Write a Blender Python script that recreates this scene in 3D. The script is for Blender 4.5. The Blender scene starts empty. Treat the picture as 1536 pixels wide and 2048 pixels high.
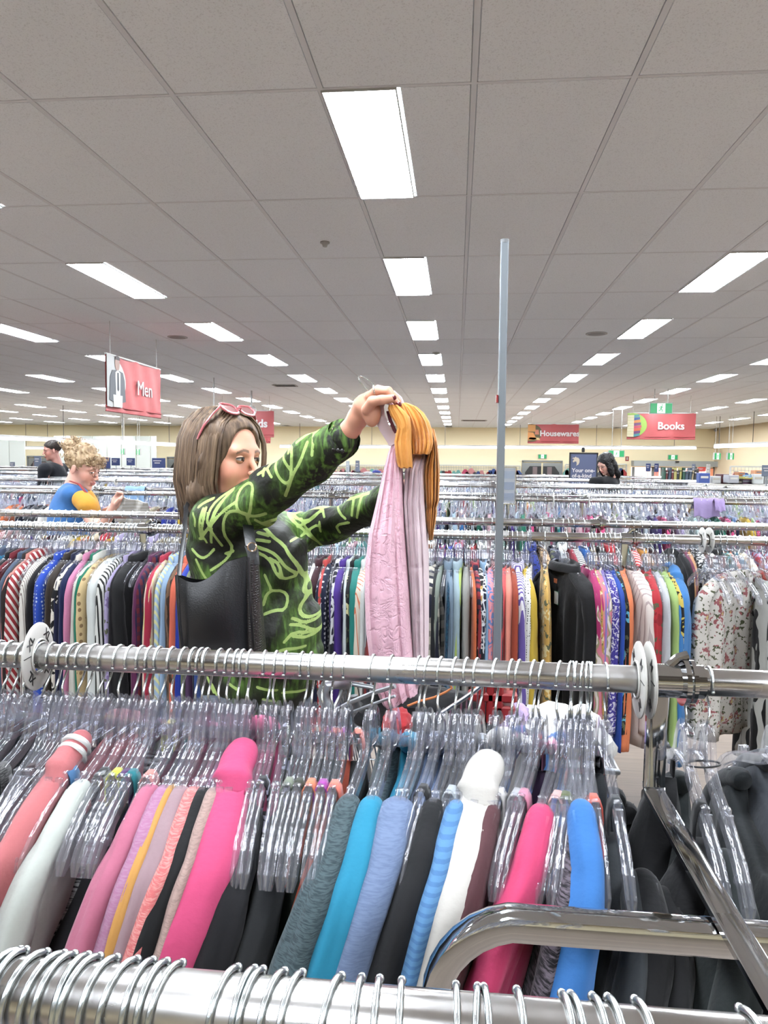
import bpy, bmesh, math, random
import numpy as np
from mathutils import Vector, Matrix, noise

# ------------------------------------------------------------------ camera
PI = math.pi
scene = bpy.context.scene
COL = scene.collection
W_PX, H_PX, F_PX = 1536, 2048, 1460.0
CAM_Z = 1.58
YAW, PITCH, ROLL = math.radians(5.66), math.radians(4.14), math.radians(0.6)
fwd = Vector((-math.sin(YAW) * math.cos(PITCH), math.cos(YAW) * math.cos(PITCH), -math.sin(PITCH)))
rw = Vector((math.cos(YAW), math.sin(YAW), 0))
uw = rw.cross(fwd)
c_right = rw * math.cos(ROLL) + uw * math.sin(ROLL)
c_up = -rw * math.sin(ROLL) + uw * math.cos(ROLL)
cam_data = bpy.data.cameras.new('camera')
cam_data.sensor_fit = 'VERTICAL'
cam_data.sensor_height = 36.0
cam_data.lens = F_PX / H_PX * 36.0
cam_data.clip_start = 0.02
cam_data.clip_end = 120
cam = bpy.data.objects.new('camera', cam_data)
COL.objects.link(cam)
m = Matrix((c_right, c_up, -fwd)).transposed().to_4x4()
m.translation = (0, 0, CAM_Z)
cam.matrix_world = m
scene.camera = cam

def P(x, y, Y):
    """the world point seen at photo pixel x, y that lies in the vertical plane Y"""
    d = fwd + c_right * ((x - W_PX / 2) / F_PX) + c_up * ((H_PX / 2 - y) / F_PX)
    return Vector((0, 0, CAM_Z)) + d * (Y / d.y)

# ------------------------------------------------------------------ light and exposure
world = bpy.data.worlds.new('world')
scene.world = world
world.use_nodes = True
world.node_tree.nodes['Background'].inputs[0].default_value = (0.80, 0.88, 1.0, 1)
world.node_tree.nodes['Background'].inputs[1].default_value = 1.0
scene.view_settings.view_transform = 'Standard'
scene.view_settings.look = 'None'
scene.view_settings.gamma = 1
scene.view_settings.use_curve_mapping = False
scene.view_settings.exposure = 0.0
LAMP_STRENGTH = 72.0
try:
    scene.cycles.transparent_max_bounces = 48
    scene.cycles.max_bounces = 8
    scene.cycles.diffuse_bounces = 5
    scene.cycles.glossy_bounces = 4
    scene.cycles.transmission_bounces = 4
    scene.cycles.caustics_reflective = False
    scene.cycles.caustics_refractive = False
    scene.cycles.sample_clamp_indirect = 6
except Exception:
    pass
rnd = random.Random(7)

# ------------------------------------------------------------------ materials
def lin(c):
    out = []
    for v in c[:3]:
        v = v / 255.0
        out.append(v / 12.92 if v <= 0.04045 else ((v + 0.055) / 1.055) ** 2.4)
    return tuple(out) + (1.0,)

MATS = {}
def new_mat(name):
    mt = bpy.data.materials.new(name)
    mt.use_nodes = True
    nt = mt.node_tree
    return mt, nt, nt.nodes['Principled BSDF']

DYE = 0.50     # reflectance of dyed and painted things against the colours read off the photo
def dye(rgb, k=None):
    k = DYE if k is None else k
    c = lin(rgb)
    g = .10 * (.3 * c[0] + .6 * c[1] + .1 * c[2])
    return ((c[0] * .90 + g) * k, (c[1] * .90 + g) * k, (c[2] * .90 + g) * k, 1.0)

def plain(name, rgb, rough=0.6, metal=0.0, emit=0.0, bump=0.0, bscale=200.0, spec=0.5, k=None):
    if name in MATS:
        return MATS[name]
    mt, nt, b = new_mat(name)
    b.inputs['Base Color'].default_value = dye(rgb, 1.0 if metal > .4 else k)
    b.inputs['Roughness'].default_value = rough
    b.inputs['Metallic'].default_value = metal
    b.inputs['Specular IOR Level'].default_value = spec
    if emit:
        b.inputs['Emission Color'].default_value = lin(rgb)
        b.inputs['Emission Strength'].default_value = emit
    if bump:
        tc = nt.nodes.new('ShaderNodeTexCoord')
        n = nt.nodes.new('ShaderNodeTexNoise')
        n.inputs['Scale'].default_value = bscale
        bp = nt.nodes.new('ShaderNodeBump')
        bp.inputs['Strength'].default_value = bump
        bp.inputs['Distance'].default_value = 0.002
        nt.links.new(tc.outputs['Object'], n.inputs['Vector'])
        nt.links.new(n.outputs['Fac'], bp.inputs['Height'])
        nt.links.new(bp.outputs['Normal'], b.inputs['Normal'])
    MATS[name] = mt
    return mt

def N(nt, kind, **kw):
    n = nt.nodes.new('ShaderNode' + kind)
    for k, v in kw.items():
        if hasattr(n, k):
            setattr(n, k, v)
        else:
            n.inputs[k.replace('_', ' ')].default_value = v
    return n

def math_n(nt, op, a, b=None, c=None):
    n = nt.nodes.new('ShaderNodeMath')
    n.operation = op
    for i, v in enumerate((a, b, c)):
        if v is None:
            continue
        if isinstance(v, (int, float)):
            n.inputs[i].default_value = v
        else:
            nt.links.new(v, n.inputs[i])
    return n.outputs[0]

def mix_c(nt, fac, a, b):
    n = nt.nodes.new('ShaderNodeMix')
    n.data_type = 'RGBA'
    for sock, v in ((n.inputs[0], fac), (n.inputs[6], a), (n.inputs[7], b)):
        if isinstance(v, (int, float, tuple)):
            sock.default_value = v
        else:
            nt.links.new(v, sock)
    return n.outputs[2]

def cloth(rgb, pat='plain', rgb2=(245, 245, 240), scale=1.0, rgb3=None):
    """woven or knitted cloth; the pattern is printed in the garment's own coordinates"""
    key = ('cloth', rgb, pat, rgb2, scale, rgb3)
    if key in MATS:
        return MATS[key]
    mt, nt, b = new_mat('cloth_' + pat)
    L = nt.links
    tc = N(nt, 'TexCoord')
    sep = N(nt, 'SeparateXYZ')
    L.new(tc.outputs['Object'], sep.inputs[0])
    X, Y, Z = sep.outputs
    ca, cb = dye(rgb), dye(rgb2)
    cc = dye(rgb3) if rgb3 else None
    S = scale
    nz = N(nt, 'TexNoise', Scale=260.0, Detail=2.0)
    L.new(tc.outputs['Object'], nz.inputs['Vector'])
    col = None
    if pat == 'plain':
        col = mix_c(nt, 0.25, ca, mix_c(nt, nz.outputs['Fac'], tuple(v * .75 for v in ca[:3]) + (1,), ca))
    elif pat == 'heather':
        mp = N(nt, 'Mapping')
        mp.inputs['Scale'].default_value = (130 * S, 130 * S, 800 * S)
        L.new(tc.outputs['Object'], mp.inputs[0])
        n2 = N(nt, 'TexNoise', Scale=1.0, Detail=3.0)
        L.new(mp.outputs[0], n2.inputs['Vector'])
        r = N(nt, 'MapRange')
        r.inputs[1].default_value = .42; r.inputs[2].default_value = .6
        L.new(n2.outputs['Fac'], r.inputs[0])
        col = mix_c(nt, r.outputs[0], ca, cb)
    elif pat in ('stripes', 'diagonal', 'bands', 'plaid', 'pin'):
        if pat in ('stripes', 'pin', 'plaid'):
            u = math_n(nt, 'ADD', Y, math_n(nt, 'MULTIPLY', X, 0.6))
        elif pat == 'bands':
            u = Z
        else:
            u = math_n(nt, 'ADD', math_n(nt, 'MULTIPLY', Z, 0.75), math_n(nt, 'ADD', Y, X))
        fr = math_n(nt, 'FRACT', math_n(nt, 'MULTIPLY', u, 38.0 * S))
        s = math_n(nt, 'LESS_THAN', fr, 0.22 if pat == 'pin' else 0.42)
        col = mix_c(nt, s, ca, cb)
        if pat == 'plaid':
            fr2 = math_n(nt, 'FRACT', math_n(nt, 'MULTIPLY', Z, 30.0 * S))
            s2 = math_n(nt, 'LESS_THAN', fr2, 0.42)
            col = mix_c(nt, math_n(nt, 'MULTIPLY', s2, .55), col, cc or cb)
    elif pat == 'dots':
        v = N(nt, 'TexVoronoi', Scale=70.0 * S)
        v.inputs['Randomness'].default_value = 0.25
        L.new(tc.outputs['Object'], v.inputs['Vector'])
        col = mix_c(nt, math_n(nt, 'LESS_THAN', v.outputs['Distance'], 0.28), ca, cb)
    elif pat in ('cow', 'marble'):
        n2 = N(nt, 'TexNoise', Scale=38.0 * S, Detail=1.5)
        n2.inputs['Distortion'].default_value = 0.8 if pat == 'cow' else 3.0
        L.new(tc.outputs['Object'], n2.inputs['Vector'])
        col = mix_c(nt, math_n(nt, 'GREATER_THAN', n2.outputs['Fac'], 0.54), ca, cb)
        if cc:
            col = mix_c(nt, math_n(nt, 'GREATER_THAN', n2.outputs['Fac'], 0.66), col, cc)
    elif pat == 'leopard':
        v = N(nt, 'TexVoronoi', Scale=62.0 * S)
        L.new(tc.outputs['Object'], v.inputs['Vector'])
        d = v.outputs['Distance']
        ring = math_n(nt, 'MULTIPLY', math_n(nt, 'GREATER_THAN', d, 0.22), math_n(nt, 'LESS_THAN', d, 0.46))
        col = mix_c(nt, ring, ca, cb)
    elif pat == 'floral':
        n2 = N(nt, 'TexNoise', Scale=14.0 * S, Detail=4.0)
        L.new(tc.outputs['Object'], n2.inputs['Vector'])
        n3 = N(nt, 'TexNoise', Scale=40.0 * S, Detail=2.0)
        L.new(tc.outputs['Object'], n3.inputs['Vector'])
        col = mix_c(nt, math_n(nt, 'GREATER_THAN', n3.outputs['Fac'], 0.60), ca, dye((95, 100, 70)))
        fl = math_n(nt, 'MULTIPLY', math_n(nt, 'GREATER_THAN', n2.outputs['Fac'], 0.57), math_n(nt, 'GREATER_THAN', n3.outputs['Fac'], 0.47))
        col = mix_c(nt, fl, col, cb)
        if cc:
            col = mix_c(nt, math_n(nt, 'GREATER_THAN', n2.outputs['Fac'], 0.66), col, cc)
    elif pat == 'leaf':
        w = N(nt, 'TexWave', Scale=9.0 * S)
        w.inputs['Distortion'].default_value = 6.0
        w.inputs['Detail'].default_value = 2.0
        L.new(tc.outputs['Object'], w.inputs['Vector'])
        col = mix_c(nt, math_n(nt, 'GREATER_THAN', w.outputs['Fac'], 0.5), ca, cb)
        if cc:
            col = mix_c(nt, math_n(nt, 'GREATER_THAN', w.outputs['Fac'], 0.85), col, cc)
    elif pat == 'chain':
        v = N(nt, 'TexVoronoi', Scale=26.0 * S)
        v.feature = 'DISTANCE_TO_EDGE'
        L.new(tc.outputs['Object'], v.inputs['Vector'])
        v2 = N(nt, 'TexVoronoi', Scale=20.0 * S)
        L.new(tc.outputs['Object'], v2.inputs['Vector'])
        col = mix_c(nt, math_n(nt, 'LESS_THAN', v.outputs['Distance'], 0.10), ca, cb)
        if cc:
            col = mix_c(nt, math_n(nt, 'LESS_THAN', v2.outputs['Distance'], 0.24), col, cc)
    if isinstance(col, tuple):
        b.inputs['Base Color'].default_value = col
    else:
        L.new(col, b.inputs['Base Color'])
    b.inputs['Roughness'].default_value = 0.85
    b.inputs['Specular IOR Level'].default_value = 0.2
    b.inputs['Sheen Weight'].default_value = 0.08
    n4 = N(nt, 'TexNoise', Scale=13.0, Detail=4.0)
    L.new(tc.outputs['Object'], n4.inputs['Vector'])
    bp = N(nt, 'Bump', Strength=0.55, Distance=0.012)
    L.new(n4.outputs['Fac'], bp.inputs['Height'])
    bp2 = N(nt, 'Bump', Strength=0.25, Distance=0.001)
    L.new(nz.outputs['Fac'], bp2.inputs['Height'])
    L.new(bp.outputs[0], bp2.inputs['Normal'])
    L.new(bp2.outputs[0], b.inputs['Normal'])
    MATS[key] = mt
    return mt

def chrome_mat(name, rgb=(205, 205, 205), rough=0.16, smear=True):
    mt, nt, b = new_mat(name)
    b.inputs['Base Color'].default_value = lin(rgb)
    b.inputs['Metallic'].default_value = 1.0
    b.inputs['Roughness'].default_value = rough
    if smear:
        tc = N(nt, 'TexCoord')
        n = N(nt, 'TexNoise', Scale=9.0, Detail=5.0)
        nt.links.new(tc.outputs['Object'], n.inputs['Vector'])
        r = N(nt, 'MapRange')
        r.inputs[1].default_value = .35; r.inputs[2].default_value = .75
        r.inputs[3].default_value = rough * .7; r.inputs[4].default_value = rough * 1.9
        nt.links.new(n.outputs['Fac'], r.inputs[0])
        nt.links.new(r.outputs[0], b.inputs['Roughness'])
    return mt

M_RAIL = chrome_mat('brushed_rail_steel', (190, 188, 186), 0.20)
M_CHROME = chrome_mat('polished_chrome', (196, 198, 200), 0.06)
M_WIRE = chrome_mat('zinc_wire', (200, 206, 206), 0.26, False)
M_POLE = plain('galvanised_pole', (120, 127, 133), 0.42, 0.55)

def clear_mat(name, tint=(0.93, 0.94, 0.97), frost=0.10, gloss=1.0, edge=0.0, ribs=False):
    """thin clear plastic: see-through face on, darker and glossier towards its edges"""
    mt, nt, b = new_mat(name)
    nt.nodes.remove(b)
    L = nt.links
    out = nt.nodes['Material Output']
    geo = N(nt, 'NewGeometry')
    front = math_n(nt, 'SUBTRACT', 1.0, geo.outputs['Backfacing'])
    lw = N(nt, 'LayerWeight'); lw.inputs['Blend'].default_value = 0.5
    fr = N(nt, 'Fresnel'); fr.inputs[0].default_value = 1.58
    gl = N(nt, 'BsdfGlossy'); gl.inputs['Roughness'].default_value = 0.05
    if ribs:
        tc = N(nt, 'TexCoord')
        wv = N(nt, 'TexNoise', Scale=1.0, Detail=2.0)
        mp = N(nt, 'Mapping'); mp.inputs['Scale'].default_value = (420, 26, 26)
        L.new(tc.outputs['Object'], mp.inputs[0]); L.new(mp.outputs[0], wv.inputs['Vector'])
        bp = N(nt, 'Bump', Strength=0.9, Distance=0.0022)
        L.new(wv.outputs['Fac'], bp.inputs['Height'])
        for n_ in (lw, fr, gl):
            L.new(bp.outputs[0], n_.inputs['Normal'])
    e = math_n(nt, 'MULTIPLY', math_n(nt, 'POWER', lw.outputs['Facing'], 1.6), math_n(nt, 'MULTIPLY', front, edge))
    tr = N(nt, 'BsdfTransparent')
    L.new(mix_c(nt, e, tint + (1,), (tint[0] * .30, tint[1] * .31, tint[2] * .34, 1)), tr.inputs[0])
    df = N(nt, 'BsdfTranslucent'); df.inputs[0].default_value = (0.86, 0.87, 0.95, 1)
    d2 = N(nt, 'BsdfDiffuse'); d2.inputs[0].default_value = (0.86, 0.87, 0.95, 1)
    ma = N(nt, 'MixShader'); ma.inputs[0].default_value = 0.5
    L.new(df.outputs[0], ma.inputs[1]); L.new(d2.outputs[0], ma.inputs[2])
    m1 = N(nt, 'MixShader')
    L.new(math_n(nt, 'MULTIPLY', front, frost), m1.inputs[0])
    L.new(tr.outputs[0], m1.inputs[1]); L.new(ma.outputs[0], m1.inputs[2])
    m2 = N(nt, 'MixShader')
    L.new(math_n(nt, 'MULTIPLY', math_n(nt, 'MULTIPLY_ADD', fr.outputs[0], gloss, 0.04), front), m2.inputs[0])
    L.new(m1.outputs[0], m2.inputs[1]); L.new(gl.outputs[0], m2.inputs[2])
    L.new(m2.outputs[0], out.inputs[0])
    return mt
M_CLEAR = clear_mat('clear_styrene', tint=(.97, .975, .99), frost=0.12, gloss=1.25, edge=.8, ribs=True)
M_CLEAR_FAR = clear_mat('clear_styrene_far', tint=(0.95, 0.96, 0.98), frost=0.20, edge=.5)
M_GLASS = clear_mat('window_glass', (0.9, 0.95, 0.95), 0.02)
M_ACRYL = clear_mat('acrylic_holder', (0.96, 0.97, 0.98), 0.15)

# ------------------------------------------------------------------ object helpers
def mesh_from(name, verts, faces, smooth=True):
    me = bpy.data.meshes.new(name)
    me.from_pydata([tuple(v) for v in verts], [], faces)
    if smooth:
        me.polygons.foreach_set('use_smooth', [True] * len(me.polygons))
    me.update()
    return me

def link(name, me, mat=None, parent=None, loc=None, rot=None, scl=None):
    o = bpy.data.objects.new(name, me)
    COL.objects.link(o)
    if mat is not None and me is not None:
        if len(me.materials) == 0:
            me.materials.append(mat)
        elif me.materials[0] != mat:
            o.material_slots[0].link = 'OBJECT'
            o.material_slots[0].material = mat
    if parent:
        o.parent = parent
    if loc is not None:
        o.location = loc
    if rot is not None:
        o.rotation_euler = rot
    if scl is not None:
        o.scale = scl
    return o

def tag(o, label=None, cat=None, group=None, kind=None):
    if label: o['label'] = label
    if cat: o['category'] = cat
    if group: o['group'] = group
    if kind: o['kind'] = kind
    return o

def empty(name, loc=(0, 0, 0), label=None, cat=None, group=None, rz=0.0):
    o = bpy.data.objects.new(name, None)
    o.empty_display_size = 0.05
    COL.objects.link(o)
    o.location = loc
    o.rotation_euler = (0, 0, rz)
    return tag(o, label, cat, group)

class MB:
    """collects verts and faces of one mesh"""
    def __init__(s):
        s.v, s.f = [], []
    def add(s, v, f):
        n = len(s.v)
        s.v += [tuple(p) for p in v]
        s.f += [tuple(i + n for i in q) for q in f]
        return s
    def box(s, c, d, bev=0.0, rz=0.0):
        x, y, z = (k / 2 for k in d)
        pts, fs = [], []
        if bev <= 0:
            pts = [(sx * x, sy * y, sz * z) for sz in (-1, 1) for sy in (-1, 1) for sx in (-1, 1)]
            fs = [(0, 2, 3, 1), (4, 5, 7, 6), (0, 1, 5, 4), (2, 6, 7, 3), (0, 4, 6, 2), (1, 3, 7, 5)]
        else:
            for k, (zz, ins) in enumerate(((-z, bev), (-z + bev, 0), (z - bev, 0), (z, bev))):
                a, bb = x - ins, y - ins
                q = bev
                pts += [(-a + q, -bb, zz), (a - q, -bb, zz), (a, -bb + q, zz), (a, bb - q, zz), (a - q, bb, zz), (-a + q, bb, zz), (-a, bb - q, zz), (-a, -bb + q, zz)]
            for k in range(3):
                for i in range(8):
                    j = (i + 1) % 8
                    fs.append((k * 8 + i, k * 8 + j, k * 8 + 8 + j, k * 8 + 8 + i))
            fs.append(tuple(range(7, -1, -1)))
            fs.append(tuple(range(24, 32)))
        cr, sr = math.cos(rz), math.sin(rz)
        pts = [(c[0] + p[0] * cr - p[1] * sr, c[1] + p[0] * sr + p[1] * cr, c[2] + p[2]) for p in pts]
        return s.add(pts, fs)
    def tube(s, path, r, n=8, cap=True, flat=None):
        """round tube along a path; r number or list; flat=(a,b) gives a rounded rectangle section"""
        path = [Vector(p) for p in path]
        if len(path) < 2:
            return s
        rs = r if isinstance(r, (list, tuple)) else [r] * len(path)
        pts, fs = [], []
        t0 = (path[1] - path[0]).normalized()
        ref = Vector((0, 0, 1)) if abs(t0.z) < 0.9 else Vector((0, 1, 0))
        u = t0.cross(ref).normalized()
        for i, p in enumerate(path):
            if i == 0: t = path[1] - path[0]
            elif i == len(path) - 1: t = path[-1] - path[-2]
            else: t = (path[i + 1] - path[i]).normalized() + (path[i] - path[i - 1]).normalized()
            t = t.normalized() if t.length > 1e-9 else t0
            u = (u - t * u.dot(t))
            u = u.normalized() if u.length > 1e-6 else t.orthogonal().normalized()
            w = t.cross(u)
            for k in range(n):
                a = 2 * PI * (k + .5) / n
                ca, sa = math.cos(a), math.sin(a)
                if flat:
                    e = 0.35
                    ca = math.copysign(abs(ca) ** e, ca); sa = math.copysign(abs(sa) ** e, sa)
                    pts.append(p + u * ca * flat[0] + w * sa * flat[1])
                else:
                    pts.append(p + (u * ca + w * sa) * rs[i])
        m_ = len(path)
        for i in range(m_ - 1):
            for k in range(n):
                j = (k + 1) % n
                fs.append((i * n + k, i * n + j, (i + 1) * n + j, (i + 1) * n + k))
        if cap:
            fs.append(tuple(range(n - 1, -1, -1)))
            fs.append(tuple((m_ - 1) * n + k for k in range(n)))
        return s.add(pts, fs)
    def ball(s, c, r, n=8, m_=5, sc=(1, 1, 1)):
        pts = [(c[0], c[1], c[2] + r * sc[2])]
        for i in range(1, m_):
            a = PI * i / m_
            for k in range(n):
                b = 2 * PI * k / n
                pts.append((c[0] + r * sc[0] * math.sin(a) * math.cos(b), c[1] + r * sc[1] * math.sin(a) * math.sin(b), c[2] + r * sc[2] * math.cos(a)))
        pts.append((c[0], c[1], c[2] - r * sc[2]))
        fs = [(0, 1 + k, 1 + (k + 1) % n) for k in range(n)]
        for i in range(m_ - 2):
            for k in range(n):
                j = (k + 1) % n
                fs.append((1 + i * n + k, 1 + (i + 1) * n + k, 1 + (i + 1) * n + j, 1 + i * n + j))
        e = len(pts) - 1
        fs += [(e, 1 + (m_ - 2) * n + (k + 1) % n, 1 + (m_ - 2) * n + k) for k in range(n)]
        return s.add(pts, fs)
    def cyl(s, a, b, r, n=16, r2=None):
        return s.tube([a, b], [r, r if r2 is None else r2], n)
    def prism(s, poly, axis, lo, hi):
        """polygon (u,v) pushed along an axis: 'x' -> (y,z), 'y' -> (x,z), 'z' -> (x,y)"""
        def pt(u, v, t):
            return {'x': (t, u, v), 'y': (u, t, v), 'z': (u, v, t)}[axis]
        n = len(poly)
        pts = [pt(u, v, lo) for u, v in poly] + [pt(u, v, hi) for u, v in poly]
        fs = [tuple(range(n - 1, -1, -1)), tuple(range(n, 2 * n))] + [(i, (i + 1) % n, n + (i + 1) % n, n + i) for i in range(n)]
        return s.add(pts, fs)
    def mesh(s, name, smooth=False):
        return mesh_from(name, s.v, s.f, smooth)
    def obj(s, name, mat, parent=None, smooth=False, loc=None, rot=None):
        me = s.mesh(name, smooth)
        me.validate()
        o = link(name, me, mat, parent, loc, rot)
        if smooth:
            try:
                me.set_sharp_from_angle(angle=math.radians(42))
            except Exception:
                pass
        return o

def text_obj(name, s, size, mat, parent, loc, rot, extrude=0.001, bold=0.0, align='CENTER'):
    cu = bpy.data.curves.new(name, 'FONT')
    cu.body = s
    cu.size = size
    cu.extrude = extrude
    cu.offset = bold
    cu.align_x = align
    cu.align_y = 'CENTER'
    cu.resolution_u = 3
    tmp = bpy.data.objects.new(name + '_tmp', cu)
    COL.objects.link(tmp)
    dg = bpy.context.evaluated_depsgraph_get()
    me = bpy.data.meshes.new_from_object(tmp.evaluated_get(dg))
    bpy.data.objects.remove(tmp)
    me.name = name
    me.materials.clear()
    return link(name, me, mat, parent, loc, rot)

# ------------------------------------------------------------------ signed distance shapes -> mesh
def surface_nets(vals, org, h):
    s = vals < 0
    nx, ny, nz = vals.shape
    cnt = np.zeros((nx - 1, ny - 1, nz - 1), np.float32)
    acc = np.zeros((nx - 1, ny - 1, nz - 1, 3), np.float32)
    corners = [(i, j, k) for i in (0, 1) for j in (0, 1) for k in (0, 1)]
    def sl(a, c):
        return a[c[0]:nx - 1 + c[0], c[1]:ny - 1 + c[1], c[2]:nz - 1 + c[2]]
    for ca in corners:
        for ax in range(3):
            if ca[ax]: continue
            cb = list(ca); cb[ax] = 1
            va, vb = sl(vals, ca), sl(vals, cb)
            cr = (va < 0) != (vb < 0)
            idx = np.nonzero(cr)
            if not len(idx[0]): continue
            t = va[idx] / (va[idx] - vb[idx])
            p = np.tile(np.array(ca, np.float32), (len(t), 1))
            p[:, ax] += t
            acc[idx] += p
            cnt[idx] += 1
    act = cnt > 0
    ids = -np.ones(act.shape, np.int64)
    cells = np.argwhere(act)
    ids[act] = np.arange(len(cells))
    verts = (cells + acc[act] / cnt[act][:, None]) * h + np.array(org)
    faces = []
    for ax in range(3):
        a1, a2 = (ax + 1) % 3, (ax + 2) % 3
        sa = [slice(None)] * 3; sb = [slice(None)] * 3
        sa[ax] = slice(0, -1); sb[ax] = slice(1, None)
        e = np.argwhere(s[tuple(sa)] != s[tuple(sb)])
        ok = (e[:, a1] > 0) & (e[:, a2] > 0) & (e[:, a1] < vals.shape[a1] - 1) & (e[:, a2] < vals.shape[a2] - 1)
        e = e[ok]
        ins = s[e[:, 0], e[:, 1], e[:, 2]]
        q = []
        for d1, d2 in ((0, 0), (-1, 0), (-1, -1), (0, -1)):
            c = e.copy(); c[:, a1] += d1; c[:, a2] += d2
            q.append(ids[c[:, 0], c[:, 1], c[:, 2]])
        q = np.stack(q, 1)
        q[~ins] = q[~ins][:, ::-1]
        faces.append(q)
    return verts, np.concatenate(faces)

class SDF:
    def __init__(s):
        s.p = []
    def cap(s, a, b, ra, rb=None, k=0.02, op='+', sq=None):
        s.p.append(('c', np.array(a, float), np.array(b, float), ra, ra if rb is None else rb, k, op, sq)); return s
    def chain(s, pts, rs, k=0.02, sq=None):
        for i in range(len(pts) - 1):
            s.cap(pts[i], pts[i + 1], rs[i], rs[i + 1], k, '+', sq)
        return s
    def ell(s, c, r, k=0.02, op='+', R=None):
        s.p.append(('e', np.array(c, float), np.array(r, float), R, k, op)); return s
    def half(s, c, n, k=0.005, op='-'):
        s.p.append(('h', np.array(c, float), np.array(n, float), k, op)); return s
    def mesh(s, lo, hi, h, extra=None):
        lo = np.array(lo, float); hi = np.array(hi, float)
        n = np.ceil((hi - lo) / h).astype(int) + 1
        g = np.stack(np.meshgrid(*[lo[i] + h * np.arange(n[i]) for i in range(3)], indexing='ij'), -1).astype(np.float32)
        D = np.full(g.shape[:3], 10.0, np.float32)
        for p in s.p:
            if p[0] == 'c':
                _, a, b, ra, rb, k, op, sq = p
                ab = b - a
                pa = g - a.astype(np.float32)
                if sq is not None:
                    pa = pa / np.array(sq, np.float32); ab = ab / np.array(sq)
                L2 = max(float(ab @ ab), 1e-9)
                t = np.clip(pa @ ab.astype(np.float32) / L2, 0, 1)
                d = np.sqrt(((pa - t[..., None] * ab.astype(np.float32)) ** 2).sum(-1)) - (ra + (rb - ra) * t)
            elif p[0] == 'e':
                _, c, r, R, k, op = p
                q = g - c.astype(np.float32)
                if R is not None:
                    q = q @ np.array(R, np.float32)
                r32 = r.astype(np.float32)
                k0 = np.sqrt(((q / r32) ** 2).sum(-1))
                k1 = np.sqrt(((q / (r32 * r32)) ** 2).sum(-1)) + 1e-6
                d = k0 * (k0 - 1.0) / k1
            else:
                _, c, nn, k, op = p
                d = (g - c.astype(np.float32)) @ nn.astype(np.float32)
            if op == '+':
                hh = np.clip(0.5 + 0.5 * (D - d) / k, 0, 1)
                D = D + (d - D) * hh - k * hh * (1 - hh)
            elif op == '-':
                hh = np.clip(0.5 - 0.5 * (D + d) / k, 0, 1)
                D = D + (-d - D) * hh + k * hh * (1 - hh)
            del d
        if extra is not None:
            D = extra(g, D)
        return surface_nets(D.astype(np.float32), lo, h)

def np_mesh(name, V, Q):
    me = bpy.data.meshes.new(name)
    me.vertices.add(len(V)); me.vertices.foreach_set('co', np.asarray(V, np.float32).ravel())
    me.loops.add(len(Q) * 4); me.loops.foreach_set('vertex_index', np.asarray(Q, np.int32).ravel())
    me.polygons.add(len(Q)); me.polygons.foreach_set('loop_start', np.arange(0, len(Q) * 4, 4, dtype=np.int32))
    me.polygons.foreach_set('use_smooth', np.ones(len(Q), bool))
    me.update(calc_edges=True); me.validate()
    return me

def attr(me, name, vals):
    a = me.attributes.new(name, 'FLOAT', 'POINT')
    a.data.foreach_set('value', np.asarray(vals, np.float32))
# ------------------------------------------------------------------ the room
CEIL = 3.02
BACK = 33.0
XR = P(1430, 857, BACK).x
XL, YF = -25.0, -6.0
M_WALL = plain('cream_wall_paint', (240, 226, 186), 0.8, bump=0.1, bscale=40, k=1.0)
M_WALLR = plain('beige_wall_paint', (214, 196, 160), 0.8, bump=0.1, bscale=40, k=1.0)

def floor_mat():
    mt, nt, b = new_mat('vinyl_plank_floor')
    tc = N(nt, 'TexCoord')
    mp = N(nt, 'Mapping'); mp.inputs['Rotation'].default_value = (0, 0, 0)
    nt.links.new(tc.outputs['Object'], mp.inputs[0])
    br = N(nt, 'TexBrick', Scale=1.0)
    br.inputs['Brick Width'].default_value = 1.2
    br.inputs['Row Height'].default_value = 0.15
    br.inputs['Mortar Size'].default_value = 0.0012
    br.inputs['Color1'].default_value = lin((140, 125, 113))
    br.inputs['Color2'].default_value = lin((119, 107, 97))
    br.inputs['Mortar'].default_value = lin((80, 68, 58))
    nt.links.new(mp.outputs[0], br.inputs['Vector'])
    m2 = N(nt, 'Mapping'); m2.inputs['Scale'].default_value = (3, 60, 3)
    nt.links.new(tc.outputs['Object'], m2.inputs[0])
    n = N(nt, 'TexNoise', Scale=1.0, Detail=6.0)
    nt.links.new(m2.outputs[0], n.inputs['Vector'])
    c = mix_c(nt, math_n(nt, 'MULTIPLY', n.outputs['Fac'], 0.7), br.outputs['Color'], lin((88, 80, 72)))
    nt.links.new(c, b.inputs['Base Color'])
    b.inputs['Roughness'].default_value = 0.45
    return mt

def ceiling_mat(name, rgb, spec=0.0):
    mt, nt, b = new_mat(name)
    tc = N(nt, 'TexCoord')
    n = N(nt, 'TexNoise', Scale=170.0, Detail=3.0)
    nt.links.new(tc.outputs['Object'], n.inputs['Vector'])
    r = N(nt, 'MapRange'); r.inputs[1].default_value = .30; r.inputs[2].default_value = .46
    nt.links.new(n.outputs['Fac'], r.inputs[0])
    a = lin(rgb)
    nt.links.new(mix_c(nt, r.outputs[0], tuple(v * .82 for v in a[:3]) + (1,), a), b.inputs['Base Color'])
    b.inputs['Roughness'].default_value = 0.85
    b.inputs['Specular IOR Level'].default_value = 0.25
    bp = N(nt, 'Bump', Strength=0.3, Distance=0.003)
    nt.links.new(n.outputs['Fac'], bp.inputs['Height'])
    nt.links.new(bp.outputs[0], b.inputs['Normal'])
    return mt

def slab(name, x0, x1, y0, y1, z0, z1, mat):
    b = MB().box(((x0 + x1) / 2, (y0 + y1) / 2, (z0 + z1) / 2), (x1 - x0, y1 - y0, z1 - z0))
    return tag(b.obj(name, mat), kind='structure')

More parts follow.
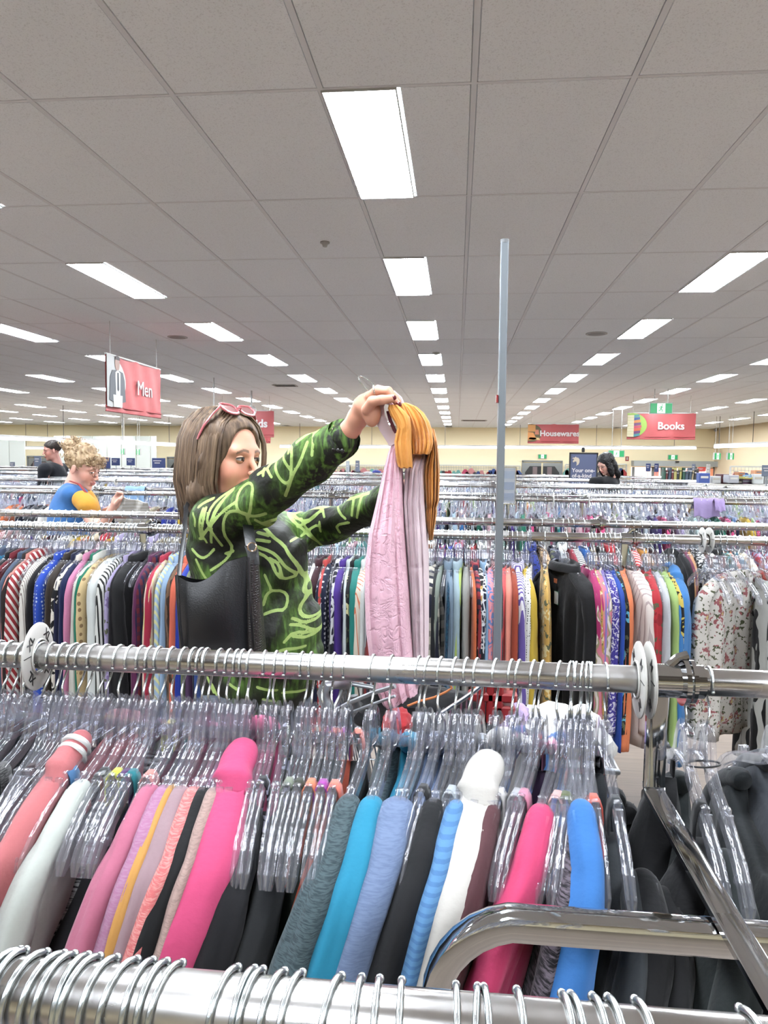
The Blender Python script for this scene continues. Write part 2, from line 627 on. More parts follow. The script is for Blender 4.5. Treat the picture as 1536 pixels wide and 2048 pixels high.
slab('floor', XL, XR, YF, BACK, -0.1, 0.0, floor_mat())
slab('wall_back', XL - .2, XR + .2, BACK, BACK + .2, -0.1, 3.3, M_WALL)
slab('wall_left', XL - .2, XL, YF, BACK, -0.1, 3.3, M_WALL)
slab('wall_front', XL - .2, XR + .2, YF - .2, YF, -0.1, 3.3, M_WALL)
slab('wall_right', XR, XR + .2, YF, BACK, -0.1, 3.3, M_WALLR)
ceiling = slab('ceiling', XL, XR, YF, BACK, CEIL + .04, CEIL + .14, plain('ceiling_void', (180, 178, 174), 0.9))
M_TILE = ceiling_mat('mineral_fibre_tile', (240, 246, 250))
M_TBAR = plain('ceiling_grid_paint', (222, 226, 230), 0.5, k=1.0)
M_SEAM = plain('ceiling_grid_side', (170, 166, 160), 0.6)

LX0, LY0 = -0.56, 2.94     # tile grid origin; every fourth bay of every second row holds a lamp
def is_lamp(i, j):
    return i % 4 == 0 and j % 2 == 0
def tile_box(i, j, mb=None):
    x0, x1 = LX0 + .6 * i + .009, LX0 + .6 * (i + 1) - .009
    y0, y1 = LY0 + 1.2 * j + .007, LY0 + 1.2 * (j + 1) - .007
    if is_lamp(i, j):
        x0 += .30
    return x0, x1, y0, y1
def tile_geo(mb, x0, x1, y0, y1):
    z = CEIL + .007
    e = .006
    mb.add([(x0, y0, z + .012), (x1, y0, z + .012), (x1, y1, z + .012), (x0, y1, z + .012),
            (x0 + e, y0 + e, z), (x1 - e, y0 + e, z), (x1 - e, y1 - e, z), (x0 + e, y1 - e, z),
            (x0, y0, z + .022), (x1, y0, z + .022), (x1, y1, z + .022), (x0, y1, z + .022)],
           [(4, 7, 6, 5), (0, 4, 5, 1), (1, 5, 6, 2), (2, 6, 7, 3), (3, 7, 4, 0), (0, 1, 9, 8), (1, 2, 10, 9), (2, 3, 11, 10), (3, 0, 8, 11), (8, 9, 10, 11)])
tiles = []
for j in range(-3, 26):
    for i in range(-41, 21):
        x0, x1, y0, y1 = tile_box(i, j)
        if x1 > XR: continue
        yc, xc = max((y0 + y1) / 2, .3), (x0 + x1) / 2
        vis = -0.86 < xc / yc < 0.46 and y1 > 2.0
        tiles.append((0 if vis else 1, math.hypot(xc, yc), x0, x1, y0, y1))
tiles.sort()
sizes = {}
rest = MB()
for n_, (v_, d_, x0, x1, y0, y1) in enumerate(tiles):
    if n_ < 290:
        key = round(x1 - x0, 3)
        if key not in sizes:
            mb = MB(); tile_geo(mb, 0, x1 - x0, 0, y1 - y0)
            mb.v = [(a, b, c) for a, b, c in mb.v]
            sizes[key] = mb.mesh('ceiling_tile')
        link('ceiling_tile', sizes[key], M_TILE, ceiling, (x0, y0, (rnd.random() - .5) * .002))
    else:
        tile_geo(rest, x0, x1, y0, y1)
tag(rest.obj('far_ceiling_tile', M_TILE, ceiling), kind='stuff')
bars = MB()
for i in range(-41, 22):
    x = LX0 + .6 * i
    if x < XR:
        bars.box((x, (YF + BACK) / 2, CEIL + .012), (.022, BACK - YF, .014))
for j in range(-7, 26):
    y = LY0 + 1.2 * j
    bars.box(((XL + XR) / 2, y, CEIL + .013), (XR - XL, .016, .013))
tag(bars.obj('ceiling_grid', M_TBAR, ceiling), kind='stuff')

def lamp_mat():
    mt, nt, b = new_mat('lit_diffuser')
    b.inputs['Base Color'].default_value = (.9, .9, .9, 1)
    b.inputs['Emission Color'].default_value = (.93, .99, 1.07, 1)
    b.inputs['Emission Strength'].default_value = LAMP_STRENGTH
    return mt
M_LAMP = lamp_mat()
M_WHITE = plain('white_enamel', (235, 235, 232), 0.4)
frame_b = MB()
for sx in (-1, 1):
    frame_b.box((sx * .147, 0, .003), (.006, 1.19, .010))
for sy in (-1, 1):
    frame_b.box((0, sy * .592, .003), (.288, .006, .010))
frame_me = frame_b.mesh('frame')
diff_me = MB().box((0, 0, .004), (.288, 1.178, .004)).mesh('diffuser')
ORD = ['first', 'second', 'third', 'fourth', 'fifth', 'sixth', 'seventh', 'eighth', 'ninth', 'tenth', 'eleventh', 'twelfth', 'thirteenth', 'fourteenth']
for i in range(-40, 20, 4):
    xc = LX0 + .6 * i + .15
    if xc > XR - .3 or xc < XL + .3: continue
    side = i // 4
    colname = 'the row above the mustard sleeve' if side == 0 else (ORD[-side - 1] + ' row towards the Men banner' if side < 0 else ORD[side - 1] + ' row towards the Books banner')
    vis_n = 0
    for j in range(-4, 26, 2):
        yc = LY0 + 1.2 * j + .6
        if yc > BACK - .8: continue
        seen = -0.80 < xc / max(yc, .1) < 0.42 and yc > 3
        if not seen and not (-9 < xc < 9 and yc < 18): continue
        t = empty('ceiling_light', (xc, yc, CEIL))
        link('frame', frame_me, M_WHITE, t)
        link('diffuser', diff_me, M_LAMP, t)
        if seen:
            vis_n += 1
            lb = f'lit ceiling panel, {ORD[min(vis_n - 1, 13)]} from the camera in {colname}'
        else:
            lb = f'lit ceiling panel outside the picture, {ORD[i // 4 + 10 if i // 4 + 10 < 14 else 13]} column, {ORD[(j + 4) // 2 if (j + 4) // 2 < 14 else 13]} row'
        tag(t, lb, 'ceiling light', 'recessed lit ceiling panels' if seen else 'ceiling panels overhead outside the picture')

# small ceiling fittings
def ceil_at(x, y):
    """the ceiling point seen at photo pixel x, y"""
    d = fwd + c_right * ((x - W_PX / 2) / F_PX) + c_up * ((H_PX / 2 - y) / F_PX)
    return Vector((0, 0, CAM_Z)) + d * ((CEIL - CAM_Z) / d.z)
M_PLAST = plain('white_plastic', (226, 226, 222), 0.45)
M_DARK = plain('dark_slot', (58, 58, 58), 0.6)
M_BLACK = plain('black_plastic', (20, 20, 22), 0.35)
for x, y, r, lb in ((650, 486, .032, 'small round smoke sensor on the ceiling nearest the long lamp'),
                    (872, 706, .05, 'round smoke sensor on the ceiling beside the small centre lamps'),
                    (355, 675, .12, 'flat round ceiling speaker above the Men banner'),
                    (1193, 668, .12, 'flat round ceiling speaker above the Housewares banner')):
    p = ceil_at(x, y)
    t = empty('ceiling_sensor' if r < .1 else 'ceiling_speaker', (p.x, p.y, CEIL + .01), lb, 'sensor' if r < .1 else 'speaker')
    MB().cyl((0, 0, 0), (0, 0, -.012), r, 20).obj('base', M_PLAST, t, True)
    if r < .1:
        MB().cyl((0, 0, -.012), (0, 0, -.035), r * .7, 16, r * .45).obj('dome', M_PLAST, t, True)
    else:
        MB().cyl((0, 0, -.012), (0, 0, -.016), r * .8, 20, r * .75).obj('grille', plain('speaker_mesh', (196, 194, 190), .7), t, True)
for x, y, vs_, lb in ((570, 771, .42, 'dark rectangular air vent in the ceiling over the woman'), (948, 841, .85, 'dark air vent in the ceiling beside the grey pole')):
    p = ceil_at(x, y)
    t = empty('air_vent', (p.x, p.y, CEIL), lb, 'vent')
    b = MB()
    for k in range(6):
        b.box((0, -.2 + .08 * k, -.004), (.9, .03, .012))
    tag(b.obj('slat', M_DARK, t), kind='stuff')
    b = MB()
    b.box((0, 0, .004), (1.0, .55, .008))
    b.obj('backing', M_DARK, t)
    b = MB()
    for s in (-1, 1):
        b.box((0, s * .28, -.004), (1.1, .04, .012)); b.box((s * .53, 0, -.004), (.04, .52, .012))
    b.obj('frame', M_PLAST, t)
    t.scale = (vs_, vs_ * 1.2, 1)

# ------------------------------------------------------------------ things on and before the back wall
def pbox(mb, x0, y0, x1, y1, Y, d, dy=0.0):
    a, c = P(x0, y0, Y), P(x1, y1, Y)
    mb.box(((a.x + c.x) / 2, Y + dy, (a.z + c.z) / 2), (abs(c.x - a.x), d, abs(c.z - a.z)))
    return mb
M_GREEN = plain('exit_green', (20, 150, 85), 0.4, emit=0.9)
M_EXWH = plain('exit_white', (235, 250, 240), 0.4, emit=1.1)
def exit_sign(c, w, h, rz, lb, hung=0.0, small=False):
    t = empty('exit_sign', c, lb, 'exit sign', rz=rz)
    MB().box((0, .03, 0), (w * 1.06, .05, h * 1.1)).obj('housing', M_PLAST, t)
    MB().box((-w * .34, 0, 0), (w * .30, .012, h * .92)).obj('green_panel', M_GREEN, t)
    MB().box((w * .34, 0, 0), (w * .30, .012, h * .92)).obj('green_panel', M_GREEN, t)
    MB().box((0, 0, 0), (w * .36, .012, h * .92)).obj('white_panel', M_EXWH, t)
    r = MB()
    s = h * .36
    def seg(pts, wd):
        for (ax, az), (bx, bz) in zip(pts[:-1], pts[1:]):
            dx, dz = bx - ax, bz - az
            l = math.hypot(dx, dz); nx, nz = -dz / l * wd, dx / l * wd
            r.prism([(ax * s - nx * s, az * s - nz * s), (bx * s - nx * s, bz * s - nz * s), (bx * s + nx * s, bz * s + nz * s), (ax * s + nx * s, az * s + nz * s)], 'y', -.011, -.006)
    seg([(.12, .55), (-.1, -.1)], .16)
    seg([(-.1, -.1), (.25, -.45), (.2, -.95)], .11)
    seg([(-.1, -.1), (-.35, -.6), (-.75, -.65)], .11)
    seg([(.1, .45), (.5, .15)], .08); seg([(.1, .45), (-.35, .35), (-.5, -.05)], .08)
    r.prism([(.2 * s + .17 * s * math.cos(a), .85 * s + .17 * s * math.sin(a)) for a in [k * PI / 4 for k in range(8)]], 'y', -.011, -.006)
    r.obj('running_figure', M_GREEN, t)
    if hung:
        for sx in (-1, 1):
            MB().cyl((sx * w * .3, .03, h * .5), (sx * w * .3, .03, h * .5 + hung), .008, 6).obj('hanger_rod', M_PLAST, t)
    return t
def px_exit(x0, y0, x1, y1, Y, lb, rz=0, hung=None):
    a, c = P(x0, y0, Y), P(x1, y1, Y)
    h = abs(a.z - c.z); w = abs(a.x - c.x)
    if rz: w = h * 1.9
    m_ = (a + c) / 2
    m_.y = Y
    exit_sign(m_, w, h, rz, lb, (CEIL - m_.z - h / 2) if hung else 0)
px_exit(1301, 806, 1344, 827, 15.0, 'green running figure exit sign hanging above the Books banner', hung=True)
px_exit(1218, 901, 1248, 914, 20.0, 'green exit sign above the dark haired woman', hung=True)
px_exit(1077, 909, 1093, 917, BACK - .08, 'small green exit sign above the swing doors by the Housewares banner')
px_exit(1337, 910, 1355, 919, BACK - .08, 'small green exit sign above the bright entrance')
px_exit(361, 903, 377, 911, BACK - .08, 'small green exit sign on the cream wall beside the long haired woman')
px_exit(240, 897, 250, 909, 26, 'green exit sign above the white partition, nearer the curly haired worker', rz=math.radians(-50), hung=True)
px_exit(271, 898, 281, 910, 26, 'green exit sign above the white partition, nearer the long haired woman', rz=math.radians(-50), hung=True)
px_exit(1430, 906, 1441, 919, 24, 'green exit sign hanging below the short lamp strip, nearest the wall corner', rz=math.radians(45), hung=True)
px_exit(1456, 906, 1468, 919, 24, 'green exit sign hanging below the short lamp strip, away from the corner', rz=math.radians(45), hung=True)

# fire equipment sign
a = P(1254, 917.5, BACK)
t = empty('fire_sign', (a.x, BACK - .02, a.z), 'small red and white fire equipment sign on the back wall', 'sign')
MB().box((0, 0, 0), (.15, .01, .2)).obj('plate', plain('sign_red', (205, 45, 40), .5), t)
MB().box((0, -.01, .01), (.06, .008, .12)).obj('symbol', M_PLAST, t)

# strip lamps
M_STRIP = plain('lit_tube', (255, 255, 250), 0.5, emit=2.6)
def strip(a, b, lb, nrod=3):
    a, b = Vector(a), Vector(b)
    t = empty('strip_light', (a + b) / 2, lb, 'strip light')
    d = (b - a) / 2
    n = d.cross(Vector((0, 0, 1))).normalized() * .05
    for nm, mt, z0, z1, k in (('lamp_tube', M_STRIP, -.05, .03, 1.0), ('housing', M_PLAST, .03, .08, 1.05)):
        p = [(-d - n * k), (d - n * k), (d + n * k), (-d + n * k)]
        pts = [(q.x, q.y, q.z + z0) for q in p] + [(q.x, q.y, q.z + z1) for q in p]
        MB().add(pts, [(3, 2, 1, 0), (4, 5, 6, 7), (0, 1, 5, 4), (1, 2, 6, 5), (2, 3, 7, 6), (3, 0, 4, 7)]).obj(nm, mt, t)
    for k in range(nrod):
        q = d * (-.9 + 1.8 * k / max(1, nrod - 1))
        MB().cyl((q.x, q.y, q.z + .08), (q.x, q.y, CEIL - (a.z + b.z) / 2), .008, 5).obj('suspension_cable', M_DARK, t)
strip(P(560, 893, 30), P(1392, 896, 30), 'very long lit strip lamp along the back wall', 6)
strip(P(-60, 873, 16.6), P(352, 890, 26.5), 'long lit strip lamp hanging above the curly haired worker', 4)
strip(P(50, 896, 31.5), P(98, 896, 31.5), 'short lit strip lamp over the doors behind the far left man', 2)
strip(P(1431, 893, 24), P(1600, 887, 19), 'lit strip lamp along the beige side wall', 3)

# white fitting-room partition
M_PART = plain('white_partition', (232, 238, 228), 0.6)
t = tag(empty('partition'), 'white panelled fitting room partition behind the curly haired worker', 'partition')
t.location = (0, 0, 0)
edges = [108, 132, 158, 185, 214, 243, 272, 301, 313]
for x0, x1 in zip(edges[:-1], edges[1:]):
    a, c = P(x0, 872, 30.5), P(x1, 872, 30.5)
    MB().box(((a.x + c.x) / 2, 30.5, a.z / 2), (c.x - a.x - .02, .05, a.z), .008).obj('panel', M_PART, t)
t = tag(empty('partition'), 'white partition wall at the far left edge', 'partition')
for x0, x1 in ((-60, -20), (-20, 18), (18, 50)):
    a, c = P(x0, 872, 29), P(x1, 872, 29)
    MB().box(((a.x + c.x) / 2, 29, a.z / 2), (c.x - a.x - .02, .05, a.z), .008).obj('panel', M_PART, t)

# swing doors
M_ALU = plain('door_frame_grey', (170, 174, 172), 0.45, 0.3)
M_RUB = plain('black_door_panel', (38, 40, 40), 0.5)
M_STRP = plain('pinkish_door_window', (150, 130, 132), 0.3)
def swing_doors(x0, y0, x1, y1, lb, n):
    a, c = P(x0, y0, BACK), P(x1, y0, BACK)
    w, top = c.x - a.x, a.z
    t = tag(empty(f'door_{n}', ((a.x + c.x) / 2, BACK - .04, 0)), lb, 'door')
    t['kind'] = 'structure'
    del t['category']
    MB().box((0, 0, top), (w, .08, .07)).obj('door_head', M_ALU, t)
    for s in (-1, 1):
        MB().box((s * (w / 2 - .03), 0, top / 2), (.06, .08, top)).obj('door_jamb', M_ALU, t)
        MB().box((s * w / 4, .01, (top - .08) / 2), (w / 2 - .08, .04, top - .08)).obj('door_leaf', M_ALU, t)
        x_in, x_out = s * .04, s * (w / 2 - .14)
        poly = [(x_in, .3), (x_out, .3), (x_out, top - .5), (x_out - s * .2, top - .22), (x_in, top - .22)]
        if s < 0: poly = poly[::-1]
        MB().prism(poly, 'y', -.035, -.015).obj('vision_panel', M_RUB, t)
        MB().box((s * w * .18, -.045, (top - .2) * .5 + .1), (.2, .02, top - .5)).obj('clear_strip', M_STRP, t)
swing_doors(1044, 922, 1125, 960, 'black and grey double swing doors under the Housewares banner', 1)
swing_doors(335, 915, 405, 960, 'black and grey double swing doors behind the long haired woman', 2)
swing_doors(55, 913, 106, 960, 'black and grey double swing doors behind the far left man', 3)

# bright entrance
t = empty('door_4', (0, 0, 0)); t['kind'] = 'structure'; t['label'] = 'bright glazed shop entrance below a grey header'
M_DAY = plain('daylight_outside', (255, 232, 226), 0.5, emit=1.6)
pbox(MB(), 1262, 921, 1432, 934, BACK, .5, -.3).obj('entrance_header', plain('header_grey', (200, 206, 202), .5), t)
pbox(MB(), 1262, 934, 1426, 985, BACK, .02, -.05).obj('glass_pane', M_DAY, t)
for x in (1263, 1302, 1320, 1345, 1386, 1425):
    pbox(MB(), x, 934, x + 3, 985, BACK, .08, -.12).obj('door_post', M_ALU, t)
pbox(MB(), 1300, 934, 1426, 937, BACK, .08, -.12).obj('door_rail', M_ALU, t)
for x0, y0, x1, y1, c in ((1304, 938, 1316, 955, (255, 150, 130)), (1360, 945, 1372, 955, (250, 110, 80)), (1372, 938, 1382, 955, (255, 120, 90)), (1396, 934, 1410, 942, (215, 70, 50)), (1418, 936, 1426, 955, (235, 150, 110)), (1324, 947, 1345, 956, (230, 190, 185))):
    pbox(MB(), x0, y0, x1, y1, BACK, .03, -.09).obj('outside_shape', plain('outside_%d_%d' % c[:2], c, .5, emit=.8), t)  # coloured shapes outside the glass, daylight put in as their own glow
pbox(MB(), 1343, 922, 1349, 925, BACK, .1, -.6).obj('door_sensor', M_BLACK, t)

# wire grid panels with goods
M_GRID = plain('white_grid_wire', (236, 238, 228), 0.4)
def grid_panel(x0, y0, x1, y1, Y, lb, goods=14):
    a, c = P(x0, y0, Y), P(x1, y1, Y)
    t = empty('display_grid', (a.x, Y, 0), lb, 'display grid')
    w, z1, z0 = c.x - a.x, a.z, min(c.z, a.z - .8)
    b = MB()
    z0 = .02; b.box((w / 2, 0, z1), (w, .05, .05)); b.box((w / 2, 0, z0 + .02), (w, .05, .05)); b.box((0, 0, (z0 + z1) / 2), (.05, .05, z1 - z0)); b.box((w, 0, (z0 + z1) / 2), (.05, .05, z1 - z0))
    k = 1
    while k * 1.6 < w:
        b.box((k * 1.6, 0, (z0 + z1) / 2), (.05, .05, z1 - z0)); k += 1
    b.obj('frame', M_GRID, t)
    b = MB()
    k = 1
    while k * .11 < w:
        b.box((k * .11, 0, (z0 + z1) / 2), (.014, .01, z1 - z0)); k += 1
    k = 1
    while k * .11 < z1 - z0:
        b.box((w / 2, 0, z0 + k * .11), (w, .01, .014)); k += 1
    tag(b.obj('grid_wire', M_GRID, t), kind='stuff')
    for k in range(goods):
        gx = w * (k + .5) / goods + rnd.uniform(-.1, .1)
        col = rnd.choice([(215, 70, 110), (60, 90, 160), (230, 150, 150), (235, 235, 225), (120, 190, 180), (200, 60, 60), (90, 90, 100)])
        sh = MB()
        ww, hh, zt = rnd.uniform(.2, .34), rnd.uniform(.3, .5), z1 - rnd.uniform(.12, .3)
        sh.prism([(gx - ww / 2, zt - hh), (gx + ww / 2, zt - hh), (gx + ww / 2, zt - .14), (gx + .05, zt), (gx - .05, zt), (gx - ww / 2, zt - .14)], 'y', -.14, -.06)
        o = sh.obj('hung_item', plain('goods_%d_%d_%d' % col, col, .8), t)
grid_panel(556, 930, 700, 950, 32.8, 'white wire display grid on the back wall behind the raised arm', 20)
grid_panel(700, 930, 868, 950, 32.8, 'white wire display grid behind the pink shirt', 20)
grid_panel(868, 930, 1040, 950, 32.8, 'white wire display grid behind the grey pole', 22)
grid_panel(1200, 928, 1252, 950, 32.8, 'short white wire display grid behind the dark haired woman', 5)
grid_panel(1131, 929, 1144, 950, 32.8, 'narrow white wire display grid beside the swing doors', 2)
grid_panel(1461, 933, 1526, 955, 24, 'white wire display grid by the side wall', 7)

# wall conduit and small cameras
tag(MB().tube([P(1302, 893, BACK - .03), P(1304, 891, BACK - .03), P(1340, 892, BACK - .03), P(1400, 895, BACK - .03), P(1428, 896, BACK - .03)], .02, 6).obj('wall_conduit', M_WALLR), 'thin cream conduit on the wall above the entrance', 'conduit')
for (x, y, Y, lb) in ((1431, 860, 32.7, 'tiny white camera in the upper corner of the back wall'),):
    p = P(x, y, Y)
    t = empty('wall_camera', p, lb, 'camera'); MB().ball((0, 0, 0), .07, 10, 6).obj('housing', M_PLAST, t, True); MB().ball((0, -.05, -.03), .035, 8, 5).obj('lens', M_BLACK, t, True)
p = P(503, 822, 15.5)
t = empty('security_camera', p, 'white dome security camera on a ceiling stem above the woman', 'camera')
MB().cyl((0, 0, .1), (0, 0, CEIL - p.z), .018, 8).obj('stem', M_PLAST, t, True)
MB().cyl((0, 0, -.04), (0, 0, .05), .10, 18, .11).cyl((0, 0, .05), (0, 0, .11), .10, 18, .05).obj('housing', M_PLAST, t, True)
MB().ball((0, 0, -.045), .075, 14, 8).obj('lens_dome', M_BLACK, t, True)
p = P(428, 829, 13)
t = empty('ceiling_fitting', p, 'small white box fitting hanging behind the pink sunglasses', 'fitting')
MB().box((0, 0, 0), (.12, .1, .12), .01).obj('housing', M_PLAST, t)
MB().cyl((0, 0, .06), (0, 0, CEIL - p.z), .01, 6).obj('stem', M_PLAST, t)

# ------------------------------------------------------------------ banners
M_BAN = plain('banner_red', (200, 78, 78), 0.55, bump=.3, bscale=8)
M_INK = plain('banner_white_ink', (240, 232, 228), 0.6)
def banner(c, w, h, rz, word, size, tx, lb, art=None, weight=.004):
    t = empty('banner', c, lb, 'banner', rz=rz)
    b = MB()
    nx, nz = 24, 8
    pts = []
    for s in (-1, 1):
        for j in range(nz + 1):
            for i in range(nx + 1):
                x = -w / 2 + w * i / nx; z = -h / 2 + h * j / nz
                pts.append((x, s * .002 + .012 * math.sin(i * .9) * math.sin(j * .6 + i * .25), z))
    n1 = (nx + 1) * (nz + 1)
    fs = []
    for j in range(nz):
        for i in range(nx):
            a = j * (nx + 1) + i
            fs.append((a, a + 1, a + nx + 2, a + nx + 1)); fs.append((n1 + a, n1 + a + nx + 1, n1 + a + nx + 2, n1 + a + 1))
    b.add(pts, fs).obj('fabric', M_BAN, t, True)
    MB().cyl((-w / 2, 0, h / 2), (w / 2, 0, h / 2), .012, 8).obj('top_rod', M_PLAST, t, True)
    MB().cyl((-w / 2, 0, -h / 2 + .05), (w / 2, 0, -h / 2 + .05), .012, 8).cyl((-w / 2, 0, -h / 2), (w / 2, 0, -h / 2), .008, 8).obj('bottom_hem', plain('banner_hem', (180, 52, 54), .6), t, True)
    for s in (-1, 1):
        MB().cyl((s * w * .42, 0, h / 2), (s * w * .42, 0, CEIL - c[2]), .003, 4).obj('suspension_wire', M_PLAST, t)
    text_obj('lettering', word, size, M_INK, t, (tx, -.02, .0), (PI / 2, 0, 0), .002, weight)
    if art: art(t, w, h)
    return t
def flat(t, poly, col, y=-.022, name='printed_shape'):
    return MB().prism(poly, 'y', y, y + .004).obj(name, plain('print_%d_%d_%d' % col, col, .6), t)
def arc(cx, cz, rx, rz_, a0, a1, n=18):
    return [(cx + rx * math.cos(math.radians(a0 + (a1 - a0) * k / n)), cz + rz_ * math.sin(math.radians(a0 + (a1 - a0) * k / n))) for k in range(n + 1)]
def art_men(t, w, h):
    L = -w / 2
    flat(t, [(L, -h * .42)] + arc(L + .02, 0.02, w * .29, h * .47, -80, 80) + [(L, h * .49)], (205, 206, 202), -.0185, 'oval_backdrop')
    cx = L + w * .16
    flat(t, arc(cx, h * .37, .055, .085, 0, 360, 14)[:-1], (176, 138, 120), -.024, 'printed_face')
    flat(t, arc(cx, h * .43, .057, .045, 0, 180, 10), (60, 45, 40), -.027, 'printed_hair')
    flat(t, [(cx - .19, -h * .30), (cx - .17, h * .10), (cx - .12, h * .23), (cx, h * .25), (cx + .13, h * .22), (cx + .17, h * .08), (cx + .19, -h * .30), (cx + .1, -h * .33), (cx - .1, -h * .33)], (88, 92, 98), -.024, 'printed_jacket')
    flat(t, [(cx - .05, -h * .2), (cx - .06, h * .2), (cx, h * .25), (cx + .06, h * .2), (cx + .05, -h * .2)], (225, 225, 225), -.028, 'printed_shirt')
    flat(t, [(cx - .018, -h * .1), (cx - .012, h * .2), (cx + .012, h * .2), (cx + .018, -h * .1), (cx, -h * .13)], (50, 50, 58), -.032, 'printed_tie')
    flat(t, [(cx - .1, -h * .42), (cx - .11, -h * .2), (cx + .11, -h * .2), (cx + .1, -h * .42)], (215, 212, 206), -.026, 'printed_trousers')
def art_books(t, w, h):
    L = -w / 2
    flat(t, [(L, -h * .40)] + arc(L + .10, 0.02, w * .22, h * .46, -85, 85) + [(L, h * .49)], (150, 190, 50), -.0185, 'green_disc')
    cols = [(60, 150, 150), (60, 80, 150), (225, 130, 50), (120, 60, 120), (200, 50, 90), (220, 90, 40), (110, 50, 110), (50, 140, 150)]
    for k, c in enumerate(cols):
        z = h * .40 - k * h * .105
        flat(t, [(L, z - .045), (L + .14, z - .045), (L + .14, z + .01), (L, z + .01)], (226, 214, 170), -.025, 'printed_pages')
        flat(t, [(L + .14, z - .045), (L + .30 - abs(k - 4) * .012, z - .02), (L + .30 - abs(k - 4) * .012, z + .03), (L + .14, z + .012)], c, -.025, 'printed_book')
def art_house(t, w, h):
    L = -w / 2
    flat(t, [(L, -h * .40)] + arc(L + .10, 0.02, w * .21, h * .46, -85, 85) + [(L, h * .49)], (90, 80, 30), -.0185, 'dark_disc')
    for p, c in (([(L, h * .1), (L + .22, h * .1), (L + .22, h * .46), (L, h * .46)], (210, 140, 40)), ([(L, -h * .36), (L + .26, -h * .30), (L + .16, h * .05), (L, h * .08)], (235, 150, 50)),
                 ([(L + .2, -h * .05), (L + .33, -h * .05), (L + .31, h * .2), (L + .22, h * .2)], (205, 120, 80)), ([(L + .02, -h * .3), (L + .36, -h * .34), (L + .33, -h * .22), (L + .06, -h * .2)], (240, 200, 120))):
        flat(t, p, c, -.025, 'printed_homeware')
def px_banner(x0, y0, x1, y1, Y, word, size, txf, lb, art, weight=.004):
    a, c = P(x0, y0, Y), P(x1, y1, Y)
    w, h = c.x - a.x, a.z - c.z
    banner(((a.x + c.x) / 2, Y, (a.z + c.z) / 2), w, h, 0, word, size * h, w * txf, lb, art, weight)
px_banner(1255, 826, 1390, 879, 16.5, 'Books', .40, .14, 'red hanging banner reading Books with printed book spines', art_books, .004)
px_banner(1056, 848, 1157, 887, 22.0, 'Housewares', .405, .125, 'red hanging banner reading Housewares', art_house, .006)
px_banner(436, 821, 548, 874, 16.8, 'Kids', .42, .22, 'red banner reading Kids partly hidden by the woman\'s head', None, .008)
px_banner(525, 868, 541, 886, 20.5, '', .2, 0, 'small red banner below the Kids banner', None)
A, B = P(211, 766, 7.46), P(321, 786, 8.9)
xm = (A.x + B.x) / 2
ang = math.atan2(B.y - A.y, B.x - A.x)
banner(((A.x + B.x) / 2, (A.y + B.y) / 2, (A.z + B.z) / 2), (B - A).length, .60, ang, 'Men', .24, .22, 'red hanging banner reading Men with a printed man in a suit', art_men, 0)

# "your one-of-a-kind" board
a, c = P(1139, 905, 12.2), P(1194, 972, 12.2)
t = empty('framed_sign', ((a.x + c.x) / 2, 12.2, 0), 'slate blue framed sign reading Your one-of-a-kind with a horse head emblem', 'sign')
w, zt, zb = c.x - a.x, a.z, a.z - .75
M_NAVY = plain('slate_blue_board', (86, 96, 132), .6)
MB().box((0, 0, (zt + zb) / 2), (w - .03, .02, zt - zb - .03)).obj('board', M_NAVY, t)
b = MB()
for s in (-1, 1):
    b.box((s * (w / 2 - .01), 0, (zt + zb) / 2), (.022, .035, zt - zb))
b.box((0, 0, zt - .01), (w, .035, .022)); b.box((0, 0, zb), (w, .035, .022))
b.obj('frame', M_BLACK, t)
MB().box((-.01, 0, zt + .045), (.05, .03, .08), .008).obj('top_clip', M_BLACK, t)
MB().cyl((0, .03, 0), (0, .03, zb), .015, 8).obj('stand_pole', M_BLACK, t)
MB().cyl((0, .03, 0), (0, .03, .02), .16, 20).obj('stand_base', M_BLACK, t)
text_obj('lettering', 'Your one-\nof-a-kind', .088, M_INK, t, (-w / 2 + .045, -.015, zt - .335), (PI / 2, 0, 0), .001, .002, 'LEFT')
hx, hz, hs = -w / 2 + .105, zt - .14, .075
horse = [(-.9, .55), (-.35, .75), (-.05, 1.0), (.1, .8), (.5, .75), (.75, .35), (.75, -.2), (.55, -.7), (.1, -1.0), (.2, -.5), (.1, -.1), (-.2, -.05), (-.45, -.25), (-.7, -.15), (-.6, .15), (-.35, .45)]
MB().prism([(hx + u * hs, hz + v * hs) for u, v in horse], 'y', -.016, -.012).obj('horse_emblem', plain('emblem_gold', (214, 196, 168), .6), t)
MB().prism([(hx - 1.0 * hs, hz + 1.0 * hs), (hx - .30 * hs, hz + .62 * hs), (hx - .42 * hs, hz + .76 * hs)], 'y', -.016, -.012).obj('horn_emblem', plain('emblem_gold', (214, 196, 168), .6), t)

# small rack-top signs
M_BLUE = plain('sign_navy', (38, 58, 118), .5)
M_GREYS = plain('sign_grey_blue', (112, 122, 142), .5)
def topper(x0, y0, x1, y1, Y, m_, lb, slant=0.0):
    Y = min([2.73 + 2.65 * k for k in range(8)] + [3.35 + 2.65 * k for k in range(8)], key=lambda q: abs(q - Y))
    a, c = P(x0, y0, Y), P(x1, y1, Y)
    w, h = c.x - a.x, a.z - c.z
    t = empty('rack_sign', ((a.x + c.x) / 2, Y, (a.z + c.z) / 2), lb, 'sign', rz=slant)
    MB().box((0, 0, 0), (w, .012, h), .003).obj('card', m_, t)
    for k in range(2):
        MB().box((-w * .1, -.008, h * (.22 - .22 * k)), (w * (.6 - .2 * k), .003, h * .07)).obj('printed_line', M_INK, t)
    MB().cyl((0, .01, -h / 2), (0, .01, (1.3 if Y < 14.2 else 0) - (a.z + c.z) / 2), .007, 6).obj('stem', M_POLE, t)
